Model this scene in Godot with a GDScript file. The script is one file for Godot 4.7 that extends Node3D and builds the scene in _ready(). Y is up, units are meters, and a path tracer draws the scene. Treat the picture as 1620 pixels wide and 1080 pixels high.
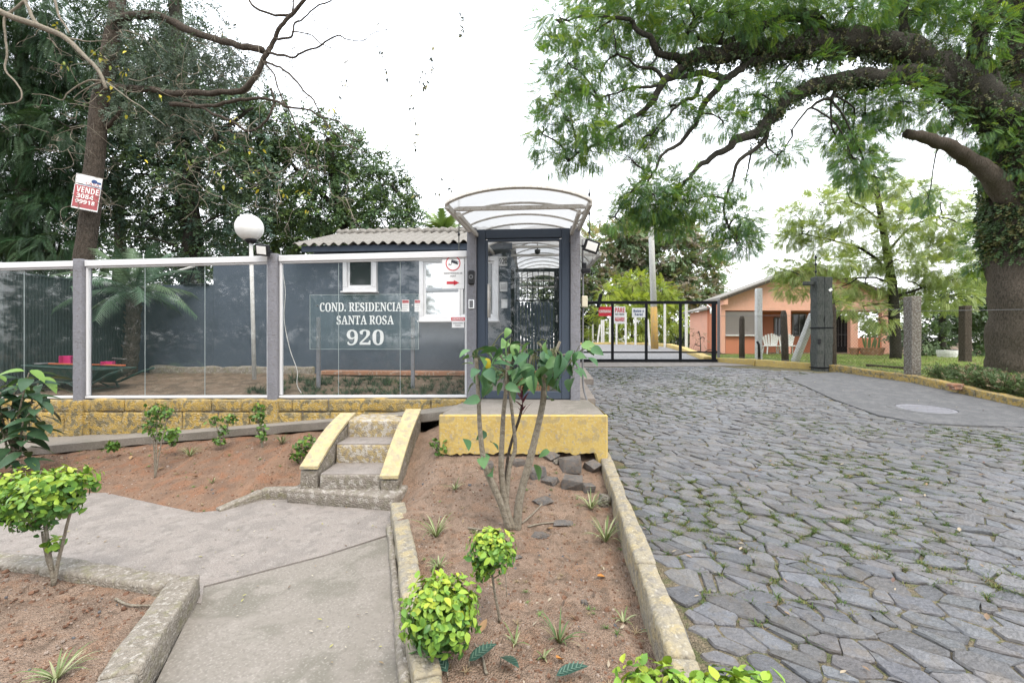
extends Node3D
# A condominium entrance: glass fence, guardhouse, covered walkway, cobbled drive, planted beds, trees.
# Metres, y up. The lens stands at (0, 1.6, 0) and looks along -z, level.

const FOCAL := 720.0
const EYE := 1.6
var site := Transform3D(Basis(Vector3.UP, deg_to_rad(-4.0)), Vector3(-0.593, 0, -6.1))  # the fence line: x along it, -z behind it
var M := {}
var used := {}
var rng := RandomNumberGenerator.new()
var wob := FastNoiseLite.new()


class MB:  # collects triangles (anticlockwise from outside) for one mesh
	var v := PackedVector3Array()
	var c := PackedColorArray()
	var t := Transform3D()
	var col := Color.WHITE
	var warp = null

	func tri(a: Vector3, b: Vector3, d: Vector3) -> void:
		if warp != null:
			a = warp.call(a)
			b = warp.call(b)
			d = warp.call(d)
		v.append(t * a)
		v.append(t * d)
		v.append(t * b)
		c.append(col)
		c.append(col)
		c.append(col)

	func quad(a: Vector3, b: Vector3, d: Vector3, e: Vector3) -> void:
		tri(a, b, d)
		tri(a, d, e)

	func face(pts: Array, inside: Vector3) -> void:
		var mid := Vector3.ZERO
		for p in pts:
			mid += p
		mid /= pts.size()
		var n: Vector3 = (pts[1] - pts[0]).cross(pts[2] - pts[0])
		if n.dot(mid - inside) < 0:
			pts.reverse()
		for i in range(1, pts.size() - 1):
			tri(pts[0], pts[i], pts[i + 1])

	func box(ctr: Vector3, size: Vector3, bev := 0.004, b := Basis()) -> void:
		var h := size * 0.5
		bev = minf(bev, minf(h.x, minf(h.y, h.z)) * 0.9)
		var p := func(s: Array, axis: int) -> Vector3:
			var q := Vector3.ZERO
			for i in 3:
				q[i] = s[i] * (h[i] if i == axis else h[i] - bev)
			return ctr + b * q
		for a in 3:
			var e := (a + 1) % 3
			var f := (a + 2) % 3
			for s in [-1, 1]:
				var ring := []
				for k in [[-1, -1], [1, -1], [1, 1], [-1, 1]]:
					var g := [0, 0, 0]
					g[a] = s
					g[e] = k[0]
					g[f] = k[1]
					ring.append(p.call(g, a))
				face(ring, ctr)
				for s2 in [-1, 1]:  # the edge between faces a and e
					var g0 := [0, 0, 0]
					g0[a] = s
					g0[e] = s2
					g0[f] = -1
					var g1 := g0.duplicate()
					g1[f] = 1
					face([p.call(g0, a), p.call(g1, a), p.call(g1, e), p.call(g0, e)], ctr)
		for x in [-1, 1]:
			for y in [-1, 1]:
				for z in [-1, 1]:
					face([p.call([x, y, z], 0), p.call([x, y, z], 1), p.call([x, y, z], 2)], ctr)

	func rough(ctr: Vector3, size: Vector3, bev: float, amp: float, noise: FastNoiseLite, seg := 0.1, b := Basis()) -> void:  # a worn block: rounded edges, uneven faces
		var h := size * 0.5
		bev = minf(bev, minf(h.x, minf(h.y, h.z)) * 0.9)
		var lists := []
		for i in 3:
			var l := [-h[i], -h[i] + bev]
			var n := int(ceil((2.0 * h[i] - 2.0 * bev) / seg))
			for k in range(1, n):
				l.append(lerpf(-h[i] + bev, h[i] - bev, float(k) / n))
			l.append(h[i] - bev)
			l.append(h[i])
			lists.append(l)
		var inner := h - Vector3.ONE * bev
		for a in 3:
			var e := (a + 1) % 3
			var f := (a + 2) % 3
			for s in [-1.0, 1.0]:
				var le: Array = lists[e]
				var lf: Array = lists[f]
				var grid := []
				for i in le.size():
					var row := PackedVector3Array()
					for j in lf.size():
						var q := Vector3.ZERO
						q[a] = s * h[a]
						q[e] = le[i]
						q[f] = lf[j]
						var k := q.clamp(-inner, inner)
						var dir := (q - k).normalized()
						var w := ctr + b * (k + dir * bev)
						row.append(w + b * dir * noise.get_noise_3dv(w * 100.0) * amp)
					grid.append(row)
				for i in le.size() - 1:
					for j in lf.size() - 1:
						if s > 0:
							quad(grid[i][j], grid[i + 1][j], grid[i + 1][j + 1], grid[i][j + 1])
						else:
							quad(grid[i][j], grid[i][j + 1], grid[i + 1][j + 1], grid[i + 1][j])

	func tube(pts: PackedVector3Array, radii: PackedFloat32Array, sides := 6, caps := true, lump := 0.0, noise: FastNoiseLite = null) -> void:
		var n := pts.size()
		if n < 2:
			return
		var fwd := (pts[1] - pts[0]).normalized()
		var side := fwd.cross(Vector3.UP if absf(fwd.y) < 0.9 else Vector3.RIGHT).normalized()
		var rings := []
		for i in n:
			var d := (pts[mini(i + 1, n - 1)] - pts[maxi(i - 1, 0)]).normalized()
			side = (side - d * side.dot(d)).normalized()
			var up := side.cross(d)
			var ring := PackedVector3Array()
			for k in sides:
				var an := TAU * k / sides
				var o := (side * cos(an) + up * sin(an)) * radii[i]
				if lump > 0.0:
					o *= 1.0 + lump * noise.get_noise_3dv((pts[i] + o) * 60.0)
				ring.append(pts[i] + o)
			rings.append(ring)
		for i in n - 1:
			for k in sides:
				var k2 := (k + 1) % sides
				quad(rings[i][k], rings[i + 1][k], rings[i + 1][k2], rings[i][k2])
		if caps:
			for k in sides:
				var k2 := (k + 1) % sides
				tri(pts[0], rings[0][k], rings[0][k2])
				tri(pts[n - 1], rings[n - 1][k2], rings[n - 1][k])

	func rod(a: Vector3, b: Vector3, r: float, sides := 6) -> void:
		tube(PackedVector3Array([a, b]), PackedFloat32Array([r, r]), sides)

	func lathe(profile: Array, base: Vector3, sides := 16) -> void:  # profile: Vector2(radius, height), from bottom to top along the outside
		for i in profile.size() - 1:
			for k in sides:
				var a0 := TAU * k / sides
				var a1 := TAU * (k + 1) / sides
				var p: Vector2 = profile[i]
				var q: Vector2 = profile[i + 1]
				var d0 := Vector3(cos(a0), 0, -sin(a0))
				var d1 := Vector3(cos(a1), 0, -sin(a1))
				var y0 := Vector3(0, p.y, 0) + base
				var y1 := Vector3(0, q.y, 0) + base
				if p.x > 0.0:
					tri(y0 + d0 * p.x, y0 + d1 * p.x, y1 + d1 * q.x)
				if q.x > 0.0:
					tri(y0 + d0 * p.x, y1 + d1 * q.x, y1 + d0 * q.x)

	func blob(ctr: Vector3, r: Vector3, noise: FastNoiseLite, amp := 0.25, n := 8) -> void:
		var g := func(i: int, j: int) -> Vector3:
			var a := PI * i / n
			var o := TAU * (j % (2 * n)) / (2 * n)
			var d := Vector3(sin(a) * cos(o), cos(a), -sin(a) * sin(o))
			return ctr + d * r * (1.0 + amp * noise.get_noise_3dv((ctr + d) * 50.0))
		for i in n:
			for j in 2 * n:
				if i < n - 1:
					tri(g.call(i, j), g.call(i + 1, j), g.call(i + 1, j + 1))
				if i > 0:
					tri(g.call(i, j), g.call(i + 1, j + 1), g.call(i, j + 1))

	func slab(poly: PackedVector2Array, top: Callable, thick: float, skirt := true) -> void:  # poly in (x, depth); top gives the height at (x, depth)
		if not Geometry2D.is_polygon_clockwise(poly):
			poly.reverse()
		var ix := Geometry2D.triangulate_polygon(poly)
		var p := func(q: Vector2, dy := 0.0) -> Vector3:
			return Vector3(q.x, top.call(q.x, q.y) - dy, -q.y)
		for i in range(0, ix.size(), 3):
			face([p.call(poly[ix[i]]), p.call(poly[ix[i + 1]]), p.call(poly[ix[i + 2]])], p.call(poly[ix[i]], 5.0))
		if skirt:
			var mid := Vector2.ZERO
			for q in poly:
				mid += q
			for i in poly.size():
				var a := poly[i]
				var b := poly[(i + 1) % poly.size()]
				quad(p.call(a), p.call(a, thick), p.call(b, thick), p.call(b))

	func mesh(smooth := false) -> ArrayMesh:
		if v.is_empty():
			return ArrayMesh.new()
		if smooth:
			var st := SurfaceTool.new()
			st.begin(Mesh.PRIMITIVE_TRIANGLES)
			st.set_smooth_group(0)
			for i in v.size():
				st.set_color(c[i])
				st.add_vertex(v[i])
			st.generate_normals()
			st.index()
			return st.commit()
		var n := PackedVector3Array()
		n.resize(v.size())
		for i in range(0, v.size(), 3):
			var m := (v[i + 2] - v[i]).cross(v[i + 1] - v[i]).normalized()
			n[i] = m
			n[i + 1] = m
			n[i + 2] = m
		var arr := []
		arr.resize(Mesh.ARRAY_MAX)
		arr[Mesh.ARRAY_VERTEX] = v
		arr[Mesh.ARRAY_NORMAL] = n
		arr[Mesh.ARRAY_COLOR] = c
		var am := ArrayMesh.new()
		am.add_surface_from_arrays(Mesh.PRIMITIVE_TRIANGLES, arr)
		return am


func numbered(called: String) -> String:
	used[called] = used.get(called, 0) + 1
	return called if used[called] == 1 else "%s_%03d" % [called, used[called] - 1]


func tag(o: Node3D, label: String, category: String, group := "", kind := "") -> void:
	o.set_meta("label", label)
	if category:
		o.set_meta("category", category)
	if group:
		o.set_meta("group", group)
	if kind:
		o.set_meta("kind", kind)


func thing(called: String, label: String, category: String, base := Vector3.ZERO, group := "") -> Node3D:
	var o := Node3D.new()
	o.name = numbered(called)
	o.position = base
	tag(o, label, category, group)
	add_child(o)
	return o


func part(parent: Node3D, called: String, mesh: Mesh, m: Material, kind := "", label := "") -> MeshInstance3D:  # mesh in world metres: the child undoes its thing's place
	var o := MeshInstance3D.new()
	o.name = called
	o.mesh = mesh
	o.material_override = m
	var up: Node = parent
	while up != self and up is Node3D:
		o.position -= up.position
		up = up.get_parent()
	if kind:
		o.set_meta("kind", kind)
	if label:
		o.set_meta("label", label)
	parent.add_child(o, true)
	return o


func piece(parent: Node3D, called: String, mesh: Mesh, m: Material, where: Transform3D) -> MeshInstance3D:  # a shared mesh placed in its parent's axes
	var o := MeshInstance3D.new()
	o.name = called
	o.mesh = mesh
	o.material_override = m
	o.transform = where
	parent.add_child(o, true)
	return o


func structure(called: String, mesh: Mesh, m: Material, label := "") -> MeshInstance3D:
	var o := MeshInstance3D.new()
	o.name = numbered(called)
	o.mesh = mesh
	o.material_override = m
	o.set_meta("kind", "structure")
	if label:
		o.set_meta("label", label)
	add_child(o)
	return o


func many(parent: Node3D, called: String, mesh: Mesh, m: Material, places: Array, colors: Array) -> MultiMeshInstance3D:  # uncountable small pieces as one part
	var mm := MultiMesh.new()
	mm.transform_format = MultiMesh.TRANSFORM_3D
	mm.use_colors = true
	mm.mesh = mesh
	mm.instance_count = places.size()
	var off := Vector3.ZERO
	var up: Node = parent
	while up != self and up is Node3D:
		off -= up.position
		up = up.get_parent()
	for i in places.size():
		var p: Transform3D = places[i]
		p.origin += off
		mm.set_instance_transform(i, p)
		mm.set_instance_color(i, colors[i])
	var o := MultiMeshInstance3D.new()
	o.name = called
	o.multimesh = mm
	o.material_override = m
	o.set_meta("kind", "stuff")
	parent.add_child(o, true)
	return o


func at(x: float, y: float, d: float) -> Vector3:  # a point d metres ahead, from its bearing and rise
	return Vector3((x - 810.0) / FOCAL * d, EYE + (540.0 - y) / FOCAL * d, -d)


func on_site(u: float, y: float, v: float) -> Vector3:
	return site * Vector3(u, y, -v)


func curve(ctrl: Array, per := 4, jit := 0.0) -> PackedVector3Array:  # Catmull-Rom through the points
	var out := PackedVector3Array()
	var n := ctrl.size()
	for i in n - 1:
		var a: Vector3 = ctrl[maxi(i - 1, 0)]
		var b: Vector3 = ctrl[i]
		var d: Vector3 = ctrl[i + 1]
		var e: Vector3 = ctrl[mini(i + 2, n - 1)]
		for k in per:
			var s := float(k) / per
			var p := b.cubic_interpolate(d, a, e, s)
			if jit > 0.0 and (i > 0 or k > 0):
				p += Vector3(wob.get_noise_3dv(p * 90.0), wob.get_noise_3dv(p * 90.0 + Vector3(70, 0, 0)), wob.get_noise_3dv(p * 90.0 + Vector3(0, 70, 0))) * jit
			out.append(p)
	out.append(ctrl[n - 1])
	return out


func taper(n: int, r0: float, r1: float, pw := 1.0) -> PackedFloat32Array:
	var out := PackedFloat32Array()
	for i in n:
		out.append(lerpf(r0, r1, pow(float(i) / maxi(n - 1, 1), pw)))
	return out


func spread(a: float, b: float) -> float:
	return rng.randf_range(a, b)


func ball() -> Vector3:
	var p := Vector3(2, 0, 0)
	while p.length_squared() > 1.0:
		p = Vector3(spread(-1, 1), spread(-1, 1), spread(-1, 1))
	return p


func facing(dir: Vector3, roll := 0.0) -> Basis:  # x axis along dir, y roughly up
	var x := dir.normalized()
	var up := Vector3.UP if absf(x.y) < 0.95 else Vector3.RIGHT
	var z := x.cross(up).normalized()
	var y := z.cross(x)
	return Basis(x, y, z).rotated(x, roll)


func road_y(d: float) -> float:
	if d < 15.0:
		return 0.062 * maxf(d, -12.0)
	return 0.93 + 0.031 * minf(d - 15.0, 15.0)


# ---------- materials ----------
func noise_img(sd: int, freq: float, octaves: int, size := 512, kind := FastNoiseLite.TYPE_SIMPLEX_SMOOTH) -> Image:
	var n := FastNoiseLite.new()
	n.noise_type = kind
	n.seed = sd
	n.frequency = freq
	n.fractal_type = FastNoiseLite.FRACTAL_FBM if octaves > 1 else FastNoiseLite.FRACTAL_NONE
	n.fractal_octaves = octaves
	if kind == FastNoiseLite.TYPE_CELLULAR:
		n.cellular_return_type = FastNoiseLite.RETURN_DISTANCE2_SUB
	var im := n.get_seamless_image(size, size)
	im.convert(Image.FORMAT_L8)
	return im


func paint(base: Color, layers: Array, size := 512) -> ImageTexture:  # base and layer colours are linear; layer: [seed, freq, octaves, lo, hi, colour, amount]
	var out := PackedByteArray()
	out.resize(size * size * 3)
	var b := base.linear_to_srgb() * 255.0
	var r := PackedFloat32Array()
	var g := PackedFloat32Array()
	var bl := PackedFloat32Array()
	r.resize(size * size)
	g.resize(size * size)
	bl.resize(size * size)
	r.fill(b.r)
	g.fill(b.g)
	bl.fill(b.b)
	for l in layers:
		var px: PackedByteArray = noise_img(l[0], l[1], l[2], size).get_data()
		var lut := PackedFloat32Array()
		for i in 256:
			lut.append(smoothstep(l[3], l[4], i / 255.0) * l[6])
		var k: Color = l[5].linear_to_srgb() * 255.0
		for i in size * size:
			var w := lut[px[i]]
			if w > 0.0:
				r[i] += (k.r - r[i]) * w
				g[i] += (k.g - g[i]) * w
				bl[i] += (k.b - bl[i]) * w
	for i in size * size:
		out[i * 3] = int(r[i])
		out[i * 3 + 1] = int(g[i])
		out[i * 3 + 2] = int(bl[i])
	return ImageTexture.create_from_image(Image.create_from_data(size, size, false, Image.FORMAT_RGB8, out))


func mat(tex: Variant, scale := 1.0, rough := 0.85, bump: Texture2D = null, cm := 0.0, spec := 0.4) -> StandardMaterial3D:
	var m := StandardMaterial3D.new()
	if tex is Color:
		m.albedo_color = tex.linear_to_srgb()
	elif tex != null:
		m.albedo_texture = tex
	m.roughness = rough
	m.metallic_specular = spec
	m.uv1_triplanar = true
	m.uv1_world_triplanar = true
	m.uv1_scale = Vector3.ONE * scale
	if bump:
		m.heightmap_enabled = true
		m.heightmap_texture = bump
		m.heightmap_scale = cm
	return m


func tinted(m: StandardMaterial3D) -> StandardMaterial3D:
	m.vertex_color_use_as_albedo = true
	return m


func leafy(c: Color, rough := 0.55, back := 0.5) -> StandardMaterial3D:
	var m := StandardMaterial3D.new()
	m.albedo_color = c.linear_to_srgb()
	m.vertex_color_use_as_albedo = true
	m.roughness = rough
	m.metallic_specular = 0.35
	m.backlight_enabled = true
	m.backlight = Color(back, back, back * 0.6)
	m.cull_mode = BaseMaterial3D.CULL_DISABLED
	return m


func make_materials() -> void:
	var fine := ImageTexture.create_from_image(noise_img(11, 0.06, 4))
	var coarse := ImageTexture.create_from_image(noise_img(12, 0.012, 5))
	var grit := ImageTexture.create_from_image(noise_img(13, 0.16, 3))
	M.fine = fine
	M.coarse = coarse
	M.grit = grit
	var concrete := paint(Color(0.235, 0.207, 0.187), [[1, 0.006, 5, 0.45, 0.75, Color(0.18, 0.16, 0.145), 0.65], [2, 0.015, 4, 0.5, 0.8, Color(0.285, 0.255, 0.232), 0.6], [3, 0.11, 3, 0.52, 0.75, Color(0.16, 0.145, 0.13), 0.5], [4, 0.2, 2, 0.6, 0.85, Color(0.42, 0.4, 0.37), 0.6], [9, 0.02, 3, 0.66, 0.8, Color(0.15, 0.135, 0.12), 0.45]])
	M.concrete = mat(concrete, 0.8, 0.9, grit, 0.2)
	var mossy := paint(Color(0.215, 0.193, 0.168), [[5, 0.006, 5, 0.45, 0.72, Color(0.145, 0.135, 0.11), 0.7], [6, 0.012, 4, 0.52, 0.8, Color(0.255, 0.23, 0.203), 0.7], [7, 0.1, 3, 0.5, 0.78, Color(0.15, 0.135, 0.115), 0.45], [8, 0.18, 2, 0.62, 0.85, Color(0.38, 0.35, 0.32), 0.5]])
	M.path_old = mat(mossy, 0.55, 0.92, grit, 0.2)
	var curbtex := paint(Color(0.25, 0.22, 0.185), [[15, 0.012, 5, 0.4, 0.75, Color(0.17, 0.15, 0.12), 0.7], [16, 0.03, 5, 0.6, 0.72, Color(0.46, 0.43, 0.39), 0.7], [17, 0.01, 5, 0.55, 0.8, Color(0.19, 0.18, 0.09), 0.5], [18, 0.12, 3, 0.5, 0.8, Color(0.13, 0.11, 0.09), 0.45]])
	M.curb = mat(curbtex, 1.6, 0.9, fine, 1.2)
	var faded := paint(Color(0.3, 0.262, 0.19), [[21, 0.014, 5, 0.4, 0.72, Color(0.235, 0.215, 0.185), 0.85], [22, 0.008, 5, 0.5, 0.75, Color(0.37, 0.3, 0.165), 0.75], [23, 0.05, 5, 0.55, 0.8, Color(0.19, 0.17, 0.145), 0.55], [24, 0.04, 5, 0.68, 0.76, Color(0.5, 0.47, 0.4), 0.5], [25, 0.02, 5, 0.6, 0.72, Color(0.15, 0.135, 0.115), 0.5]])
	M.curb_yellow = mat(faded, 1.3, 0.9, fine, 0.9)
	var yellow := paint(Color(0.5, 0.365, 0.12), [[31, 0.008, 5, 0.4, 0.75, Color(0.44, 0.31, 0.1), 0.7], [32, 0.05, 5, 0.58, 0.75, Color(0.5, 0.42, 0.24), 0.6], [33, 0.03, 5, 0.68, 0.75, Color(0.34, 0.3, 0.24), 0.8], [34, 0.15, 3, 0.55, 0.8, Color(0.38, 0.27, 0.09), 0.3], [39, 0.012, 5, 0.62, 0.72, Color(0.3, 0.25, 0.16), 0.5]])
	M.yellow = mat(yellow, 0.9, 0.85, fine, 0.25)
	var cap := paint(Color(0.45, 0.375, 0.21), [[35, 0.012, 5, 0.4, 0.7, Color(0.4, 0.32, 0.165), 0.7], [36, 0.06, 4, 0.6, 0.75, Color(0.48, 0.43, 0.32), 0.6], [37, 0.018, 5, 0.54, 0.66, Color(0.27, 0.245, 0.2), 0.7], [38, 0.16, 3, 0.55, 0.8, Color(0.32, 0.26, 0.14), 0.3]])
	M.cap_yellow = mat(cap, 1.1, 0.88, fine, 0.3)
	var block := paint(Color(0.44, 0.3, 0.085), [[41, 0.007, 5, 0.42, 0.62, Color(0.29, 0.225, 0.11), 0.85], [42, 0.011, 5, 0.54, 0.68, Color(0.14, 0.13, 0.095), 0.85], [43, 0.03, 5, 0.66, 0.73, Color(0.42, 0.38, 0.32), 0.7], [44, 0.1, 3, 0.5, 0.8, Color(0.29, 0.2, 0.07), 0.35]])
	M.block = mat(block, 1.2, 0.92, fine, 2.0)
	var chipped := paint(Color(0.42, 0.33, 0.17), [[51, 0.012, 5, 0.5, 0.56, Color(0.52, 0.49, 0.46), 0.85], [52, 0.016, 5, 0.57, 0.64, Color(0.27, 0.235, 0.195), 0.75], [53, 0.1, 3, 0.5, 0.8, Color(0.26, 0.21, 0.15), 0.35]])
	M.chipped = mat(chipped, 1.7, 0.92, fine, 1.5)
	var greychip := paint(Color(0.24, 0.21, 0.18), [[54, 0.014, 5, 0.58, 0.64, Color(0.48, 0.45, 0.41), 0.75], [55, 0.015, 5, 0.5, 0.75, Color(0.18, 0.165, 0.115), 0.6], [56, 0.1, 3, 0.5, 0.8, Color(0.15, 0.135, 0.115), 0.4]])
	M.greychip = mat(greychip, 1.5, 0.92, fine, 1.5)
	var soil := paint(Color(0.28, 0.2, 0.148), [[61, 0.006, 5, 0.4, 0.7, Color(0.2, 0.142, 0.105), 0.8], [62, 0.007, 5, 0.55, 0.75, Color(0.28, 0.165, 0.105), 0.6], [63, 0.09, 4, 0.5, 0.75, Color(0.16, 0.112, 0.085), 0.55], [64, 0.2, 2, 0.62, 0.8, Color(0.42, 0.34, 0.28), 0.65], [60, 0.025, 5, 0.58, 0.75, Color(0.135, 0.1, 0.075), 0.6]])
	var red_soil := paint(Color(0.25, 0.16, 0.11), [[161, 0.006, 5, 0.4, 0.7, Color(0.185, 0.122, 0.088), 0.8], [162, 0.007, 5, 0.5, 0.72, Color(0.29, 0.14, 0.08), 0.75], [163, 0.09, 4, 0.5, 0.75, Color(0.14, 0.095, 0.07), 0.55], [164, 0.2, 2, 0.64, 0.8, Color(0.38, 0.29, 0.23), 0.55]])
	M.red_soil = mat(red_soil, 0.9, 0.95, grit, 2.5, 0.2)
	M.soil = mat(soil, 0.9, 0.95, grit, 2.5, 0.2)
	var dirt := paint(Color(0.2, 0.145, 0.105), [[65, 0.01, 5, 0.42, 0.62, Color(0.13, 0.1, 0.075), 0.8], [66, 0.012, 5, 0.52, 0.72, Color(0.26, 0.2, 0.15), 0.8], [67, 0.09, 4, 0.5, 0.72, Color(0.08, 0.06, 0.045), 0.5]])
	M.dirt = mat(dirt, 0.6, 0.95, grit, 2.0, 0.2)
	var joint := paint(Color(0.17, 0.145, 0.1), [[71, 0.015, 4, 0.42, 0.62, Color(0.1, 0.125, 0.05), 0.7], [72, 0.03, 4, 0.52, 0.72, Color(0.24, 0.19, 0.135), 0.8], [73, 0.12, 3, 0.5, 0.72, Color(0.08, 0.07, 0.05), 0.5]])
	M.joint = mat(joint, 0.9, 0.95, grit, 2.0, 0.2)
	var stone := paint(Color(0.8, 0.8, 0.82), [[74, 0.012, 5, 0.45, 0.7, Color(0.6, 0.6, 0.61), 0.7], [75, 0.03, 4, 0.55, 0.8, Color(1, 0.97, 0.94), 0.7], [76, 0.14, 3, 0.5, 0.75, Color(0.55, 0.55, 0.56), 0.5], [77, 0.01, 4, 0.6, 0.75, Color(0.78, 0.68, 0.56), 0.5]])
	M.stone = tinted(mat(stone, 1.1, 0.46, fine, 0.7, 0.5))
	var paver := paint(Color(0.105, 0.105, 0.11), [[78, 0.006, 5, 0.42, 0.7, Color(0.15, 0.148, 0.15), 0.75], [119, 0.02, 5, 0.55, 0.75, Color(0.075, 0.075, 0.078), 0.7], [79, 0.1, 3, 0.5, 0.75, Color(0.07, 0.07, 0.07), 0.5], [120, 0.2, 2, 0.66, 0.8, Color(0.24, 0.23, 0.22), 0.5]])
	M.asphalt = mat(paver, 0.7, 0.8, grit, 0.6)
	M.far_cobble = mat(paint(Color(0.21, 0.205, 0.21), [[80, 0.03, 2, 0.5, 0.62, Color(0.13, 0.13, 0.13), 0.7], [81, 0.06, 3, 0.5, 0.8, Color(0.27, 0.26, 0.26), 0.6]]), 0.5, 0.75, ImageTexture.create_from_image(noise_img(82, 0.03, 1, 512, FastNoiseLite.TYPE_CELLULAR)), 6.0)
	M.slate = mat(paint(Color(0.07, 0.088, 0.115), [[83, 0.008, 4, 0.45, 0.75, Color(0.056, 0.072, 0.095), 0.7], [84, 0.02, 4, 0.6, 0.8, Color(0.088, 0.107, 0.132), 0.5], [85, 0.15, 2, 0.5, 0.8, Color(0.058, 0.072, 0.093), 0.4]]), 0.6, 0.75, grit, 0.5)
	M.steel_sheet = mat(paint(Color(0.038, 0.052, 0.054), [[86, 0.008, 4, 0.45, 0.75, Color(0.03, 0.041, 0.043), 0.7], [87, 0.03, 4, 0.6, 0.8, Color(0.052, 0.068, 0.068), 0.5]]), 0.5, 0.75, null, 0.0, 0.25)
	M.post_grey = mat(paint(Color(0.2, 0.2, 0.22), [[88, 0.008, 5, 0.45, 0.75, Color(0.18, 0.18, 0.195), 0.7], [89, 0.05, 5, 0.64, 0.76, Color(0.25, 0.245, 0.25), 0.5], [90, 0.03, 5, 0.68, 0.76, Color(0.14, 0.13, 0.13), 0.5]]), 1.0, 0.85, fine, 0.6)
	M.frame_slate = mat(Color(0.06, 0.075, 0.1), 1.0, 0.7, null, 0.0, 0.25)
	M.alu_white = mat(Color(0.62, 0.62, 0.63), 1.0, 0.4)
	M.white_paint = mat(paint(Color(0.6, 0.6, 0.58), [[91, 0.02, 4, 0.5, 0.75, Color(0.45, 0.44, 0.41), 0.7], [92, 0.06, 3, 0.6, 0.8, Color(0.33, 0.31, 0.28), 0.5]]), 1.0, 0.8, fine, 0.4)
	M.white_steel = mat(paint(Color(0.52, 0.5, 0.47), [[93, 0.02, 4, 0.5, 0.75, Color(0.4, 0.37, 0.33), 0.7], [94, 0.05, 3, 0.64, 0.8, Color(0.22, 0.15, 0.1), 0.5]]), 1.2, 0.6)
	M.black_steel = mat(Color(0.012, 0.013, 0.016), 1.0, 0.6, null, 0.0, 0.25)
	M.black_plastic = mat(Color(0.015, 0.015, 0.017), 1.0, 0.4)
	M.grey_plastic = mat(Color(0.16, 0.16, 0.165), 1.0, 0.5)
	M.chrome = mat(Color(0.6, 0.6, 0.6), 1.0, 0.25)
	M.chrome.metallic = 0.9
	M.cream = mat(Color(0.6, 0.55, 0.42), 1.0, 0.6)
	M.sign_white = mat(Color(0.78, 0.78, 0.78), 1.0, 0.5)
	M.print_white = mat(Color(0.82, 0.82, 0.8), 1.0, 0.6)
	M.print_red = mat(Color(0.56, 0.03, 0.05), 1.0, 0.5)
	M.print_faded_red = mat(Color(0.42, 0.1, 0.11), 1.0, 0.6)
	M.print_dark = mat(Color(0.03, 0.03, 0.04), 1.0, 0.6)
	M.print_blue = mat(Color(0.03, 0.07, 0.2), 1.0, 0.6)
	M.print_grey = mat(Color(0.3, 0.3, 0.32), 1.0, 0.6)
	M.etch_white = mat(Color(0.72, 0.74, 0.74), 1.0, 0.7)
	var glass := StandardMaterial3D.new()
	glass.albedo_color = Color(0.5, 0.6, 0.58, 0.025)
	glass.transparency = BaseMaterial3D.TRANSPARENCY_ALPHA
	glass.roughness = 0.03
	glass.metallic_specular = 0.42
	M.glass = glass
	var tint := glass.duplicate()
	tint.albedo_color = Color(0.6, 0.75, 0.76, 0.05)
	M.glass_sign = tint
	var seam := mat(Color(0.32, 0.37, 0.37), 1.0, 0.4)
	M.seam = seam
	var mirror := mat(Color(0.8, 0.82, 0.83), 1.0, 0.04)
	mirror.metallic = 1.0
	M.mirror = mirror
	M.dark_glass = mat(Color(0.02, 0.023, 0.025), 1.0, 0.06, null, 0.0, 0.5)
	var poly := StandardMaterial3D.new()
	poly.albedo_color = Color(0.54, 0.54, 0.525, 0.88)
	poly.transparency = BaseMaterial3D.TRANSPARENCY_ALPHA
	poly.roughness = 0.35
	poly.backlight_enabled = true
	poly.backlight = Color(0.7, 0.7, 0.7)
	poly.cull_mode = BaseMaterial3D.CULL_DISABLED
	M.poly = poly
	M.fibre = mat(paint(Color(0.24, 0.225, 0.205), [[95, 0.012, 5, 0.45, 0.7, Color(0.2, 0.185, 0.165), 0.7], [96, 0.03, 4, 0.58, 0.72, Color(0.12, 0.11, 0.095), 0.6], [97, 0.1, 3, 0.55, 0.75, Color(0.38, 0.36, 0.33), 0.5]]), 0.8, 0.92, fine, 0.8)
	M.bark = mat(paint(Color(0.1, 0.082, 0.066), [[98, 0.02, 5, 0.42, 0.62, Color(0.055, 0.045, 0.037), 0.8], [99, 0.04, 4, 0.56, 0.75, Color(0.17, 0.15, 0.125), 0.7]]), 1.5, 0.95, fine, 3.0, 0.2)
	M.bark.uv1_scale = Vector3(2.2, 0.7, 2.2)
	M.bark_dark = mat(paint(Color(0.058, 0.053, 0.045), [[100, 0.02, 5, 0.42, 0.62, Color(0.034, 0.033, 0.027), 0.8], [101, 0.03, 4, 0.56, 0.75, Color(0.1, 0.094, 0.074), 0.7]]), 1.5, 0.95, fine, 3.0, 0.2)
	M.bark_pale = mat(paint(Color(0.27, 0.235, 0.185), [[102, 0.03, 5, 0.42, 0.62, Color(0.17, 0.145, 0.11), 0.8], [103, 0.06, 4, 0.56, 0.75, Color(0.36, 0.34, 0.29), 0.7]], 256), 3.0, 0.9, fine, 1.0, 0.2)
	M.timber = mat(paint(Color(0.1, 0.105, 0.1), [[104, 0.02, 5, 0.42, 0.62, Color(0.06, 0.07, 0.062), 0.8], [105, 0.05, 4, 0.56, 0.75, Color(0.15, 0.15, 0.14), 0.7]]), 1.2, 0.95, fine, 1.6, 0.2)
	M.timber.uv1_scale = Vector3(2.5, 0.4, 2.5)
	M.lichen = mat(paint(Color(0.15, 0.13, 0.11), [[106, 0.05, 5, 0.45, 0.65, Color(0.34, 0.34, 0.3), 0.7], [107, 0.08, 4, 0.56, 0.75, Color(0.08, 0.07, 0.06), 0.7]], 256), 1.5, 0.95, fine, 1.6, 0.2)
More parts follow.
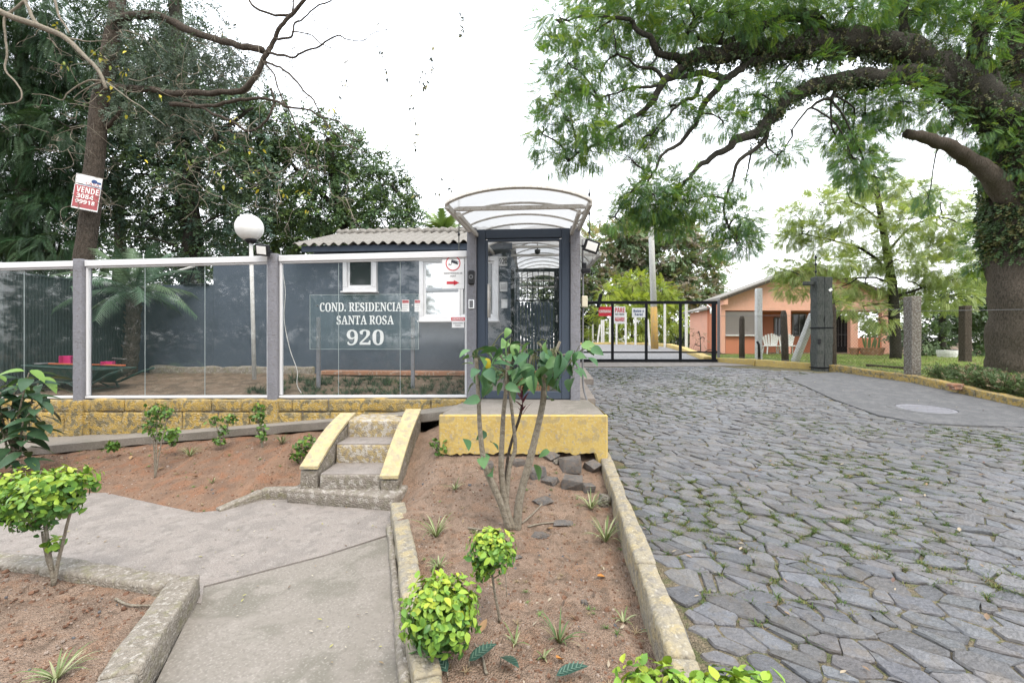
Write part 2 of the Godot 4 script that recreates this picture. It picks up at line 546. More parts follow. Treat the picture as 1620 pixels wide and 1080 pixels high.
	M.salmon = mat(paint(Color(0.64, 0.35, 0.255), [[108, 0.008, 4, 0.45, 0.75, Color(0.58, 0.33, 0.25), 0.6], [109, 0.04, 4, 0.62, 0.75, Color(0.66, 0.42, 0.33), 0.5]]), 0.3, 0.9)
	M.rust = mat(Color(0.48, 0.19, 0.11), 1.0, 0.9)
	M.blind = mat(Color(0.22, 0.2, 0.19), 1.0, 0.7)
	M.terracotta = mat(paint(Color(0.3, 0.15, 0.09), [[110, 0.02, 4, 0.5, 0.7, Color(0.2, 0.12, 0.085), 0.7], [111, 0.04, 4, 0.6, 0.7, Color(0.42, 0.35, 0.3), 0.6]], 256), 1.0, 0.9)
	M.lawn = mat(paint(Color(0.2, 0.25, 0.075), [[112, 0.012, 5, 0.45, 0.65, Color(0.15, 0.2, 0.055), 0.8], [113, 0.015, 5, 0.58, 0.75, Color(0.28, 0.24, 0.13), 0.7]]), 0.4, 0.95, grit, 3.0, 0.2)
	M.barrow = mat(paint(Color(0.02, 0.055, 0.045), [[114, 0.03, 4, 0.55, 0.7, Color(0.1, 0.085, 0.07), 0.6]], 256), 1.5, 0.5)
	M.rubber = mat(Color(0.018, 0.018, 0.018), 1.0, 0.9)
	M.pink = mat(Color(0.5, 0.03, 0.16), 1.0, 0.4)
	M.orange = mat(Color(0.48, 0.12, 0.045), 1.0, 0.6)
	M.wood = mat(Color(0.36, 0.2, 0.09), 1.0, 0.7)
	M.globe = mat(Color(0.8, 0.79, 0.76), 1.0, 0.3)
	M.pole_yellow = mat(paint(Color(0.42, 0.26, 0.07), [[115, 0.02, 4, 0.5, 0.65, Color(0.3, 0.22, 0.12), 0.8], [116, 0.06, 3, 0.55, 0.75, Color(0.2, 0.15, 0.09), 0.6]], 256), 1.0, 0.9)
	M.rock = mat(paint(Color(0.17, 0.158, 0.148), [[117, 0.02, 4, 0.5, 0.65, Color(0.12, 0.112, 0.105), 0.7], [118, 0.03, 3, 0.55, 0.72, Color(0.24, 0.18, 0.14), 0.7]], 256), 2.5, 0.85, fine, 2.0)
	M.leaf = leafy(Color.WHITE, 0.5, 0.55)
	M.leaf_thin = leafy(Color.WHITE, 0.55, 0.95)
	M.leaf_glossy = leafy(Color.WHITE, 0.32, 0.45)
	M.dry = leafy(Color(0.3, 0.19, 0.1), 0.8, 0.2)
	M.dry_orange = leafy(Color(0.5, 0.22, 0.06), 0.7, 0.3)


func leaf_mat(c: Color, rough := 0.42) -> StandardMaterial3D:
	return leafy(c, rough, 0.5)


# ---------- leaves ----------
func leaf_blade(mb: MB, base: Vector3, b: Basis, length: float, width: float, droop := 0.15, fold := 0.25, steps := 4) -> void:  # x along the leaf, y its upper side
	var prev_l := base
	var prev_m := base
	var prev_r := base
	for i in range(1, steps + 1):
		var s := float(i) / steps
		var w := width * 0.5 * pow(sin(PI * pow(s, 0.75)), 0.8) if i < steps else 0.0
		var mid := base + b * Vector3(length * s, -droop * length * s * s, 0)
		var l := mid + b * Vector3(0, fold * w, -w)
		var r := mid + b * Vector3(0, fold * w, w)
		if i == 1:
			mb.tri(prev_m, r, mid)
			mb.tri(prev_m, mid, l)
		elif i == steps:
			mb.tri(prev_m, prev_r, mid)
			mb.tri(prev_m, mid, prev_l)
		else:
			mb.quad(prev_m, prev_r, r, mid)
			mb.quad(prev_m, mid, l, prev_l)
		prev_l = l
		prev_m = mid
		prev_r = r


func one_leaf(length: float, width: float, droop := 0.15, fold := 0.25, steps := 4) -> ArrayMesh:
	var mb := MB.new()
	leaf_blade(mb, Vector3.ZERO, Basis(), length, width, droop, fold, steps)
	return mb.mesh(true)


func sprig(n: int, length: float, leaf: float, wide: float, sd: int, twig := 0.003) -> ArrayMesh:  # a twig with small oval leaves all round
	var r := RandomNumberGenerator.new()
	r.seed = sd
	var mb := MB.new()
	mb.col = Color(0.55, 0.5, 0.42)
	mb.rod(Vector3.ZERO, Vector3(length, -0.02, 0), twig, 3)
	for i in n:
		var s := (i + 0.6) / n
		var k := r.randf_range(0.8, 1.15)
		mb.col = Color(k, k, k)
		var dir := Vector3(r.randf_range(0.1, 0.9), r.randf_range(-0.5, 0.6), r.randf_range(0.4, 1.0) * (1 if i % 2 else -1))
		leaf_blade(mb, Vector3(length * s, -0.02 * s, 0), facing(dir, r.randf_range(-0.6, 0.6)), leaf * r.randf_range(0.75, 1.2), wide * r.randf_range(0.8, 1.2), 0.2, 0.2, 3)
	return mb.mesh(false)


func pinnate(pairs: int, length: float, leaf: float, wide: float, droop := 0.3) -> ArrayMesh:  # a feather leaf
	var mb := MB.new()
	var pts := PackedVector3Array()
	for i in 5:
		var s := i / 4.0
		pts.append(Vector3(length * s, -droop * length * s * s, 0))
	mb.col = Color(0.8, 0.8, 0.6)
	mb.tube(pts, taper(5, 0.003, 0.001), 3)
	for i in pairs:
		var s := (i + 1.0) / pairs
		var p := Vector3(length * s, -droop * length * s * s, 0)
		var size := leaf * (0.65 + 0.35 * sin(PI * s))
		for side in [-1.0, 1.0]:
			var k := 0.9 + 0.2 * fmod(i * 0.37 + side * 0.2 + 1.0, 1.0)
			mb.col = Color(k, k, k)
			var dir := Vector3(0.42, -0.18, side).normalized()
			var tip := p + dir * size
			var w := Vector3(0.9, 0, -0.4 * side).normalized() * wide
			var mid := p + dir * size * 0.5
			if side > 0:
				mb.tri(p, mid - w, tip)
				mb.tri(p, tip, mid + w)
			else:
				mb.tri(p, tip, mid - w)
				mb.tri(p, mid + w, tip)
	return mb.mesh(false)


func strap_tuft(n: int, length: float, width: float, sd: int, lean := 0.7) -> ArrayMesh:  # arching grass-like blades
	var r := RandomNumberGenerator.new()
	r.seed = sd
	var mb := MB.new()
	for i in n:
		var an := TAU * (i + r.randf()) / n
		var l := length * r.randf_range(0.6, 1.15)
		var out := Vector3(cos(an), 0, sin(an))
		var side := Vector3(-sin(an), 0, cos(an))
		var k := r.randf_range(0.8, 1.2)
		var ln := lean * r.randf_range(0.5, 1.3)
		var prev := [Vector3.ZERO - side * width * 0.4, Vector3.ZERO + side * width * 0.4]
		for s in range(1, 5):
			var f := s / 4.0
			var p := out * l * ln * f + Vector3(0, l * (f * 1.15 - ln * 0.8 * f * f), 0)
			var w := width * 0.5 * (1.0 - f * f * 0.97)
			mb.col = Color(k, k, k)
			mb.quad(prev[0], prev[1], p + side * w, p - side * w)
			prev = [p - side * w, p + side * w]
	return mb.mesh(false)


func crown(parent: Node3D, called: String, mesh: Mesh, m: Material, clumps: Array, density: float, droop: float, smin: float, smax: float, cols: Array, cut := -0.2, freq := 1.2, shell := 0.5) -> void:  # clumps: [centre, radii]
	var nz := FastNoiseLite.new()
	nz.seed = rng.randi() % 1000
	nz.frequency = freq
	var places := []
	var colors := []
	for k in clumps:
		var c: Vector3 = k[0]
		var r: Vector3 = k[1]
		var n := int(density * (r.x * r.y + r.x * r.z + r.y * r.z) * 4.0)
		for i in n:
			var q := ball()
			q = q.normalized() * pow(q.length(), shell)
			var p := c + q * r
			if nz.get_noise_3dv(p) < cut:
				continue
			var dir := (q + ball() * 0.9 + Vector3(0, -droop, 0))
			var b := facing(dir, spread(-0.7, 0.7)).scaled(Vector3.ONE * spread(smin, smax))
			places.append(Transform3D(b, p))
			var col: Color = cols[rng.randi() % cols.size()]
			var f := spread(0.75, 1.25)
			colors.append(Color(col.r * f, col.g * f, col.b * f))
	many(parent, called, mesh, m, places, colors)


func limb(mb: MB, ctrl: Array, r0: float, r1: float, sides := 8, jit := 0.03, pw := 1.0, lump := 0.12) -> PackedVector3Array:
	var pts := curve(ctrl, 4, jit)
	mb.tube(pts, taper(pts.size(), r0, r1, pw), sides, true, lump, wob)
	return pts


func twigs(mb: MB, from: Vector3, to: Vector3, r: float, n: int, reach: Vector3) -> void:  # a small branch to the middle of a clump that forks there
	var mid := from.lerp(to, 0.5) + Vector3(spread(-0.15, 0.15), spread(-0.05, 0.2), spread(-0.15, 0.15)) * from.distance_to(to)
	limb(mb, [from, mid, to], r, r * 0.5, 5, 0.05)
	for i in n:
		var e := to + ball() * reach * 0.95
		limb(mb, [to, to.lerp(e, 0.5) + ball() * reach * 0.15, e], r * 0.45, 0.004, 3, 0.02)


# ---------- heights of the beds ----------
func along(list: Array, x: float) -> Vector2:  # list of [x, a, b] in rising x
	for i in list.size() - 1:
		if x <= list[i + 1][0] or i == list.size() - 2:
			var s := clampf((x - list[i][0]) / (list[i + 1][0] - list[i][0]), -0.5, 1.5)
			return Vector2(lerpf(list[i][1], list[i + 1][1], s), lerpf(list[i][2], list[i + 1][2], s))
	return Vector2.ZERO


var walk_front := [[-10.0, 6.1, 0.05], [-6.47, 6.0, 0.19], [-4.78, 6.0, 0.35], [-3.36, 5.95, 0.476], [-2.16, 5.75, 0.6], [-1.15, 5.5, 0.72], [-0.56, 5.35, 0.797]]  # x, depth, height
var walk_back := [[-10.0, 6.77, 0.14], [-6.98, 6.535, 0.241], [-5.07, 6.405, 0.335], [-3.53, 6.3, 0.468], [-2.32, 6.215, 0.567], [-1.28, 6.145, 0.68], [-0.6, 6.1, 0.78]]
var bed_near := [[-10.0, 4.9, 0.0], [-5.29, 4.72, 0.0], [-4.31, 4.8, 0.0], [-3.31, 4.38, 0.0], [-2.95, 4.24, 0.0], [-2.75, 4.3, 0.0], [-2.57, 4.7, 0.0], [-1.8, 4.62, 0.0]]


func upper_soil(x: float, d: float) -> float:
	var a := along(bed_near, x).x
	var f := along(walk_front, x)
	var s := clampf((d - a) / (f.x - a), 0.0, 1.0)
	return lerpf(-0.012, f.y - 0.12, pow(s, 0.85)) + 0.03 * wob.get_noise_2d(x * 120.0, d * 120.0) * smoothstep(0.0, 0.25, s)


func bed_left(d: float) -> float:
	return -1.12 + 0.31 * (4.19 - d) if d < 4.19 else lerpf(-1.12, -1.2, smoothstep(4.19, 4.45, d))


func bed_right(d: float) -> float:  # inner face of the long kerb
	return lerpf(0.69, 0.955, (d - 1.976) / 3.02)


func bed_y(x: float, d: float) -> float:
	var y := 0.05 + 0.37 * pow(clampf((d - 3.0) / 1.9, 0.0, 1.0), 1.5) + maxf(d - 4.85, 0.0) * 0.35
	y -= 0.09 * smoothstep(0.2, 0.9, x) * smoothstep(3.6, 4.8, d)
	var foot := lerpf(0.03, 0.5, clampf((d - 4.4) / 1.0, 0.0, 1.0))  # the soil falls away beside the parapet
	y = lerpf(y, foot, (1.0 - smoothstep(-1.1, -0.72, x)) * smoothstep(3.6, 4.3, d))
	return y + 0.02 * wob.get_noise_2d(x * 140.0, d * 140.0) + 0.008 * wob.get_noise_2d(x * 600.0, d * 600.0)


func lawn_y(x: float, d: float) -> float:
	return lerpf(0.62, 0.9, smoothstep(7.5, 12.5, d)) + 0.02 * wob.get_noise_2d(x * 30.0, d * 30.0)


func garden_y(u: float, v: float) -> float:
	return 0.79 + 0.115 * v + 0.03 * wob.get_noise_2d(u * 90.0, v * 90.0)


func grid_sheet(nx: int, ny: int, f: Callable) -> ArrayMesh:
	var mb := MB.new()
	var rows := []
	for j in ny + 1:
		var row := PackedVector3Array()
		for i in nx + 1:
			row.append(f.call(float(i) / nx, float(j) / ny))
		rows.append(row)
	for j in ny:
		for i in nx:
			mb.quad(rows[j][i], rows[j][i + 1], rows[j + 1][i + 1], rows[j + 1][i])
	return mb.mesh(true)


func build_ground() -> void:
	structure("ground", grid_sheet(60, 60, func(s, t):
		var x := pow(absf(s * 2 - 1), 2.0) * 400.0 * signf(s * 2 - 1)
		var d := lerpf(-60.0, 420.0, t * t)
		return Vector3(x, road_y(d) - 0.32 if d < 60 else 1.0, -d)), M.dirt)
	structure("planting_bed_soil", grid_sheet(130, 34, func(s, t):
		var x := lerpf(-10.0, -1.88, s)
		var a := along(bed_near, x).x - 0.1
		var d := lerpf(a, along(walk_front, x).x + 0.06, t)
		return Vector3(x, upper_soil(x, d), -d)), M.red_soil)
	structure("planting_bed_soil", grid_sheet(56, 120, func(s, t):
		var d := lerpf(0.6, 5.5, t)
		var x := lerpf(bed_left(d) + 0.04, maxf(bed_right(d), -0.7 if d > 4.9 else -9.0) + 0.03, s)
		return Vector3(x, bed_y(x, d), -d)), M.soil)
	structure("planting_bed_soil", grid_sheet(70, 50, func(s, t):
		var d := lerpf(0.4, 3.9, t)
		var right := -1.96 + 0.37 * (2.83 - d) - 0.08
		var x := lerpf(-7.0, right, s)
		d = minf(d, 2.76 - (x + 1.96) * 0.27)
		return Vector3(x, 0.075 + 0.018 * wob.get_noise_2d(x * 120.0, d * 120.0) + 0.008 * wob.get_noise_2d(x * 500.0, d * 500.0), -d)), M.soil)
	structure("garden_soil", grid_sheet(90, 40, func(s, t):
		var u := lerpf(-6.85, -0.02, s)
		var v := lerpf(0.04, 2.1, t)
		return on_site(u, garden_y(u, v), v)), M.dirt)
	var lawn := structure("lawn", grid_sheet(80, 80, func(s, t):
		var d := lerpf(3.0, 60.0, t * t)
		var x0 := lawn_edge(d)
		var x := lerpf(x0, 60.0, s * s)
		return Vector3(x, lawn_y(x, d), -d)), M.lawn)
	lawn.set_meta("label", "short patchy lawn in front of the salmon house")


func lawn_edge(d: float) -> float:
	return along([[3.0, 8.2, 0], [6.0, 8.35, 0], [7.7, 8.78, 0], [10.3, 9.32, 0], [12.9, 8.85, 0], [15.0, 6.75, 0], [24.0, 8.5, 0], [40.0, 7.0, 0], [60.0, -20.0, 0]], d).x


func build_paths() -> void:
	var flat := func(_x: float, _d: float) -> float: return 0.0
	var root := Node3D.new()
	root.name = "concrete_path"
	root.set_meta("kind", "structure")
	add_child(root)
	var mb := MB.new()
	# the paved court in front of the steps
	mb.slab(PackedVector2Array([Vector2(-10, 4.95), Vector2(-5.29, 4.74), Vector2(-4.31, 4.82), Vector2(-3.31, 4.4), Vector2(-2.95, 4.26), Vector2(-2.75, 4.32), Vector2(-2.5, 4.74), Vector2(-2.1, 4.7), Vector2(-1.0, 4.4), Vector2(-1.09, 4.19), Vector2(-1.0, 3.8), Vector2(-1.4, 3.42), Vector2(-2.02, 2.98), Vector2(-1.9, 2.78), Vector2(-3.07, 3.06), Vector2(-4.18, 3.36), Vector2(-10, 4.9)]), flat, 0.08)
	part(root, "paving_slab", mb.mesh(), M.concrete)
	mb = MB.new()
	mb.slab(PackedVector2Array([Vector2(-2.015, 2.966), Vector2(-1.4, 3.404), Vector2(-0.985, 3.786), Vector2(-0.78, 3.2), Vector2(-0.44, 2.1), Vector2(-0.1, 1.0), Vector2(0.4, -1.5), Vector2(-0.9, -1.5), Vector2(-1.2, 0.8), Vector2(-1.66, 2.1), Vector2(-1.97, 2.85)]), func(_x: float, _d: float) -> float: return -0.006, 0.08)
	part(root, "paving_slab", mb.mesh(), M.path_old)
	# the raised walkway along the fence
	mb = MB.new()
	var xs := []
	for i in 60:
		xs.append(lerpf(-10.0, -0.56, i / 59.0))
	for i in 59:
		var q := []
		for k in 2:
			var x: float = xs[i + k]
			var f := along(walk_front, x)
			var xb := x - 0.14 * (6.1 - f.x) - 0.25
			xb = lerpf(x, xb, smoothstep(-0.6, -2.0, x))
			var b := along(walk_back, xb)
			var e := 0.012 * wob.get_noise_2d(x * 200.0, 3.0)
			q.append([Vector3(x, f.y + e * 0.5, -f.x + e), Vector3(xb, b.y, -b.x), Vector3(x, f.y - 0.1 + 0.02 * wob.get_noise_2d(x * 300.0, 9.0), -f.x - 0.01), Vector3(x, f.y - 0.16, -f.x - 0.3)])
		mb.quad(q[0][0], q[1][0], q[1][1], q[0][1])
		mb.quad(q[0][2], q[1][2], q[1][0], q[0][0])
		mb.quad(q[0][3], q[1][3], q[1][2], q[0][2])
	var w := structure("raised_walkway", mb.mesh(), M.path_old)
	w.set_meta("label", "narrow concrete walkway rising along the yellow wall")
	# steps with two parapets
	var st := thing("garden_steps", "three worn concrete steps between two sloping yellow parapets", "steps", Vector3(-1.6, 0, -4.5))
	mb = MB.new()
	mb.rough(Vector3(-1.64, 0.06, -4.58), Vector3(1.16, 0.15, 0.36), 0.02, 0.02, wob, 0.1, Basis(Vector3.UP, deg_to_rad(-11)))
	part(st, "foot_slab", mb.mesh(true), M.greychip)
	mb = MB.new()
	mb.rough(Vector3(-1.6, 0.135, -4.74), Vector3(0.62, 0.285, 0.46), 0.02, 0.012, wob, 0.08)
	part(st, "step", mb.mesh(true), M.greychip)
	mb = MB.new()
	mb.rough(Vector3(-1.6, 0.2, -5.15), Vector3(0.62, 0.56, 0.44), 0.018, 0.014, wob, 0.08)
	part(st, "step", mb.mesh(true), M.chipped)
	mb = MB.new()
	mb.rough(Vector3(-1.6, 0.3, -5.5), Vector3(0.62, 0.77, 0.44), 0.018, 0.014, wob, 0.08)
	part(st, "step", mb.mesh(true), M.chipped)
	# treads of bare cement laid on the painted blocks
	for k in [[0.2795, -4.735, 0.43, 0.62], [0.4855, -5.14, 0.41, 0.62]]:
		mb = MB.new()
		mb.rough(Vector3(-1.6, k[0], k[1]), Vector3(k[3] - 0.01, 0.014, k[2]), 0.006, 0.004, wob, 0.08)
		part(st, "tread", mb.mesh(true), M.concrete)
	for side in [[-1.99, -2.03, 0.7, 0.32, 5.52, 4.55, 0.17], [-1.19, -1.21, 0.75, 0.245, 5.5, 4.48, 0.17]]:
		for cover in 2:
			mb = MB.new()
			var cv: Array = side
			var thick := 0.035 if cover == 1 else 1.0
			mb.warp = func(p: Vector3) -> Vector3:
				var s: float = p.z  # 0 at the foot, 1 at the walkway
				var top: float = lerpf(cv[3], cv[2], s) + 0.05 * sin(PI * s) 
				var x: float = lerpf(cv[1], cv[0], s) + p.x * cv[6]
				var d: float = lerpf(cv[5], cv[4], s)
				var low: float = lerpf(-0.02, 0.2, s)
				if cover == 1:
					return Vector3(x + p.x * 0.012, top + p.y * 0.03 + 0.006, -d + (0.012 if s < 0.01 else 0.0))
				var ragged := 0.03 * wob.get_noise_2d(d * 260.0, p.y * 300.0) * (1.0 - p.y)
				return Vector3(x + ragged, lerpf(low, top - 0.02, p.y) + ragged, -d)
			var nz := FastNoiseLite.new()
			nz.seed = 5
			nz.frequency = 0.05
			for i in 24:  # along
				for j in (1 if cover == 1 else 10):
					var z0 := i / 24.0
					var z1 := (i + 1) / 24.0
					var y0 := j / (1.0 if cover == 1 else 10.0)
					var y1 := (j + 1) / (1.0 if cover == 1 else 10.0)
					mb.quad(Vector3(0.5, y0, z0), Vector3(0.5, y0, z1), Vector3(0.5, y1, z1), Vector3(0.5, y1, z0))
					mb.quad(Vector3(-0.5, y0, z1), Vector3(-0.5, y0, z0), Vector3(-0.5, y1, z0), Vector3(-0.5, y1, z1))
				mb.quad(Vector3(-0.5, 1, i / 24.0), Vector3(0.5, 1, i / 24.0), Vector3(0.5, 1, (i + 1) / 24.0), Vector3(-0.5, 1, (i + 1) / 24.0))
			mb.quad(Vector3(-0.5, 0, 0), Vector3(0.5, 0, 0), Vector3(0.5, 1, 0), Vector3(-0.5, 1, 0))
			mb.quad(Vector3(0.5, 0, 1), Vector3(-0.5, 0, 1), Vector3(-0.5, 1, 1), Vector3(0.5, 1, 1))
			part(st, "parapet_cap" if cover == 1 else "parapet", mb.mesh(), M.cap_yellow if cover == 1 else M.curb)
	# platform in front of the door
	var pf := thing("entrance_platform", "yellow sided concrete landing in front of the entrance door", "platform", Vector3(0.15, 0.4, -5.4))
	mb = MB.new()
	mb.slab(PackedVector2Array([Vector2(-0.75, 4.82), Vector2(0.98, 4.8), Vector2(1.0, 5.3), Vector2(0.99, 6.2), Vector2(-0.58, 6.3), Vector2(-0.56, 5.9), Vector2(-0.74, 5.3)]), func(_x: float, d: float) -> float: return 0.822 + 0.01 * (d - 4.8), 0.36)
	part(pf, "landing", mb.mesh(), M.path_old)
	var skirt := [Vector2(-0.72, 5.32), Vector2(-0.775, 4.83), Vector2(-0.755, 4.79), Vector2(0.99, 4.775), Vector2(1.012, 4.8), Vector2(1.025, 5.4), Vector2(1.02, 6.1)]
	mb = MB.new()
	var line := []
	for i in skirt.size() - 1:
		var n := int(ceil(skirt[i].distance_to(skirt[i + 1]) / 0.035))
		for k in n:
			line.append(skirt[i].lerp(skirt[i + 1], float(k) / n))
	line.append(skirt[-1])
	for i in line.size() - 1:
		var q := []
		for k in 2:
			var e: Vector2 = line[i + k]
			var inn := (Vector2(0.1, 5.5) - e).normalized() * 0.035
			var low := 0.425 + 0.04 * wob.get_noise_2d(e.x * 250.0, e.y * 250.0) + 0.025 * wob.get_noise_2d(e.x * 1100.0, e.y * 900.0)
			if e.x > 0.9:
				low -= 0.12
			var wv := 0.006 * wob.get_noise_2d(e.x * 300.0, e.y * 300.0)
			q.append([Vector3(e.x, low, -e.y), Vector3(e.x, 0.62, -e.y + wv), Vector3(e.x, 0.815 + wv * 0.6, -e.y), Vector3(e.x + inn.x * 0.6, 0.83 + wv * 0.6, -e.y - inn.y * 0.6), Vector3(e.x + inn.x, low + 0.02, -e.y - inn.y)])
		for k in 3:
			mb.quad(q[0][k], q[1][k], q[1][k + 1], q[0][k + 1])
		mb.quad(q[0][4], q[1][4], q[1][0], q[0][0])
	part(pf, "painted_face", mb.mesh(), M.yellow)


func kerb_run(called: String, label: String, pts: Array, wide: float, tall: float, stone: float, m: Material, sunk := 0.08) -> void:  # pts: centre line of the top
	var root := thing(called, label, "curb", pts[0])
	for i in pts.size() - 1:
		var a: Vector3 = pts[i]
		var b: Vector3 = pts[i + 1]
		var n := maxi(1, int(round(a.distance_to(b) / stone)))
		for k in n:
			var p := a.lerp(b, float(k) / n)
			var q := a.lerp(b, (k + 1.0) / n)
			var dir := (q - p).normalized()
			var len := p.distance_to(q) - 0.006
			var mb := MB.new()
			var bs := facing(dir).rotated(Vector3.UP, spread(-0.008, 0.008))
			mb.rough((p + q) * 0.5 - Vector3(0, (tall + sunk) * 0.5 - spread(-0.006, 0.006), 0), Vector3(len, tall + sunk, wide * spread(0.95, 1.05)), 0.018, 0.02, wob, 0.05, bs)
			part(root, "curb_stone", mb.mesh(true), m)


func build_kerbs() -> void:
	var a := []
	for d in [0.6, 2.0, 3.5, 5.02]:
		a.append(Vector3(bed_right(d) + 0.055, road_y(d) + 0.1 - 0.03 * smoothstep(3.0, 5.0, d), -d))
	kerb_run("planting_bed_curb", "long faded yellow curb between the planting bed and cobbles", a, 0.115, 0.16, 0.85, M.curb_yellow)
	a = []
	for d in [0.5, 2.0, 3.0, 3.75, 4.16]:
		a.append(Vector3(bed_left(d) + 0.07, 0.135 + 0.01 * d * 0.2, -d))
	kerb_run("planting_bed_curb", "crumbling curb with paint traces along the right side of the path", a, 0.13, 0.14, 0.75, M.curb_yellow)
	# thin strip of old paint and mortar at its foot
	a = []
	for d in [0.5, 2.0, 3.9]:
		a.append(Vector3(bed_left(d) - 0.02, 0.05, -d))
	kerb_run("mortar_strip", "low chipped mortar strip at the foot of the path curb", a, 0.05, 0.05, 0.6, M.curb)
	kerb_run("planting_bed_curb", "mossy curb round the left bed with a square corner", [Vector3(-1.28, 0.13, -0.75), Vector3(-1.735, 0.14, -2.0), Vector3(-2.05, 0.138, -2.86)], 0.16, 0.14, 0.7, M.curb)
	kerb_run("planting_bed_curb", "mossy curb along the back of the left bed, lower left", [Vector3(-2.1, 0.13, -2.8), Vector3(-3.07, 0.12, -3.04), Vector3(-4.2, 0.1, -3.3), Vector3(-6.6, 0.1, -3.95)], 0.15, 0.12, 0.8, M.curb)
	kerb_run("soil_edging", "short mossy edging stone where the soil meets the paving by the steps", [Vector3(-2.78, 0.03, -4.3), Vector3(-2.56, 0.09, -4.66), Vector3(-2.15, 0.12, -4.66)], 0.1, 0.1, 0.5, M.curb)
	# road side: low yellow wall by the gate, then the worn kerb
	kerb_run("roadside_curb", "clean yellow curb wall beside the open end of the gate", [Vector3(6.72, 1.07, -15.05), Vector3(7.5, 1.06, -14.0), Vector3(8.75, 0.98, -12.95)], 0.16, 0.28, 1.1, M.yellow)
	kerb_run("roadside_curb", "worn yellow curb below the weeds on the far side of the road", [Vector3(8.85, 0.97, -12.7), Vector3(9.25, 0.82, -10.4), Vector3(8.72, 0.63, -7.75), Vector3(8.3, 0.5, -5.9), Vector3(8.0, 0.3, -3.0)], 0.18, 0.22, 0.8, M.block)
	kerb_run("roadside_curb", "pale curb curving along the drive beyond the gate", [Vector3(6.65, 1.08, -15.4), Vector3(8.2, 1.3, -21.5), Vector3(9.0, 1.46, -26.0), Vector3(8.9, 1.52, -29.5), Vector3(6.5, 1.54, -32.0), Vector3(4.0, 1.5, -33.0)], 0.3, 0.24, 2.0, M.yellow)


# ---------- the cobbled road ----------
var road_poly := PackedVector2Array([Vector2(0.45, -0.6), Vector2(0.82, 1.9), Vector2(1.07, 5.0), Vector2(1.06, 6.2), Vector2(1.55, 13.3), Vector2(7.3, 13.9), Vector2(8.68, 12.8), Vector2(9.14, 10.4), Vector2(8.6, 7.75), Vector2(8.2, 5.9), Vector2(7.9, 3.0), Vector2(7.2, -0.6)])
var asphalt_poly := PackedVector2Array([Vector2(6.75, 11.3), Vector2(6.4, 9.9), Vector2(5.95, 8.4), Vector2(5.72, 7.1), Vector2(5.95, 6.6), Vector2(6.5, 6.45), Vector2(7.2, 6.36), Vector2(8.27, 6.2), Vector2(8.62, 7.75), Vector2(9.15, 10.4), Vector2(8.8, 12.3), Vector2(7.8, 11.9)])


func clip(poly: PackedVector2Array, p: Vector2, n: Vector2) -> PackedVector2Array:  # keeps the side where (q - p).n < 0
	var out := PackedVector2Array()
	for i in poly.size():
		var a := poly[i]
		var b := poly[(i + 1) % poly.size()]
		var da := (a - p).dot(n)
		var db := (b - p).dot(n)
		if da <= 0:
			out.append(a)
		if (da < 0 and db > 0) or (da > 0 and db < 0):
			out.append(a.lerp(b, da / (da - db)))
	return out


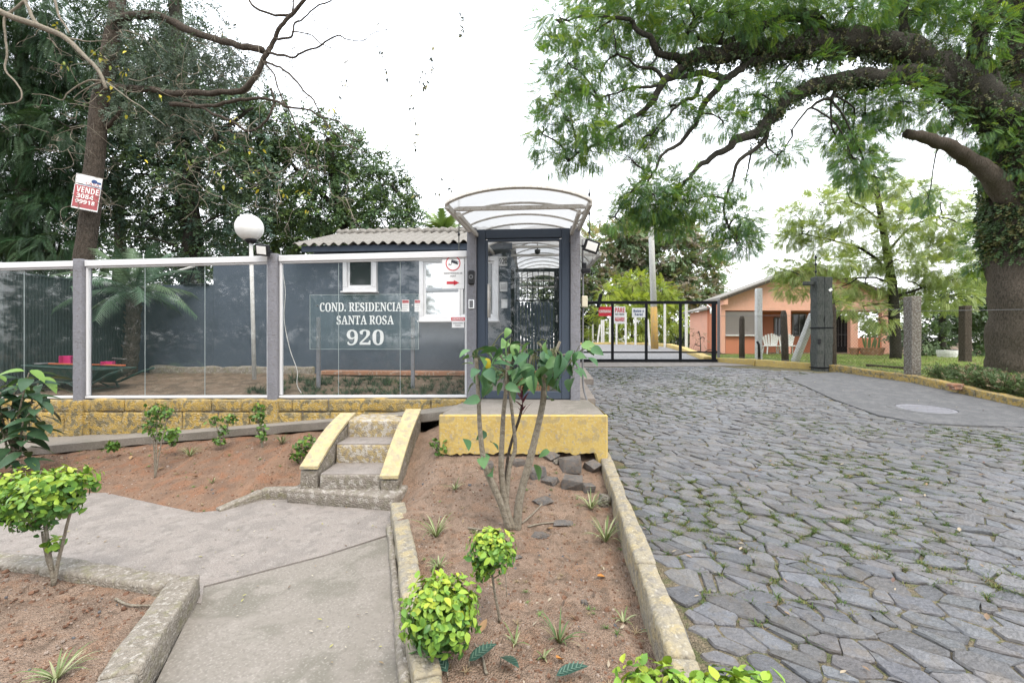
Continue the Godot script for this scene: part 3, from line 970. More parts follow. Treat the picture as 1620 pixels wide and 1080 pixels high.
func build_road() -> void:
	var root := Node3D.new()
	root.name = "cobbled_road"
	root.set_meta("kind", "structure")
	add_child(root)
	part(root, "joint_soil", grid_sheet(40, 60, func(s, t):
		var d := lerpf(-3.0, 15.2, t)
		var left := along([[-3.0, 0.1, 0], [1.9, 0.78, 0], [5.0, 1.03, 0], [6.2, 1.0, 0], [15.2, 1.6, 0]], d).x
		var x := lerpf(left, minf(lawn_edge(d) + 0.05, 9.4), s)
		return Vector3(x, road_y(d) - 0.013 + 0.007 * wob.get_noise_2d(x * 300.0, d * 300.0), -d)), M.joint)
	rng.seed = 4
	var step := 0.115
	var ea := Vector2(0.86, -0.51) * 1.28  # the stones lie mostly with their long sides one way
	var eb := Vector2(0.51, 0.86) * 0.8
	var seeds := {}
	for j in range(-20, 164):
		for i in range(-90, 84):
			var q := Vector2((i + 0.5 * (j % 2)) * step * 1.05, j * step * 0.97)
			var w := ea * q.x + eb * q.y
			if w.x < -0.2 or w.x > 9.8 or w.y < -1.0 or w.y > 14.4 or rng.randf() < 0.17:
				continue
			seeds[Vector2i(i, j)] = q + Vector2(spread(-0.5, 0.5), spread(-0.5, 0.5)) * step * 1.0
	var stones := []
	var corners := []
	for key in seeds:
		var sp: Vector2 = seeds[key]
		var p := ea * sp.x + eb * sp.y
		if not Geometry2D.is_point_in_polygon(p, road_poly):
			continue
		if Geometry2D.is_point_in_polygon(p, asphalt_poly):
			continue
		var own := 0.0075 * fmod(absf(sp.x * 91.7 + sp.y * 37.3), 1.0)
		var cell := PackedVector2Array([sp + Vector2(-0.28, -0.28), sp + Vector2(0.28, -0.28), sp + Vector2(0.28, 0.28), sp + Vector2(-0.28, 0.28)])
		for dj in range(-3, 4):
			for di in range(-3, 4):
				var k2: Vector2i = key + Vector2i(di, dj)
				if k2 == key or not seeds.has(k2):
					continue
				var q: Vector2 = seeds[k2]
				var dir := (q - sp).normalized()
				var gap := 0.0015 + 0.0085 * pow(fmod(absf(sp.x + q.x) * 7.31 + absf(sp.y + q.y) * 3.77, 1.0), 2.0)
				var other := 0.0075 * fmod(absf(q.x * 91.7 + q.y * 37.3), 1.0)
				cell = clip(cell, (sp + q) * 0.5 + dir * ((own - other) * 0.5 / maxf(sp.distance_to(q), 0.055) - gap), dir)
		var poly := PackedVector2Array()
		for c in cell:
			poly.append(ea * c.x + eb * c.y)
		# the kerbs and the platform cut the outermost stones
		for i in road_poly.size():
			var a := road_poly[i]
			var b := road_poly[(i + 1) % road_poly.size()]
			if p.distance_to(Geometry2D.get_closest_point_to_segment(p, a, b)) < 0.5:
				var n := Vector2(b.y - a.y, a.x - b.x).normalized()
				if n.dot(p - a) > 0:
					n = -n
				if i != 3:
					poly = clip(poly, a, n)
		if poly.size() < 3:
			continue
		var area := 0.0
		for i in poly.size():
			area += poly[i].cross(poly[(i + 1) % poly.size()]) * 0.5
		if absf(area) < 0.0016:
			continue
		for c in poly:
			corners.append(c)
		var seen: float = absf(area) / pow(maxf(p.y, 1.2), 3.0)
		var bx := 810.0 + p.x / maxf(p.y, 0.1) * FOCAL
		var by := 540.0 + (EYE - road_y(p.y)) / maxf(p.y, 0.1) * FOCAL
		if p.y < 1.0 or bx < 0 or bx > 1640 or by > 1110:
			seen = 0.0
		stones.append([seen, p, poly])
	stones.sort_custom(func(a, b): return a[0] > b[0])
	var rest := MB.new()
	for i in stones.size():
		var mb := rest if i >= 300 else MB.new()
		var p: Vector2 = stones[i][1]
		var poly: PackedVector2Array = stones[i][2]
		var up := spread(-0.008, 0.007)
		var tx := spread(-0.06, 0.06)
		var tz := spread(-0.06, 0.06)
		var tone := spread(0.11, 0.185)
		var cool := spread(0.0, 1.0)
		mb.col = Color(tone * lerpf(1.06, 0.97, cool), tone, tone * lerpf(0.97, 1.08, cool))
		var ring := []
		for k in poly.size():
			var a := poly[k]
			var b := poly[(k + 1) % poly.size()]
			var l := a.distance_to(b)
			if l < 0.025:
				continue
			ring.append(a.lerp(b, minf(0.008 / l, 0.4)))
			if l > 0.09:
				var nrm := Vector2(b.y - a.y, a.x - b.x).normalized()
				ring.append(a.lerp(b, spread(0.35, 0.65)) + nrm * spread(-0.006, 0.004))
			ring.append(b.lerp(a, minf(0.008 / l, 0.4)))
		if ring.size() < 3:
			continue
		var rise := func(q: Vector2) -> float:
			return road_y(q.y) + up + (q.x - p.x) * tx + (q.y - p.y) * tz + 0.004 * wob.get_noise_2d(q.x * 700.0, q.y * 700.0)
		var edge := spread(0.004, 0.009)
		var ctr := Vector3(p.x, rise.call(p) + spread(0.0, 0.006), -p.y)
		for k in ring.size():
			var a: Vector2 = ring[k]
			var b: Vector2 = ring[(k + 1) % ring.size()]
			var ia := a.lerp(p, edge / maxf(a.distance_to(p), 0.03))
			var ib := b.lerp(p, edge / maxf(b.distance_to(p), 0.03))
			var ta := Vector3(ia.x, rise.call(ia), -ia.y)
			var tb := Vector3(ib.x, rise.call(ib), -ib.y)
			var ma := Vector3(a.x, rise.call(a) - 0.01, -a.y)
			var mbb := Vector3(b.x, rise.call(b) - 0.01, -b.y)
			var inside := ctr - Vector3(0, 0.2, 0)
			mb.face([ctr, ta, tb], inside)
			mb.face([ta, tb, mbb, ma], inside)
			mb.face([ma, mbb, mbb - Vector3(0, 0.06, 0), ma - Vector3(0, 0.06, 0)], inside)
		if i < 300:
			part(root, "cobble", mb.mesh(), M.stone)
	part(root, "distant_cobbles", rest.mesh(), M.stone, "stuff")
	# grass in the joints
	var tuft := strap_tuft(9, 0.055, 0.006, 3, 1.0)
	var nz := FastNoiseLite.new()
	nz.seed = 21
	nz.frequency = 0.45
	var places := []
	var cols := []
	for c in corners:
		var amount := nz.get_noise_2d(c.x, c.y) + spread(-0.35, 0.35)
		if amount < 0.16 or c.y < 0.5:
			continue
		for k in (1 + int(maxf(amount, 0.0) * 8.0)):
			var q: Vector2 = c + Vector2(spread(-0.035, 0.035), spread(-0.03, 0.03))
			places.append(Transform3D(Basis(Vector3.UP, spread(0, TAU)).scaled(Vector3.ONE * spread(0.4, 1.0)), Vector3(q.x, road_y(q.y) - 0.02, -q.y)))
			var dry := rng.randf()
			cols.append(Color(0.16, 0.17, 0.05) if dry < 0.25 else Color(0.2, 0.15, 0.08) if dry < 0.35 else Color(0.075, 0.125, 0.03))
	many(root, "joint_grass", tuft, M.leaf, places, cols)
	# smooth patch with the manhole
	var mb2 := MB.new()
	mb2.slab(asphalt_poly, func(_x: float, d: float) -> float: return road_y(d) + 0.014, 0.06)
	structure("asphalt_patch", mb2.mesh(), M.asphalt)
	var mh := thing("manhole_cover", "round worn manhole cover set in the smooth asphalt patch", "manhole", Vector3(6.87, road_y(7.55), -7.55))
	mb2 = MB.new()
	mb2.t = Transform3D(Basis(Vector3.RIGHT, atan(0.062)), Vector3(6.87, road_y(7.55) + 0.012, -7.55))
	mb2.lathe([Vector2(0.52, -0.03), Vector2(0.51, 0.006), Vector2(0.4, 0.012), Vector2(0.395, -0.01)], Vector3.ZERO, 32)
	part(mh, "frame_ring", mb2.mesh(), M.asphalt)
	var cv := MB.new()
	cv.t = mb2.t
	cv.lathe([Vector2(0.385, -0.02), Vector2(0.383, 0.008), Vector2(0.33, 0.01), Vector2(0.32, 0.003), Vector2(0.0, 0.004)], Vector3.ZERO, 32)
	for k in 5:
		cv.box(Vector3(0, 0.006, -0.22 + k * 0.11), Vector3(0.55 if k != 2 else 0.62, 0.008, 0.03), 0.002)
	part(mh, "cover", cv.mesh(), M.post_grey)
	# bare concrete strip before the gate, the rail and the drive beyond
	mb2 = MB.new()
	mb2.slab(PackedVector2Array([Vector2(1.56, 13.5), Vector2(4.5, 13.7), Vector2(7.4, 13.95), Vector2(6.62, 15.3), Vector2(1.62, 15.3)]), func(_x: float, d: float) -> float: return road_y(d) + 0.006, 0.05)
	structure("gate_threshold", mb2.mesh(), M.concrete)
	structure("drive_beyond_gate", grid_sheet(20, 40, func(s, t):
		var d := lerpf(15.25, 34.0, t)
		var left := along([[15.0, 1.6, 0], [20.0, 1.9, 0], [34.0, -6.0, 0]], d).x
		var right := along([[15.0, 6.6, 0], [21.5, 8.1, 0], [26.0, 8.9, 0], [29.5, 8.8, 0], [34.0, 5.0, 0]], d).x
		return Vector3(lerpf(left, right, s), road_y(d), -d)), M.far_cobble)


func wall_top(u: float) -> float:
	return 0.862 + u * 0.0105


func rail_top(u: float) -> float:
	return 2.812 + u * 0.0115


func lettering(parent: Node3D, words: String, font: Array, cap: float, where: Transform3D, m: Material, wide := 0.0, weight := 400) -> MeshInstance3D:  # flat print; where is in world metres, facing its z
	var f := SystemFont.new()
	f.font_names = PackedStringArray(font)
	f.font_weight = weight
	var t := TextMesh.new()
	t.text = words
	t.font = f
	t.font_size = 64
	t.pixel_size = cap / (0.72 * 64.0)
	t.depth = 0.003
	t.curve_step = 2.0
	var o := MeshInstance3D.new()
	o.name = "lettering"
	o.mesh = t
	o.material_override = m
	var b := where.basis
	if wide > 0.0:
		var w := t.get_aabb().size.x
		if w > 0.0:
			b = b * Basis.from_scale(Vector3(wide / w, 1, 1))
	var up: Node = parent
	var org := where.origin
	while up != self and up is Node3D:
		org -= up.position
		up = up.get_parent()
	o.transform = Transform3D(b, org)
	parent.add_child(o, true)
	return o


const SERIF := ["Droid Serif"]
const SANS := ["Droid Sans"]


func build_fence() -> void:
	# low wall of rough painted blocks
	var wall := thing("low_block_wall", "low wall of rough yellow painted blocks under the glass fence", "wall", on_site(-3, 0.3, 0))
	rng.seed = 31
	for course in 2:
		var u := -8.3 + course * 0.2
		while u < -0.03:
			var w := spread(0.34, 0.52)
			if course == 1 and u > -1.6:
				w = 0.9
			var e := minf(u + w, -0.005)
			if e - u < 0.1:
				break
			var mid := (u + e) * 0.5
			var top := wall_top(mid) - 0.025
			var base := along(walk_back, -0.593 + mid * 0.9976).y - 0.06
			var split := top - 0.17
			var hi := top if course == 1 else split - 0.005
			var lo := split + 0.003 if course == 1 else base
			if hi - lo > 0.05:
				var mb := MB.new()
				mb.t = site
				mb.rough(Vector3(mid, (hi + lo) * 0.5, spread(0.0, 0.012)), Vector3(e - u - 0.008, hi - lo, 0.15), 0.02, 0.03, wob, 0.05)
				part(wall, "block", mb.mesh(true), M.block)
			u = e
	var bed := MB.new()
	bed.t = site
	for k in 8:
		var a := -8.3 + k * 1.036
		bed.box(Vector3(a + 0.515, (wall_top(a) + 0.1) * 0.5, -0.005), Vector3(1.03, wall_top(a) - 0.14, 0.1), 0.004)
	part(wall, "mortar", bed.mesh(), M.curb)
	# posts
	for k in [[-8.25, "grey concrete fence post at the far left end of the glass fence"], [-5.55, "chipped grey fence post beside the wheelbarrow"], [-2.69, "grey fence post carrying the floodlight, between the two glass bays"]]:
		var mb := MB.new()
		mb.t = site
		var u: float = k[0]
		var lo := wall_top(u) - 0.36
		mb.rough(Vector3(u, (rail_top(u) + 0.02 + lo) * 0.5, 0.0), Vector3(0.135, rail_top(u) + 0.02 - lo, 0.155), 0.008, 0.008, wob, 0.08)
		var p := thing("fence_post", k[1], "post", on_site(u, lo, 0), "posts of the glass fence")
		part(p, "shaft", mb.mesh(true), M.post_grey)
		if k[0] == -5.55 or k[0] == -2.69:  # a yellow painted foot
			mb = MB.new()
			mb.t = site
			var yt := wall_top(u) - 0.03
			var yb := along(walk_back, -0.593 + u * 0.9976).y - 0.02
			mb.rough(Vector3(u, (yt + yb) * 0.5, 0.02), Vector3(0.2, yt - yb, 0.17), 0.015, 0.02, wob, 0.06)
			part(p, "painted_foot", mb.mesh(true), M.block)
	# glass bays
	for bay in [[-8.17, -5.625, [-7.3, -6.45], "left glass fence bay in front of the wheelbarrow and ribbed sheeting", 0], [-5.475, -2.765, [-4.6, -3.71], "middle glass fence bay in front of the small palm", 1], [-2.615, -0.005, [-1.785, -0.925], "right glass fence bay in front of the etched name sign", 2]]:
		var a: float = bay[0]
		var b: float = bay[1]
		var root := thing("glass_fence", bay[3], "fence", on_site(a, wall_top(a), 0), "bays of the glass fence")
		var mid := (a + b) * 0.5
		var tilt := Basis(Vector3.BACK, atan(0.011))
		for r in [["top_rail", rail_top(mid) - 0.045, 0.085, 0.09], ["bottom_rail", wall_top(mid) + 0.005, 0.035, 0.075]]:
			var mb := MB.new()
			mb.t = site
			mb.box(Vector3(mid, r[1], 0.0), Vector3(b - a, r[2], r[3]), 0.006, tilt)
			if r[0] == "top_rail":
				mb.box(Vector3(mid, r[1] - 0.055, 0.0), Vector3(b - a, 0.02, 0.05), 0.003, tilt)
			part(root, r[0], mb.mesh(), M.alu_white)
		for u in [a + 0.016, b - 0.016]:
			var mb := MB.new()
			mb.t = site
			mb.box(Vector3(u, (rail_top(u) + wall_top(u)) * 0.5 - 0.04, 0.0), Vector3(0.03, rail_top(u) - wall_top(u) - 0.14, 0.05), 0.004)
			part(root, "side_channel", mb.mesh(), M.alu_white)
		var cuts := [a + 0.03]
		cuts.append_array(bay[2])
		cuts.append(b - 0.03)
		for i in cuts.size() - 1:
			var mb := MB.new()
			mb.t = site
			var c := (cuts[i] + cuts[i + 1]) * 0.5 as float
			var lo := wall_top(c) + 0.02
			var hi := rail_top(c) - 0.1
			mb.box(Vector3(c, (lo + hi) * 0.5, 0.002 * (i % 2)), Vector3(cuts[i + 1] - cuts[i] - 0.008, hi - lo, 0.008), 0.001)
			part(root, "pane", mb.mesh(), M.glass)
			if i > 0:
				mb = MB.new()
				mb.t = site
				mb.box(Vector3(cuts[i], (lo + hi) * 0.5, 0.0), Vector3(0.004, hi - lo, 0.01), 0.001)
				part(root, "seam", mb.mesh(), M.seam)
	# notices behind and on the glass
	var face := site.basis
	var s := thing("camera_sign", "white sign with a camera in a red ring and a red arrow", "sign", on_site(-0.21, 2.28, -0.02))
	var mb := MB.new()
	mb.t = site
	mb.box(Vector3(-0.195, 2.525, 0.022), Vector3(0.3, 0.445, 0.006), 0.002)
	part(s, "panel", mb.mesh(), M.sign_white)
	mb = MB.new()
	mb.t = site
	for e in [[0, 0.2215, 0.302, 0.003], [0, -0.2215, 0.302, 0.003], [0.15, 0, 0.003, 0.447], [-0.15, 0, 0.003, 0.447]]:
		mb.box(Vector3(-0.195 + e[0], 2.525 + e[1], 0.026), Vector3(e[2], e[3], 0.004), 0.0)
	part(s, "border", mb.mesh(), M.print_grey)
	mb = MB.new()
	mb.t = site * Transform3D(Basis(Vector3.RIGHT, PI / 2), Vector3(-0.195, 2.645, 0.026))
	mb.lathe([Vector2(0.1, 0.0), Vector2(0.1, 0.002), Vector2(0.088, 0.002), Vector2(0.088, 0.0)], Vector3.ZERO, 32)
	part(s, "red_ring", mb.mesh(), M.print_red)
	mb = MB.new()
	mb.t = site * Transform3D(Basis(Vector3.BACK, -0.35), Vector3(-0.18, 2.66, 0.026))
	mb.box(Vector3(0, 0, 0), Vector3(0.085, 0.03, 0.003), 0.001)
	mb.box(Vector3(0.008, 0.022, 0), Vector3(0.1, 0.008, 0.003), 0.001)
	mb.box(Vector3(0.05, -0.004, 0), Vector3(0.014, 0.022, 0.003), 0.001)
	mb.box(Vector3(-0.03, -0.034, 0), Vector3(0.008, 0.035, 0.003), 0.001)
	mb.box(Vector3(-0.042, -0.05, 0), Vector3(0.026, 0.008, 0.003), 0.001)
	mb.box(Vector3(-0.056, -0.05, 0), Vector3(0.008, 0.026, 0.003), 0.001)
	part(s, "camera_symbol", mb.mesh(), M.print_dark)
	lettering(s, "IDENTIFIQUE-SE", SANS, 0.02, Transform3D(face, site * Vector3(-0.195, 2.513, 0.026)), M.print_dark, 0.25)
	lettering(s, "AQUI", SANS, 0.022, Transform3D(face, site * Vector3(-0.195, 2.476, 0.026)), M.print_dark, 0.075)
	mb = MB.new()
	mb.t = site
	mb.box(Vector3(-0.225, 2.385, 0.0265), Vector3(0.11, 0.034, 0.003), 0.001)
	var c0 := Vector3(-0.11, 2.385, 0.028)
	mb.tri(c0, Vector3(-0.185, 2.42, 0.028), Vector3(-0.185, 2.35, 0.028))
	part(s, "red_arrow", mb.mesh(), M.print_red)
	var n1 := thing("warning_notice", "small notice with a red heading below the window by the door post", "notice", on_site(-0.14, 1.8, 0))
	mb = MB.new()
	mb.t = site
	mb.box(Vector3(-0.13, 1.9, 0.012), Vector3(0.185, 0.045, 0.002), 0.0)
	part(n1, "heading", mb.mesh(), M.print_red)
	mb = MB.new()
	mb.t = site
	mb.box(Vector3(-0.13, 1.83, 0.012), Vector3(0.165, 0.09, 0.002), 0.0)
	part(n1, "panel", mb.mesh(), M.sign_white)
	lettering(n1, "SORRIA", SANS, 0.026, Transform3D(face, site * Vector3(-0.13, 1.9, 0.015)), M.print_white, 0.155, 700)
	lettering(n1, "VOCÊ ESTÁ SENDO", SANS, 0.013, Transform3D(face, site * Vector3(-0.13, 1.845, 0.015)), M.print_dark, 0.14)
	lettering(n1, "FILMADO", SANS, 0.013, Transform3D(face, site * Vector3(-0.13, 1.815, 0.015)), M.print_dark, 0.08)
	for k in [[-0.855, 0.1, "paper notice with a pink heading stuck on the glass beside the etched sign", 0], [-0.69, 0.08, "narrow paper notice half behind the window frame, right of the other paper", 1]]:
		var n2 := thing("paper_notice", k[2], "notice", on_site(k[0], 2.0, 0))
		mb = MB.new()
		mb.t = site
		mb.box(Vector3(k[0], 2.085, -0.012), Vector3(k[1], 0.16, 0.002), 0.0)
		part(n2, "paper", mb.mesh(), M.sign_white)
		mb = MB.new()
		mb.t = site
		mb.box(Vector3(k[0], 2.14, -0.0105), Vector3(k[1] * 0.9, 0.04, 0.002), 0.0)
		part(n2, "heading", mb.mesh(), M.print_faded_red)
		mb = MB.new()
		mb.t = site
		for q in 4:
			mb.box(Vector3(k[0] - 0.004 * q, 2.1 - q * 0.024, -0.0105), Vector3(k[1] * (0.8 - 0.1 * (q % 2)), 0.006, 0.002), 0.0)
		part(n2, "print_lines", mb.mesh(), M.print_grey)


func floodlight(label: String, where: Vector3, aim: Basis, size: float) -> void:
	var o := thing("floodlight", label, "floodlight", where)
	var mb := MB.new()
	mb.t = Transform3D(aim, where)
	mb.box(Vector3.ZERO, Vector3(size, size * 0.78, size * 0.22), 0.008)
	for k in 7:
		mb.box(Vector3(-size * 0.42 + k * size * 0.14, 0, -size * 0.16), Vector3(size * 0.03, size * 0.66, size * 0.12), 0.0)
	part(o, "housing", mb.mesh(), M.black_plastic)
	mb = MB.new()
	mb.t = Transform3D(aim, where)
	mb.box(Vector3(0, 0, size * 0.1), Vector3(size * 0.74, size * 0.54, size * 0.05), 0.004)
	part(o, "lens", mb.mesh(), M.globe)
	mb = MB.new()
	mb.t = Transform3D(aim, where)
	for s in [-1, 1]:
		mb.box(Vector3(s * size * 0.53, -size * 0.12, -size * 0.08), Vector3(size * 0.04, size * 0.1, size * 0.4), 0.002)
	mb.box(Vector3(0, -size * 0.14, -size * 0.29), Vector3(size * 1.08, size * 0.1, size * 0.04), 0.002)
	part(o, "bracket", mb.mesh(), M.black_steel)


func window_unit(root: Node3D, u0: float, u1: float, y0: float, y1: float, v: float, split: float, left_m: Material, right_m: Material) -> void:
	var fr := MB.new()
	fr.t = site
	var w := 0.075
	for k in [[(u0 + u1) / 2, y1 - w / 2, u1 - u0, w], [(u0 + u1) / 2, y0 + w / 2, u1 - u0, w], [u0 + w / 2, (y0 + y1) / 2, w, y1 - y0 - 2 * w - 0.002], [u1 - w / 2, (y0 + y1) / 2, w, y1 - y0 - 2 * w - 0.002]]:
		fr.box(Vector3(k[0], k[1], -v + 0.035), Vector3(k[2], k[3], 0.1), 0.006)
	fr.box(Vector3((u0 + u1) / 2, y0 - 0.012, -v + 0.06), Vector3(u1 - u0 + 0.04, 0.03, 0.16), 0.006)
	var win := part(root, "window", fr.mesh(), M.alu_white)
	var cuts := [u0 + w, u1 - w]
	if split > 0.0:
		cuts = [u0 + w, lerpf(u0, u1, split), u1 - w]
	for i in cuts.size() - 1:
		var sash := MB.new()
		sash.t = site
		var a: float = cuts[i]
		var b: float = cuts[i + 1]
		var z := -v + 0.03 - 0.022 * i
		var h := y1 - y0 - 2 * w
		for k in [[(a + b) / 2, y1 - w - 0.02, b - a, 0.04], [(a + b) / 2, y0 + w + 0.02, b - a, 0.04], [a + 0.02, (y0 + y1) / 2, 0.04, h - 0.082], [b - 0.02, (y0 + y1) / 2, 0.04, h - 0.082]]:
			sash.box(Vector3(k[0], k[1], z), Vector3(k[2] - 0.002, k[3], 0.024), 0.003)
		part(win, "sash", sash.mesh(), M.alu_white)
		var gl := MB.new()
		gl.t = site
		gl.box(Vector3((a + b) / 2, (y0 + y1) / 2, z - 0.002), Vector3(b - a - 0.076, h - 0.078, 0.006), 0.0)
		part(win, "pane", gl.mesh(), left_m if i == 0 else right_m)


func build_guardhouse() -> void:
	var v := 2.0
	var g := thing("guardhouse", "slate blue guardhouse with white framed windows and corrugated roof", "building", on_site(-1.4, 1.0, 2.0))
	var mb := MB.new()
	mb.t = site
	# walls 0.15 thick round the room, with the window openings left open
	var lo := 0.9
	var hi := 3.28
	var ua := -3.18
	var ub := 0.4
	var holes := [[-2.6, -1.98, 2.5, 3.16], [-1.2, 0.22, 1.97, 3.1]]  # u0, u1, y0, y1
	var spans := [[ua, -2.6, lo, hi], [-1.98, -1.2, lo, hi], [0.22, ub, lo, hi], [-2.6, -1.98, lo, 2.5], [-2.6, -1.98, 3.16, hi], [-1.2, 0.22, lo, 1.97], [-1.2, 0.22, 3.1, hi]]
	for q in spans:
		mb.box(Vector3((q[0] + q[1]) / 2, (q[2] + q[3]) / 2, -v - 0.075), Vector3(q[1] - q[0], q[3] - q[2], 0.15), 0.0)
	mb.box(Vector3(ua + 0.075, (lo + hi) / 2, -v - 1.8), Vector3(0.15, hi - lo, 3.3), 0.002)
	mb.box(Vector3(ub - 0.075, (lo + hi) / 2, -v - 1.8), Vector3(0.15, hi - lo, 3.3), 0.002)
	mb.box(Vector3((ua + ub) / 2, (lo + hi) / 2, -v - 3.55), Vector3(ub - ua, hi - lo, 0.15), 0.002)
	part(g, "wall", mb.mesh(), M.slate)
	window_unit(g, -2.6, -1.98, 2.5, 3.16, v, 0.0, M.dark_glass, M.dark_glass)
	window_unit(g, -1.2, 0.22, 1.97, 3.1, v, 0.52, M.mirror, M.dark_glass)
	mb = MB.new()
	mb.t = site
	mb.box(Vector3(-1.45, 1.045, -v + 0.16), Vector3(3.0, 0.075, 0.3), 0.01)
	part(g, "footing", mb.mesh(), M.terracotta)
	# fascia and corrugated sheets
	mb = MB.new()
	mb.t = site
	mb.box(Vector3(-1.4, 3.24, -1.76), Vector3(3.75, 0.11, 0.03), 0.003)
	part(g, "fascia", mb.mesh(), M.frame_slate)
	var y0 := 3.31
	var y1 := 3.92
	for k in 4:
		var u0 := -3.4 + k * 0.94
		var rm := MB.new()
		rm.t = site
		var n := 44
		var lay := 0.012 * (k % 2)
		for sl in 2:
			var va := 1.68 if sl == 0 else 3.5
			var vb := 3.5 if sl == 0 else 5.5
			var ha := y0 if sl == 0 else y1
			var hb := y1 if sl == 0 else y0
			for i in n:
				var p := []
				for e in 2:
					var u := u0 + (i + e) * 0.96 / n
					var wv := 0.028 * cos(u / 0.177 * TAU) + lay
					p.append([Vector3(u, ha + wv, -va), Vector3(u, hb + wv, -vb), Vector3(u, ha + wv - 0.008, -va), Vector3(u, hb + wv - 0.008, -vb)])
				rm.quad(p[0][0], p[1][0], p[1][1], p[0][1])
				rm.quad(p[1][2], p[0][2], p[0][3], p[1][3])
				rm.quad(p[0][2], p[1][2], p[1][0], p[0][0])
		part(g, "roof_sheet", rm.mesh(), M.fibre)
	mb = MB.new()
	mb.t = site
	var cap := PackedVector3Array()
	var n2 := 60
	for i in n2:
		cap.append(Vector3(-3.42 + i * 3.8 / n2, y1 + 0.03 + 0.02 * cos(i * 3.8 / n2 / 0.177 * TAU), -3.5))
	mb.tube(cap, taper(n2, 0.07, 0.07), 8)
	part(g, "ridge_cap", mb.mesh(true), M.fibre)
	# number plate, papers by the window
	mb = MB.new()
	mb.t = site
	mb.box(Vector3(0.3, 3.02, -v + 0.012), Vector3(0.17, 0.17, 0.016), 0.003)
	var np := thing("number_plate", "small white plate with the number 920 under the canopy", "sign", on_site(0.3, 2.93, v))
	part(np, "panel", mb.mesh(), M.sign_white)
	lettering(np, "920", SANS, 0.095, Transform3D(site.basis, site * Vector3(0.3, 3.02, -v + 0.021)), M.print_dark, 0.145, 700)
	var pn := thing("paper_notice", "white papers taped below the 920 plate by the guardhouse window", "notice", on_site(0.3, 2.2, v))
	mb = MB.new()
	mb.t = site
	mb.box(Vector3(0.305, 2.57, -v + 0.006), Vector3(0.14, 0.17, 0.003), 0.0)
	part(pn, "paper", mb.mesh(), M.sign_white)
	mb = MB.new()
	mb.t = site
	mb.box(Vector3(0.32, 2.27, -v + 0.006), Vector3(0.11, 0.16, 0.003), 0.0)
	part(pn, "paper", mb.mesh(), M.sign_white)
	mb = MB.new()
	mb.t = site
	for q in 3:
		mb.box(Vector3(0.305, 2.61 - q * 0.035, -v + 0.009), Vector3(0.1, 0.01, 0.003), 0.0)
	part(pn, "print_lines", mb.mesh(), M.print_grey)
	# boundary wall left of the guardhouse
	var bw := thing("boundary_wall", "dark slate garden wall behind the lamp post and palm", "wall", on_site(-4.9, 0.9, 2.1))
	mb = MB.new()
	mb.t = site
	mb.box(Vector3(-4.16, 2.0, -2.1), Vector3(1.95, 2.3, 0.15), 0.004)
	part(bw, "wall_panel", mb.mesh(), M.slate)
	mb = MB.new()
	mb.t = site
	mb.box(Vector3(-5.92, 1.77, -2.102), Vector3(1.56, 1.78, 0.15), 0.004)
	part(bw, "wall_panel", mb.mesh(), M.slate)
	mb = MB.new()
	mb.t = site
	mb.rough(Vector3(-4.75, 0.99, -2.0), Vector3(3.2, 0.3, 0.12), 0.03, 0.05, wob, 0.1)
	part(bw, "mossy_footing", mb.mesh(true), M.curb)
	# ribbed sheeting on the left side
	var rs := thing("ribbed_sheet_fence", "tall grey green ribbed metal sheeting along the left side", "fence", on_site(-6.75, 0.8, 1.0))
	for k in 5:
		var sm := MB.new()
		sm.t = site
		var n := 60
		var a := Vector2(-6.97, 0.1).lerp(Vector2(-6.68, 2.05), k / 3.0)
		var b := Vector2(-6.97, 0.1).lerp(Vector2(-6.68, 2.05), (k + 1.02) / 3.0)
		if k > 2:
			a = Vector2(-6.97 - (k - 3) * 0.66, 0.12)
			b = a - Vector2(0.67, 0)
		var pts := []
		for i in n + 1:
			var f := float(i) / n
			var ph := fposmod(i * 0.25, 1.0)
			var off: float = [0.0, 0.0, 0.028, 0.028][i % 4]
			pts.append(Vector3(lerpf(a.x, b.x, f) + (off + 0.004 * (k % 2) if k < 3 else 0.0), 0, -lerpf(a.y, b.y, f) + (off + 0.004 * (k % 2) if k > 2 else 0.0)))
		for i in n:
			var p: Vector3 = pts[i]
			var q: Vector3 = pts[i + 1]
			sm.quad(p + Vector3(0, 0.7, 0), q + Vector3(0, 0.7, 0), q + Vector3(0, 2.63 + 0.004 * (k % 2), 0), p + Vector3(0, 2.63 + 0.004 * (k % 2), 0))
		part(rs, "ribbed_sheet", sm.mesh(), M.steel_sheet)
	mb = MB.new()
	mb.t = site
	mb.box(Vector3(-6.815, 2.63, -1.06), Vector3(0.05, 0.03, 2.0), 0.003, Basis(Vector3.UP, -0.147))
	part(rs, "top_capping", mb.mesh(), M.steel_sheet)
	# lean-to bracket light on the wall
	var aw := thing("wall_bracket", "pale tilted tube on a dark wall bracket beside the palm", "bracket", on_site(-5.5, 2.65, 2.0))
	mb = MB.new()
	mb.t = site
	mb.rod(Vector3(-5.75, 2.83, -1.75), Vector3(-5.28, 2.96, -1.75), 0.022, 8)
	part(aw, "tube", mb.mesh(true), M.white_paint)
	mb = MB.new()
	mb.t = site
	mb.rod(Vector3(-5.62, 2.66, -2.02), Vector3(-5.3, 2.92, -1.76), 0.012)
	mb.rod(Vector3(-5.7, 2.66, -2.02), Vector3(-5.2, 2.66, -2.0), 0.02)
	mb.rod(Vector3(-5.25, 2.66, -2.02), Vector3(-5.25, 2.95, -1.78), 0.012)
	part(aw, "bracket", mb.mesh(), M.black_steel)


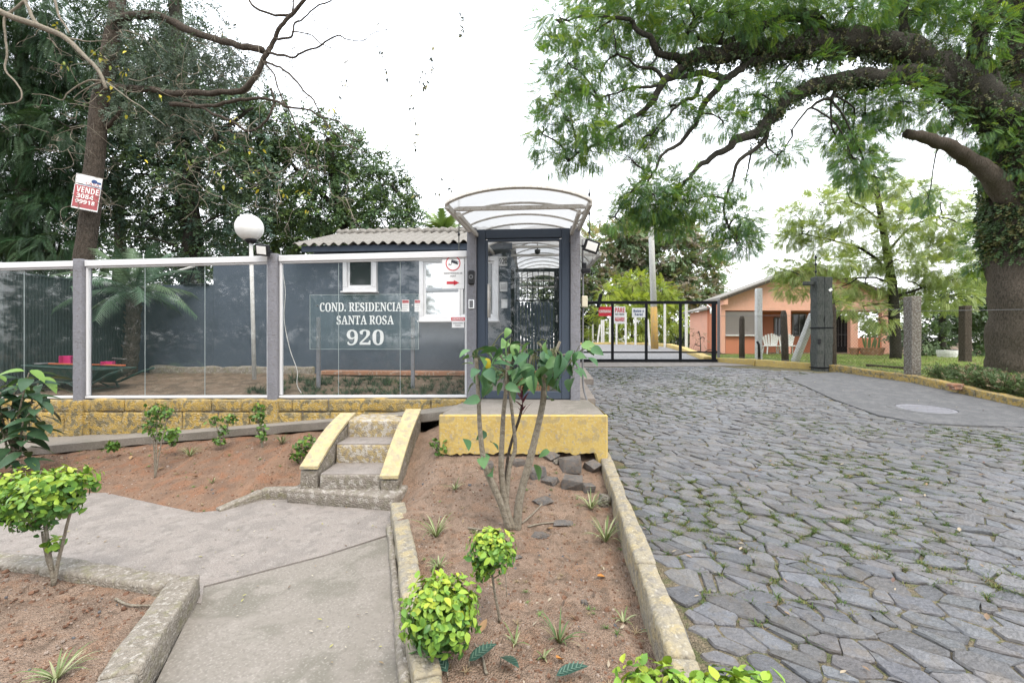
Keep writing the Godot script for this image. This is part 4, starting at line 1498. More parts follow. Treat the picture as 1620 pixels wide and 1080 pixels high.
func build_garden_things() -> void:
	# etched glass name sign on two posts
	var zz := -0.75
	var base := site * Vector3(-1.7, 0.87, zz)
	var s := thing("glass_name_sign", "etched glass sign reading COND. RESIDENCIAL SANTA ROSA 920 on two posts", "sign", base)
	for u in [-2.47, -0.98]:
		var mb := MB.new()
		mb.t = site
		mb.box(Vector3(u, 1.4, zz - 0.035), Vector3(0.055, 1.15 if u < -1 else 1.15, 0.04), 0.004)
		part(s, "leg", mb.mesh(), M.post_grey)
		for y in [1.66, 2.15]:
			mb = MB.new()
			mb.t = site * Transform3D(Basis(Vector3.RIGHT, PI / 2), Vector3(u, y, zz + 0.006))
			mb.lathe([Vector2(0.012, -0.03), Vector2(0.012, 0.006), Vector2(0.0, 0.007)], Vector3.ZERO, 10)
			part(s, "fixing", mb.mesh(), M.chrome)
	var mb := MB.new()
	mb.t = site
	mb.box(Vector3(-1.735, 1.9, zz), Vector3(1.7, 0.83, 0.01), 0.001)
	part(s, "pane", mb.mesh(), M.glass_sign)
	mb = MB.new()
	mb.t = site
	for e in [[0, 0.418, 1.712, 0.006], [0, -0.418, 1.712, 0.006], [0.853, 0, 0.006, 0.83], [-0.853, 0, 0.006, 0.83]]:
		mb.box(Vector3(-1.735 + e[0], 1.9 + e[1], zz), Vector3(e[2], e[3], 0.01), 0.0)
	part(s, "pane_edge", mb.mesh(), M.seam)
	var f := site.basis
	lettering(s, "COND. RESIDENCIAL", SERIF, 0.135, Transform3D(f, site * Vector3(-1.745, 2.125, zz + 0.008)), M.etch_white, 1.37, 700)
	lettering(s, "SANTA ROSA", SERIF, 0.135, Transform3D(f, site * Vector3(-1.715, 1.925, zz + 0.008)), M.etch_white, 0.9, 700)
	lettering(s, "920", SERIF, 0.23, Transform3D(f, site * Vector3(-1.71, 1.66, zz + 0.008)), M.etch_white, 0.58, 700)
	# globe lamp
	var lb := at(402, 590, 7.3)
	var l := thing("globe_lamp", "white globe lamp on a thin white pole behind the fence", "lamp", lb)
	var tp := at(396.5, 381, 7.2)
	mb = MB.new()
	mb.tube(PackedVector3Array([lb - Vector3(0, 0.1, 0), lb.lerp(tp, 0.5), tp]), PackedFloat32Array([0.032, 0.03, 0.028]), 12)
	part(l, "pole", mb.mesh(true), M.white_paint)
	mb = MB.new()
	mb.lathe([Vector2(0.05, -0.04), Vector2(0.09, 0.0), Vector2(0.085, 0.03)], tp, 16)
	part(l, "collar", mb.mesh(true), M.black_plastic)
	mb = MB.new()
	mb.blob(at(394, 360, 7.2), Vector3.ONE * 0.208, wob, 0.0, 16)
	part(l, "globe", mb.mesh(true), M.globe)
	# wheelbarrow
	var wb := on_site(-6.12, 0.82, 0.5)
	var w := thing("wheelbarrow", "dark green wheelbarrow with tools laid across it, behind the left post", "wheelbarrow", wb)
	mb = MB.new()
	mb.t = Transform3D(site.basis, wb)
	var top := [Vector3(-0.62, 0.42, 0.3), Vector3(0.62, 0.36, 0.3), Vector3(0.62, 0.36, -0.3), Vector3(-0.62, 0.42, -0.3)]
	var low := [Vector3(-0.3, 0.2, 0.17), Vector3(0.36, 0.16, 0.2), Vector3(0.36, 0.16, -0.2), Vector3(-0.3, 0.2, -0.17)]
	for i in 4:
		var j := (i + 1) % 4
		mb.quad(low[i], low[j], top[j], top[i])
		mb.quad(low[j] * 0.985, low[i] * 0.985, top[i] * 0.985, top[j] * 0.985)
		mb.rod(top[i], top[j], 0.014, 6)
	mb.quad(low[3], low[2], low[1], low[0])
	part(w, "tray", mb.mesh(), M.barrow)
	mb = MB.new()
	mb.t = Transform3D(site.basis, wb)
	for z in [-0.22, 0.22]:
		mb.tube(PackedVector3Array([Vector3(-0.62, 0.14, z * 0.25), Vector3(-0.2, 0.17, z * 0.8), Vector3(0.4, 0.14, z), Vector3(0.75, 0.3, z * 1.2), Vector3(0.95, 0.36, z * 1.25)]), taper(5, 0.018, 0.018), 6)
		mb.tube(PackedVector3Array([Vector3(0.35, 0.16, z), Vector3(0.42, -0.03, z * 1.1)]), taper(2, 0.016, 0.016), 6)
		mb.tube(PackedVector3Array([Vector3(0.0, 0.17, z), Vector3(0.42, -0.02, z * 1.1)]), taper(2, 0.012, 0.012), 6)
	mb.rod(Vector3(0.4, 0.07, -0.24), Vector3(0.4, 0.07, 0.24), 0.012)
	part(w, "frame", mb.mesh(), M.barrow)
	mb = MB.new()
	mb.t = Transform3D(site.basis * Basis(Vector3.RIGHT, PI / 2), wb + site.basis * Vector3(-0.45, 0.13, 0))
	mb.lathe([Vector2(0.1, -0.03), Vector2(0.15, -0.045), Vector2(0.18, -0.02), Vector2(0.18, 0.02), Vector2(0.15, 0.045), Vector2(0.1, 0.03)], Vector3.ZERO, 24)
	part(w, "tyre", mb.mesh(true), M.rubber)
	mb = MB.new()
	mb.t = Transform3D(site.basis * Basis(Vector3.RIGHT, PI / 2), wb + site.basis * Vector3(-0.45, 0.13, 0))
	mb.lathe([Vector2(0.0, -0.03), Vector2(0.1, -0.03), Vector2(0.1, 0.03), Vector2(0.0, 0.03)], Vector3.ZERO, 16)
	part(w, "wheel_hub", mb.mesh(), M.barrow)
	var tool := thing("rake", "orange handled tool laid along the wheelbarrow", "tool", wb + site.basis * Vector3(0, 0.4, 0.1))
	mb = MB.new()
	mb.t = Transform3D(site.basis, wb)
	mb.rod(Vector3(-0.3, 0.445, 0.2), Vector3(0.78, 0.415, 0.05), 0.014)
	part(tool, "handle", mb.mesh(true), M.orange)
	mb = MB.new()
	mb.t = Transform3D(site.basis, wb)
	mb.box(Vector3(-0.36, 0.45, 0.2), Vector3(0.12, 0.02, 0.2), 0.004)
	part(tool, "head", mb.mesh(), M.grey_plastic)
	for k in [[-0.18, "open pink plastic dustpan standing in the wheelbarrow, left of the post"], [0.5, "pink plastic scoop lying in the wheelbarrow, right of the post"]]:
		var pk := thing("dustpan", k[1], "dustpan", wb + site.basis * Vector3(k[0], 0.42, 0))
		mb = MB.new()
		mb.t = Transform3D(site.basis, wb + site.basis * Vector3(k[0], 0.5 if k[0] < 0 else 0.45, 0.05)) * Transform3D(Basis(Vector3.UP, 0.4), Vector3.ZERO)
		var hh := 0.12 if k[0] < 0 else 0.05
		mb.box(Vector3(0, 0, -0.05), Vector3(0.14, hh, 0.01), 0.003)
		mb.box(Vector3(-0.068, 0, 0.0), Vector3(0.01, hh, 0.1), 0.003)
		mb.box(Vector3(0.068, 0, 0.0), Vector3(0.01, hh, 0.1), 0.003)
		mb.box(Vector3(0, -hh / 2, 0.0), Vector3(0.13, 0.01, 0.1), 0.003)
		part(pk, "pan", mb.mesh(), M.pink)
		mb = MB.new()
		mb.t = Transform3D(site.basis, wb + site.basis * Vector3(k[0], 0.5, 0.0))
		mb.rod(Vector3(0, 0.02, -0.02), Vector3(0.14, 0.0, -0.12), 0.012)
		part(pk, "handle", mb.mesh(), M.black_plastic)
	# loose cable on the right bay
	var cb := thing("loose_cable", "thin white cable hanging down beside the floodlight post", "cable", on_site(-2.58, 0.9, 0.06))
	mb = MB.new()
	mb.t = site
	var cp := curve([Vector3(-2.62, 2.6, -0.06), Vector3(-2.58, 2.3, -0.06), Vector3(-2.6, 1.9, -0.07), Vector3(-2.52, 1.5, -0.07), Vector3(-2.42, 1.2, -0.08), Vector3(-2.42, 1.0, -0.08), Vector3(-2.37, 0.88, -0.1)], 6)
	mb.tube(cp, taper(cp.size(), 0.005, 0.005), 6)
	part(cb, "cable", mb.mesh(true), M.white_paint)
	# ground cover clumps behind the glass
	rng.seed = 77
	var tuft := strap_tuft(14, 0.2, 0.008, 9, 0.9)
	var places := []
	var cols := []
	for k in 650:
		var u := spread(-3.4, -0.1)
		var vv := spread(0.15, 1.5)
		if wob.get_noise_2d(u * 110.0, vv * 160.0) < -0.02:
			continue
		places.append(Transform3D(Basis(Vector3.UP, spread(0, TAU)).scaled(Vector3.ONE * spread(0.5, 1.0)), on_site(u, garden_y(u, vv) - 0.01, vv)))
		var ft := spread(0.7, 1.3)
		cols.append(Color(0.04, 0.075, 0.035) * ft)
	var gc := many(self, "ground_cover", tuft, M.leaf, places, cols)
	tag(gc, "dark grassy ground cover behind the right glass bay", "ground cover", "", "stuff")


func build_walkway() -> void:
	# the two posts
	for k in [[0.06, "left grey post of the entrance with intercom and keypad", "entrance_post"], [1.43, "right grey post of the entrance beside the cobbled road", "entrance_post"]]:
		var p := thing(k[2], k[1], "post", on_site(k[0], 0.82, 0), "posts of the entrance")
		var mb := MB.new()
		mb.t = site
		mb.rough(Vector3(k[0], 1.94, 0), Vector3(0.125, 2.34, 0.13), 0.008, 0.006, wob, 0.1)
		part(p, "shaft", mb.mesh(true), M.post_grey)
	var ic := thing("intercom", "black intercom with a speaker grille on the left entrance post", "intercom", on_site(0.06, 2.35, -0.06))
	var mb := MB.new()
	mb.t = site
	mb.box(Vector3(0.06, 2.445, 0.08), Vector3(0.085, 0.185, 0.05), 0.015)
	part(ic, "body", mb.mesh(), M.black_plastic)
	mb = MB.new()
	mb.t = site * Transform3D(Basis(Vector3.RIGHT, PI / 2), Vector3(0.06, 2.45, 0.106))
	mb.lathe([Vector2(0.03, 0.0), Vector2(0.028, 0.004), Vector2(0.016, 0.004), Vector2(0.015, 0.0)], Vector3.ZERO, 20)
	part(ic, "button_ring", mb.mesh(true), M.grey_plastic)
	var kp := thing("keypad", "small metal framed keypad below the intercom", "keypad", on_site(0.06, 2.03, -0.06))
	mb = MB.new()
	mb.t = site
	mb.box(Vector3(0.06, 2.095, 0.072), Vector3(0.075, 0.125, 0.02), 0.006)
	part(kp, "frame", mb.mesh(), M.chrome)
	mb = MB.new()
	mb.t = site
	mb.box(Vector3(0.06, 2.095, 0.083), Vector3(0.05, 0.095, 0.006), 0.002)
	part(kp, "face", mb.mesh(), M.grey_plastic)
	# framed glass door
	var d := thing("entrance_door", "slate framed glass door with a long white handle", "door", on_site(0.745, 0.83, 0))
	mb = MB.new()
	mb.t = site
	var y0 := 0.84
	var y1 := 3.09
	for q in [[0.185, (y0 + y1) / 2, 0.11, y1 - y0], [1.305, (y0 + y1) / 2, 0.11, y1 - y0], [0.745, y1 - 0.06, 1.008, 0.12], [0.745, y0 + 0.05, 1.008, 0.1]]:
		mb.box(Vector3(q[0], q[1], -0.01), Vector3(q[2], q[3], 0.08), 0.006)
	part(d, "frame", mb.mesh(), M.frame_slate)
	mb = MB.new()
	mb.t = site
	for q in [[0.256, 1.95, 0.03, 2.0], [1.234, 1.95, 0.03, 2.0], [0.745, 2.945, 0.948, 0.03]]:
		mb.box(Vector3(q[0], q[1], 0.0), Vector3(q[2], q[3], 0.05), 0.004)
	part(d, "inner_frame", mb.mesh(), M.frame_slate)
	mb = MB.new()
	mb.t = site
	mb.box(Vector3(0.745, 1.935, -0.01), Vector3(0.945, 1.985, 0.008), 0.001)
	part(d, "pane", mb.mesh(), M.glass)
	mb = MB.new()
	mb.t = site
	for z in [0.045, -0.07]:
		mb.rod(Vector3(0.285, 1.92, z), Vector3(0.285, 2.36, z), 0.014, 8)
	for y in [2.0, 2.28]:
		mb.rod(Vector3(0.285, y, 0.045), Vector3(0.285, y, -0.07), 0.01, 6)
	part(d, "handle", mb.mesh(true), M.white_steel)
	# corridor floor, side sheet, inner gate
	var fl := MB.new()
	fl.t = site
	fl.box(Vector3(0.85, 0.84, -1.05), Vector3(1.7, 0.1, 2.0), 0.0, Basis(Vector3.RIGHT, 0.05))
	fl.box(Vector3(1.1, 1.13, -6.6), Vector3(1.6, 0.1, 9.0), 0.0, Basis(Vector3.RIGHT, 0.055))
	structure("corridor_floor", fl.mesh(), M.concrete)
	var sp := thing("corridor_side_sheet", "dark sheeted side of the covered walkway", "panel", on_site(1.45, 0.9, 1.0))
	mb = MB.new()
	mb.t = site
	mb.box(Vector3(1.455, 1.9, -1.08), Vector3(0.03, 1.95, 1.95), 0.003)
	part(sp, "sheet", mb.mesh(), M.frame_slate)
	for z in [-0.1, -1.1, -2.05]:
		mb = MB.new()
		mb.t = site
		mb.box(Vector3(1.445, 2.0, z), Vector3(0.06, 2.3, 0.06), 0.004)
		part(sp, "upright", mb.mesh(), M.frame_slate)
	var ig := thing("inner_gate", "dark inner gate, open grid above a ribbed lower panel", "gate", on_site(0.86, 0.93, 2.08))
	mb = MB.new()
	mb.t = site
	var gu0 := 0.43
	var gu1 := 1.3
	for q in [[gu0 + 0.03, 1.92, 0.06, 1.96], [gu1 - 0.05, 1.92, 0.1, 1.96], [(gu0 + gu1) / 2, 2.87, gu1 - gu0 - 0.165, 0.06], [(gu0 + gu1) / 2, 2.33, gu1 - gu0 - 0.165, 0.03], [(gu0 + gu1) / 2, 0.97, gu1 - gu0 - 0.165, 0.06]]:
		mb.box(Vector3(q[0], q[1], -2.08), Vector3(q[2], q[3], 0.05), 0.004)
	part(ig, "frame", mb.mesh(), M.black_steel)
	for k in 7:
		mb = MB.new()
		mb.t = site
		var u := gu0 + 0.1 + k * 0.097
		mb.box(Vector3(u, 2.6, -2.08), Vector3(0.013, 0.5, 0.013), 0.001)
		part(ig, "bar", mb.mesh(), M.black_steel)
	for k in 3:
		mb = MB.new()
		mb.t = site
		mb.box(Vector3((gu0 + gu1) / 2 - 0.02, 2.45 + k * 0.14, -2.066), Vector3(0.7, 0.012, 0.012), 0.001)
		part(ig, "bar", mb.mesh(), M.black_steel)
	for k in 12:
		mb = MB.new()
		mb.t = site
		mb.box(Vector3(gu0 + 0.09 + k * 0.0585, 1.655, -2.08), Vector3(0.05, 1.3, 0.02), 0.006)
		part(ig, "slat", mb.mesh(), M.frame_slate)
	mb = MB.new()
	mb.t = site
	mb.box(Vector3(gu1 - 0.05, 2.0, -2.04), Vector3(0.04, 0.13, 0.04), 0.006)
	part(ig, "lock", mb.mesh(), M.chrome)
	var jb := thing("corridor_post", "slim slate upright between guardhouse wall and inner gate", "post", on_site(0.4, 0.9, 1.95))
	mb = MB.new()
	mb.t = site
	mb.box(Vector3(0.41, 2.05, -1.93), Vector3(0.06, 2.3, 0.06), 0.004)
	part(jb, "shaft", mb.mesh(), M.frame_slate)
	# wooden crate just inside the door
	var cr := thing("wooden_crate", "pale wooden crate on the floor inside the door", "crate", on_site(0.85, 0.86, 0.5))
	mb = MB.new()
	mb.t = site
	for q in 3:
		mb.box(Vector3(0.85, 0.93 + q * 0.1, -0.36), Vector3(0.5, 0.085, 0.018), 0.004)
		mb.box(Vector3(0.85, 0.93 + q * 0.1, -0.66), Vector3(0.5, 0.085, 0.018), 0.004)
	for x in [0.61, 1.09]:
		mb.box(Vector3(x, 1.03, -0.51), Vector3(0.02, 0.29, 0.28), 0.004)
	part(cr, "boards", mb.mesh(), M.wood)
	# vaulted canopies of clear sheet on white steel ribs
	for cn in [["entrance_canopy", "arched white translucent canopy over the entrance door", 0.755, 0.725, -1.5, 2.3, 3.09, 0.07, 0.15, 6], ["walkway_canopy", "long arched translucent canopy behind the inner gate", 0.98, 1.05, 2.2, 11.0, 3.08, 0.045, 0.5, 11]]:
		var cu: float = cn[2]
		var hw: float = cn[3]
		var va: float = cn[4]
		var vb: float = cn[5]
		var eave := func(v: float) -> float: return cn[6] + cn[7] * v
		var c := thing(cn[0], cn[1], "canopy", on_site(cu, cn[6], 0))
		var arc := func(s: float, v: float, lift: float) -> Vector3:  # s from -1 to 1
			var a: float = s * 1.05
			return Vector3(cu + hw * sin(a) / sin(1.05), eave.call(v) + lift + cn[8] * (cos(a) - cos(1.05)) / (1.0 - cos(1.05)), -v)
		var nr: int = cn[9]
		for i in nr:  # sheets between the ribs
			mb = MB.new()
			mb.t = site
			var v0 := lerpf(va, vb, float(i) / nr)
			var v1 := lerpf(va, vb, (i + 1.0) / nr)
			for k in 16:
				var s0 := -1.0 + k / 8.0
				var s1 := s0 + 0.125
				mb.quad(arc.call(s0, v0, 0.02), arc.call(s1, v0, 0.02), arc.call(s1, v1, 0.02), arc.call(s0, v1, 0.02))
			part(c, "clear_sheet", mb.mesh(true), M.poly)
		for i in nr + 1:
			mb = MB.new()
			mb.t = site
			var v0 := lerpf(va, vb, float(i) / nr)
			var pts := PackedVector3Array()
			for k in 17:
				pts.append(arc.call(-1.0 + k / 8.0, v0, 0.0))
			mb.tube(pts, taper(17, 0.013, 0.013), 6)
			part(c, "rib", mb.mesh(true), M.white_steel)
		if cn[0] == "entrance_canopy":  # edge flashing along the front arch
			mb = MB.new()
			mb.t = site
			for k in 16:
				var s0 := -1.03 + k * 2.06 / 16
				var s1 := s0 + 2.06 / 16
				mb.quad(arc.call(s0, va - 0.03, 0.0), arc.call(s1, va - 0.03, 0.0), arc.call(s1, va - 0.03, 0.03), arc.call(s0, va - 0.03, 0.03))
				mb.quad(arc.call(s0, va - 0.03, 0.03), arc.call(s1, va - 0.03, 0.03), arc.call(s1, va + 0.05, 0.03), arc.call(s0, va + 0.05, 0.03))
			part(c, "edge_flashing", mb.mesh(true), M.white_steel)
		for sgn in [-1.0, 1.0]:
			mb = MB.new()
			mb.t = site
			mb.box(Vector3(cu + sgn * hw, (eave.call(va) + eave.call(vb)) / 2 - 0.01, -(va + vb) / 2), Vector3(0.04, 0.06, vb - va), 0.004, Basis(Vector3.RIGHT, atan(cn[7])))
			mb.box(Vector3(cu + sgn * (hw - 0.1), (eave.call(va) + eave.call(vb)) / 2 - 0.07, -(va + vb) / 2), Vector3(0.035, 0.05, vb - va - 0.3), 0.004, Basis(Vector3.RIGHT, atan(cn[7])))
			var n := int((vb - va) / 0.45)
			for k in n:
				var vv := va + 0.3 + k * 0.45
				mb.rod(Vector3(cu + sgn * hw, eave.call(vv), -vv), Vector3(cu + sgn * (hw - 0.1), eave.call(vv) - 0.06, -vv - 0.1), 0.009, 5)
			part(c, "side_truss", mb.mesh(), M.white_steel)
		for k in (2 if cn[0] == "entrance_canopy" else 4):
			mb = MB.new()
			mb.t = site
			var vv := lerpf(va + 0.35, vb - 0.4, k / (1.0 if cn[0] == "entrance_canopy" else 3.0))
			mb.box(Vector3(cu, eave.call(vv) + 0.03, -vv), Vector3(hw * 2 - 0.02, 0.045, 0.03), 0.003)
			part(c, "tie_bar", mb.mesh(), M.white_steel)
	# little dome camera under the second canopy
	var dm := thing("dome_camera", "small dark dome camera hanging under the walkway canopy", "camera", on_site(0.9, 3.2, 2.4))
	mb = MB.new()
	mb.lathe([Vector2(0.0, -0.09), Vector2(0.04, -0.075), Vector2(0.055, -0.03), Vector2(0.055, 0.0), Vector2(0.01, 0.0), Vector2(0.01, 0.22)], on_site(0.9, 3.3, 2.4), 14)
	part(dm, "dome", mb.mesh(true), M.black_plastic)
	# electric fence rods beside the canopy
	for k in [[-0.13, "thin electric fence rod left of the canopy above the roof edge"], [1.62, "thin electric fence rod right of the canopy"]]:
		var e := thing("fence_rod", k[1], "rod", on_site(k[0], 2.75, -0.1), "electric fence rods beside the canopy")
		mb = MB.new()
		mb.t = site
		mb.rod(Vector3(k[0], 2.8, -0.05), Vector3(k[0], 3.62, -0.05), 0.008)
		mb.rod(Vector3(k[0], 3.14, -0.05), Vector3(0.06 if k[0] < 1 else 1.43, 3.14, -0.02), 0.006)
		part(e, "rod", mb.mesh(), M.timber)
		for y in [3.05, 3.3, 3.55]:
			mb = MB.new()
			mb.t = site
			mb.lathe([Vector2(0.0, -0.025), Vector2(0.014, -0.02), Vector2(0.018, 0.0), Vector2(0.014, 0.02), Vector2(0.0, 0.025)], Vector3(k[0], y, -0.05), 8)
			part(e, "insulator", mb.mesh(), M.black_plastic)
	floodlight("black floodlight fixed on top of the middle fence post", on_site(-2.77, 2.83, -0.16), Basis(Vector3.UP, -0.2) * Basis(Vector3.BACK, -0.12) * Basis(Vector3.RIGHT, 0.25), 0.2)
	floodlight("black floodlight on an arm beside the right entrance post", on_site(1.63, 2.83, -0.1), Basis(Vector3.UP, 0.25) * Basis(Vector3.BACK, -0.25) * Basis(Vector3.RIGHT, 0.2), 0.2)
	# boxes and conduit on the road side of the right post
	var cd := thing("conduit", "thin dark conduit down the road side of the right entrance post", "pipe", on_site(1.53, 0.8, 0.02))
	mb = MB.new()
	mb.t = site
	var pts := curve([Vector3(1.53, 2.95, -0.03), Vector3(1.535, 2.2, -0.03), Vector3(1.53, 1.4, -0.03), Vector3(1.54, 1.0, -0.03), Vector3(1.6, 0.78, 0.05)], 4)
	mb.tube(pts, taper(pts.size(), 0.013, 0.013), 8)
	part(cd, "pipe", mb.mesh(true), M.grey_plastic)
	var bx := thing("junction_box", "cream junction box on the conduit of the right post", "box", on_site(1.55, 2.0, 0.02))
	mb = MB.new()
	mb.t = site
	mb.box(Vector3(1.55, 2.12, 0.03), Vector3(0.075, 0.15, 0.06), 0.008)
	part(bx, "body", mb.mesh(), M.cream)
	mb = MB.new()
	mb.t = site
	mb.box(Vector3(1.55, 2.12, 0.063), Vector3(0.06, 0.13, 0.006), 0.002)
	part(bx, "lid", mb.mesh(), M.cream)
	var bk := thing("siren_box", "small black box above the cream junction box", "box", on_site(1.57, 2.5, 0.02))
	mb = MB.new()
	mb.t = site
	mb.box(Vector3(1.57, 2.53, 0.0), Vector3(0.12, 0.06, 0.08), 0.01)
	mb.box(Vector3(1.55, 2.6, -0.02), Vector3(0.06, 0.08, 0.05), 0.01)
	part(bk, "body", mb.mesh(), M.black_plastic)


func gate_sign(label: String, a: Vector2, b: Vector2, d: float, back: Material) -> Node3D:
	var p := at(a.x, a.y, d)
	var q := at(b.x, b.y, d)
	var o := thing("gate_sign", label, "sign", (p + q) * 0.5)
	var mb := MB.new()
	mb.box((p + q) * 0.5, Vector3(q.x - p.x, p.y - q.y, 0.012), 0.002)
	part(o, "panel", mb.mesh(), back)
	return o


func build_gate() -> void:
	var d := 14.9
	var g := thing("sliding_gate", "black steel sliding gate of open panels across the drive", "gate", at(1030, 575, d))
	var lo := at(0, 573, d).y
	var hi := at(0, 476, d).y
	var x0 := 1.75
	var x1 := at(1135, 0, d).x
	var mb := MB.new()
	for q in [[(x0 + x1) / 2, hi - 0.05, x1 - x0, 0.1, "top_rail"], [(x0 + x1) / 2, lo + 0.06, x1 - x0, 0.09, "bottom_rail"], [(x0 + x1) / 2, lo + 0.33, x1 - x0, 0.05, "lower_rail"]]:
		mb = MB.new()
		mb.box(Vector3(q[0], q[1], -d), Vector3(q[2], q[3], 0.06), 0.005)
		part(g, q[4], mb.mesh(), M.black_steel)
	for px in [915.0, 969.0, 1022.5, 1076.5, 1129.5]:
		var x := at(px, 0, d).x
		mb = MB.new()
		mb.box(Vector3(x, (lo + hi) / 2 - 0.02, -d + 0.004), Vector3(0.085 if px < 1100 else 0.13, hi - lo - 0.06, 0.062), 0.005)
		part(g, "upright", mb.mesh(), M.black_steel)
	for px in [940.0, 1088.0]:
		mb = MB.new()
		mb.t = Transform3D(Basis(Vector3.RIGHT, PI / 2), Vector3(at(px, 0, d).x, lo - 0.03, -d))
		mb.lathe([Vector2(0.0, -0.02), Vector2(0.055, -0.02), Vector2(0.055, 0.02), Vector2(0.0, 0.02)], Vector3.ZERO, 16)
		part(g, "wheel", mb.mesh(), M.black_steel)
	var rl := thing("gate_track", "steel floor track under the sliding gate", "track", at(1030, 577, d))
	mb = MB.new()
	mb.box(Vector3((x0 + x1) / 2, road_y(d) + 0.018, -d), Vector3(x1 - x0 + 0.4, 0.03, 0.04), 0.004)
	part(rl, "rail", mb.mesh(), M.grey_plastic)
	var pst := thing("gate_post", "slim steel guide post at the right end of the gate", "post", at(1134, 572, d))
	mb = MB.new()
	mb.box(Vector3(x1 + 0.09, (lo + hi) / 2, -d - 0.1), Vector3(0.07, hi - lo + 0.1, 0.07), 0.005)
	part(pst, "shaft", mb.mesh(), M.grey_plastic)
	var fr := d - 0.05
	var z := -fr + 0.012
	var e := gate_sign("red ENTRADA sign at the left end of the gate", Vector2(947, 485), Vector2(967.5, 500), fr, M.print_red)
	lettering(e, "ENTRADA", SANS, 0.09, Transform3D(Basis(), Vector3(at(957.3, 0, fr).x, at(0, 492.5, fr).y, z)), M.print_white, 0.37, 700)
	e = gate_sign("white PARE and AGUARDE sign with red letters on the gate", Vector2(971.5, 485), Vector2(989.5, 512), fr, M.sign_white)
	lettering(e, "PARE", SANS, 0.15, Transform3D(Basis(), Vector3(at(980.5, 0, fr).x, at(0, 490.5, fr).y, z)), M.print_red, 0.31, 700)
	lettering(e, "NA FAIXA", SANS, 0.05, Transform3D(Basis(), Vector3(at(980.5, 0, fr).x, at(0, 497, fr).y, z)), M.print_dark, 0.3, 700)
	lettering(e, "AGUARDE", SANS, 0.13, Transform3D(Basis(), Vector3(at(980.5, 0, fr).x, at(0, 505, fr).y, z)), M.print_red, 0.31, 700)
	e = gate_sign("white Baixe o Farol sign on the gate", Vector2(1000, 487), Vector2(1021, 502), fr, M.sign_white)
	lettering(e, "Baixe o", SANS, 0.08, Transform3D(Basis(), Vector3(at(1010.5, 0, fr).x, at(0, 491.7, fr).y, z)), M.print_blue, 0.34, 700)
	lettering(e, "Farol", SANS, 0.08, Transform3D(Basis(), Vector3(at(1010.5, 0, fr).x, at(0, 497.3, fr).y, z)), M.print_blue, 0.25, 700)
	# a leaning dark bracket where the gate meets the walkway
	var br := thing("gate_catch", "dark steel catch post at the closed end of the gate", "post", at(948, 490, d))
	mb = MB.new()
	mb.rod(at(946, 486, d - 0.1), at(951, 465, d - 0.1), 0.06, 6)
	mb.rod(at(920, 479, d - 0.1), at(952, 477, d - 0.1), 0.035, 6)
	part(br, "bracket", mb.mesh(), M.black_steel)
	# white posts of the far fence
	rng.seed = 8
	var k := 0
	for q in [[931.5, 516, 543, 38], [938, 513, 543, 36], [945, 513, 542, 34, 4], [952, 506, 542, 33], [955, 506, 541.5, 34], [965, 500, 541, 32], [975.5, 507, 541, 31], [990, 494, 541, 30], [1005.5, 497, 541, 29], [1028, 505, 543, 28, -3], [1052, 481, 546, 26], [1086, 478, 553, 22.5]]:
		var p := at(q[0], q[2], q[3])
		var t := at(q[0] + (q[4] if q.size() > 4 else 0), q[1], q[3])
		var w := 0.11
		mb = MB.new()
		mb.box((p + t) * 0.5 - Vector3(0, 0.1, 0), Vector3(w, p.distance_to(t) + 0.2, w), 0.01, Basis(Vector3.BACK, atan2(p.x - t.x, t.y - p.y)))
		var o := part(self, numbered("white_fence_post"), mb.mesh(), M.white_paint)
		var which: Array = ["leftmost white concrete post of the far fence, seen through the gate", "second white concrete post from the left on the far fence", "leaning white post in the far fence left of the ENTRADA sign", "white fence post just left of and below the ENTRADA sign", "slim white post close beside the ENTRADA sign's post", "white fence post right below the ENTRADA sign", "white fence post below the PARE sign", "tall white fence post right of the PARE sign", "white fence post below the Baixe o Farol sign", "leaning pale post just left of the yellow pole foot", "white fence post right of the utility pole behind the gate", "nearest tall white post behind the right part of the gate"]
		tag(o, which[k], "fence post", "white posts along the far fence")
		k += 1
	# utility pole
	var up := thing("utility_pole", "grey utility pole with a yellow painted foot beyond the gate", "utility pole", at(1035.5, 551, 24))
	mb = MB.new()
	mb.tube(PackedVector3Array([at(1034.5, 486, 24), at(1030.5, 370, 24), at(1026, 225, 24)]), PackedFloat32Array([0.165, 0.14, 0.12]), 14)
	part(up, "shaft", mb.mesh(true), M.white_paint)
	mb = MB.new()
	mb.tube(PackedVector3Array([at(1036, 555, 24), at(1034.5, 485.5, 24)]), PackedFloat32Array([0.195, 0.172]), 14)
	part(up, "painted_foot", mb.mesh(true), M.pole_yellow)


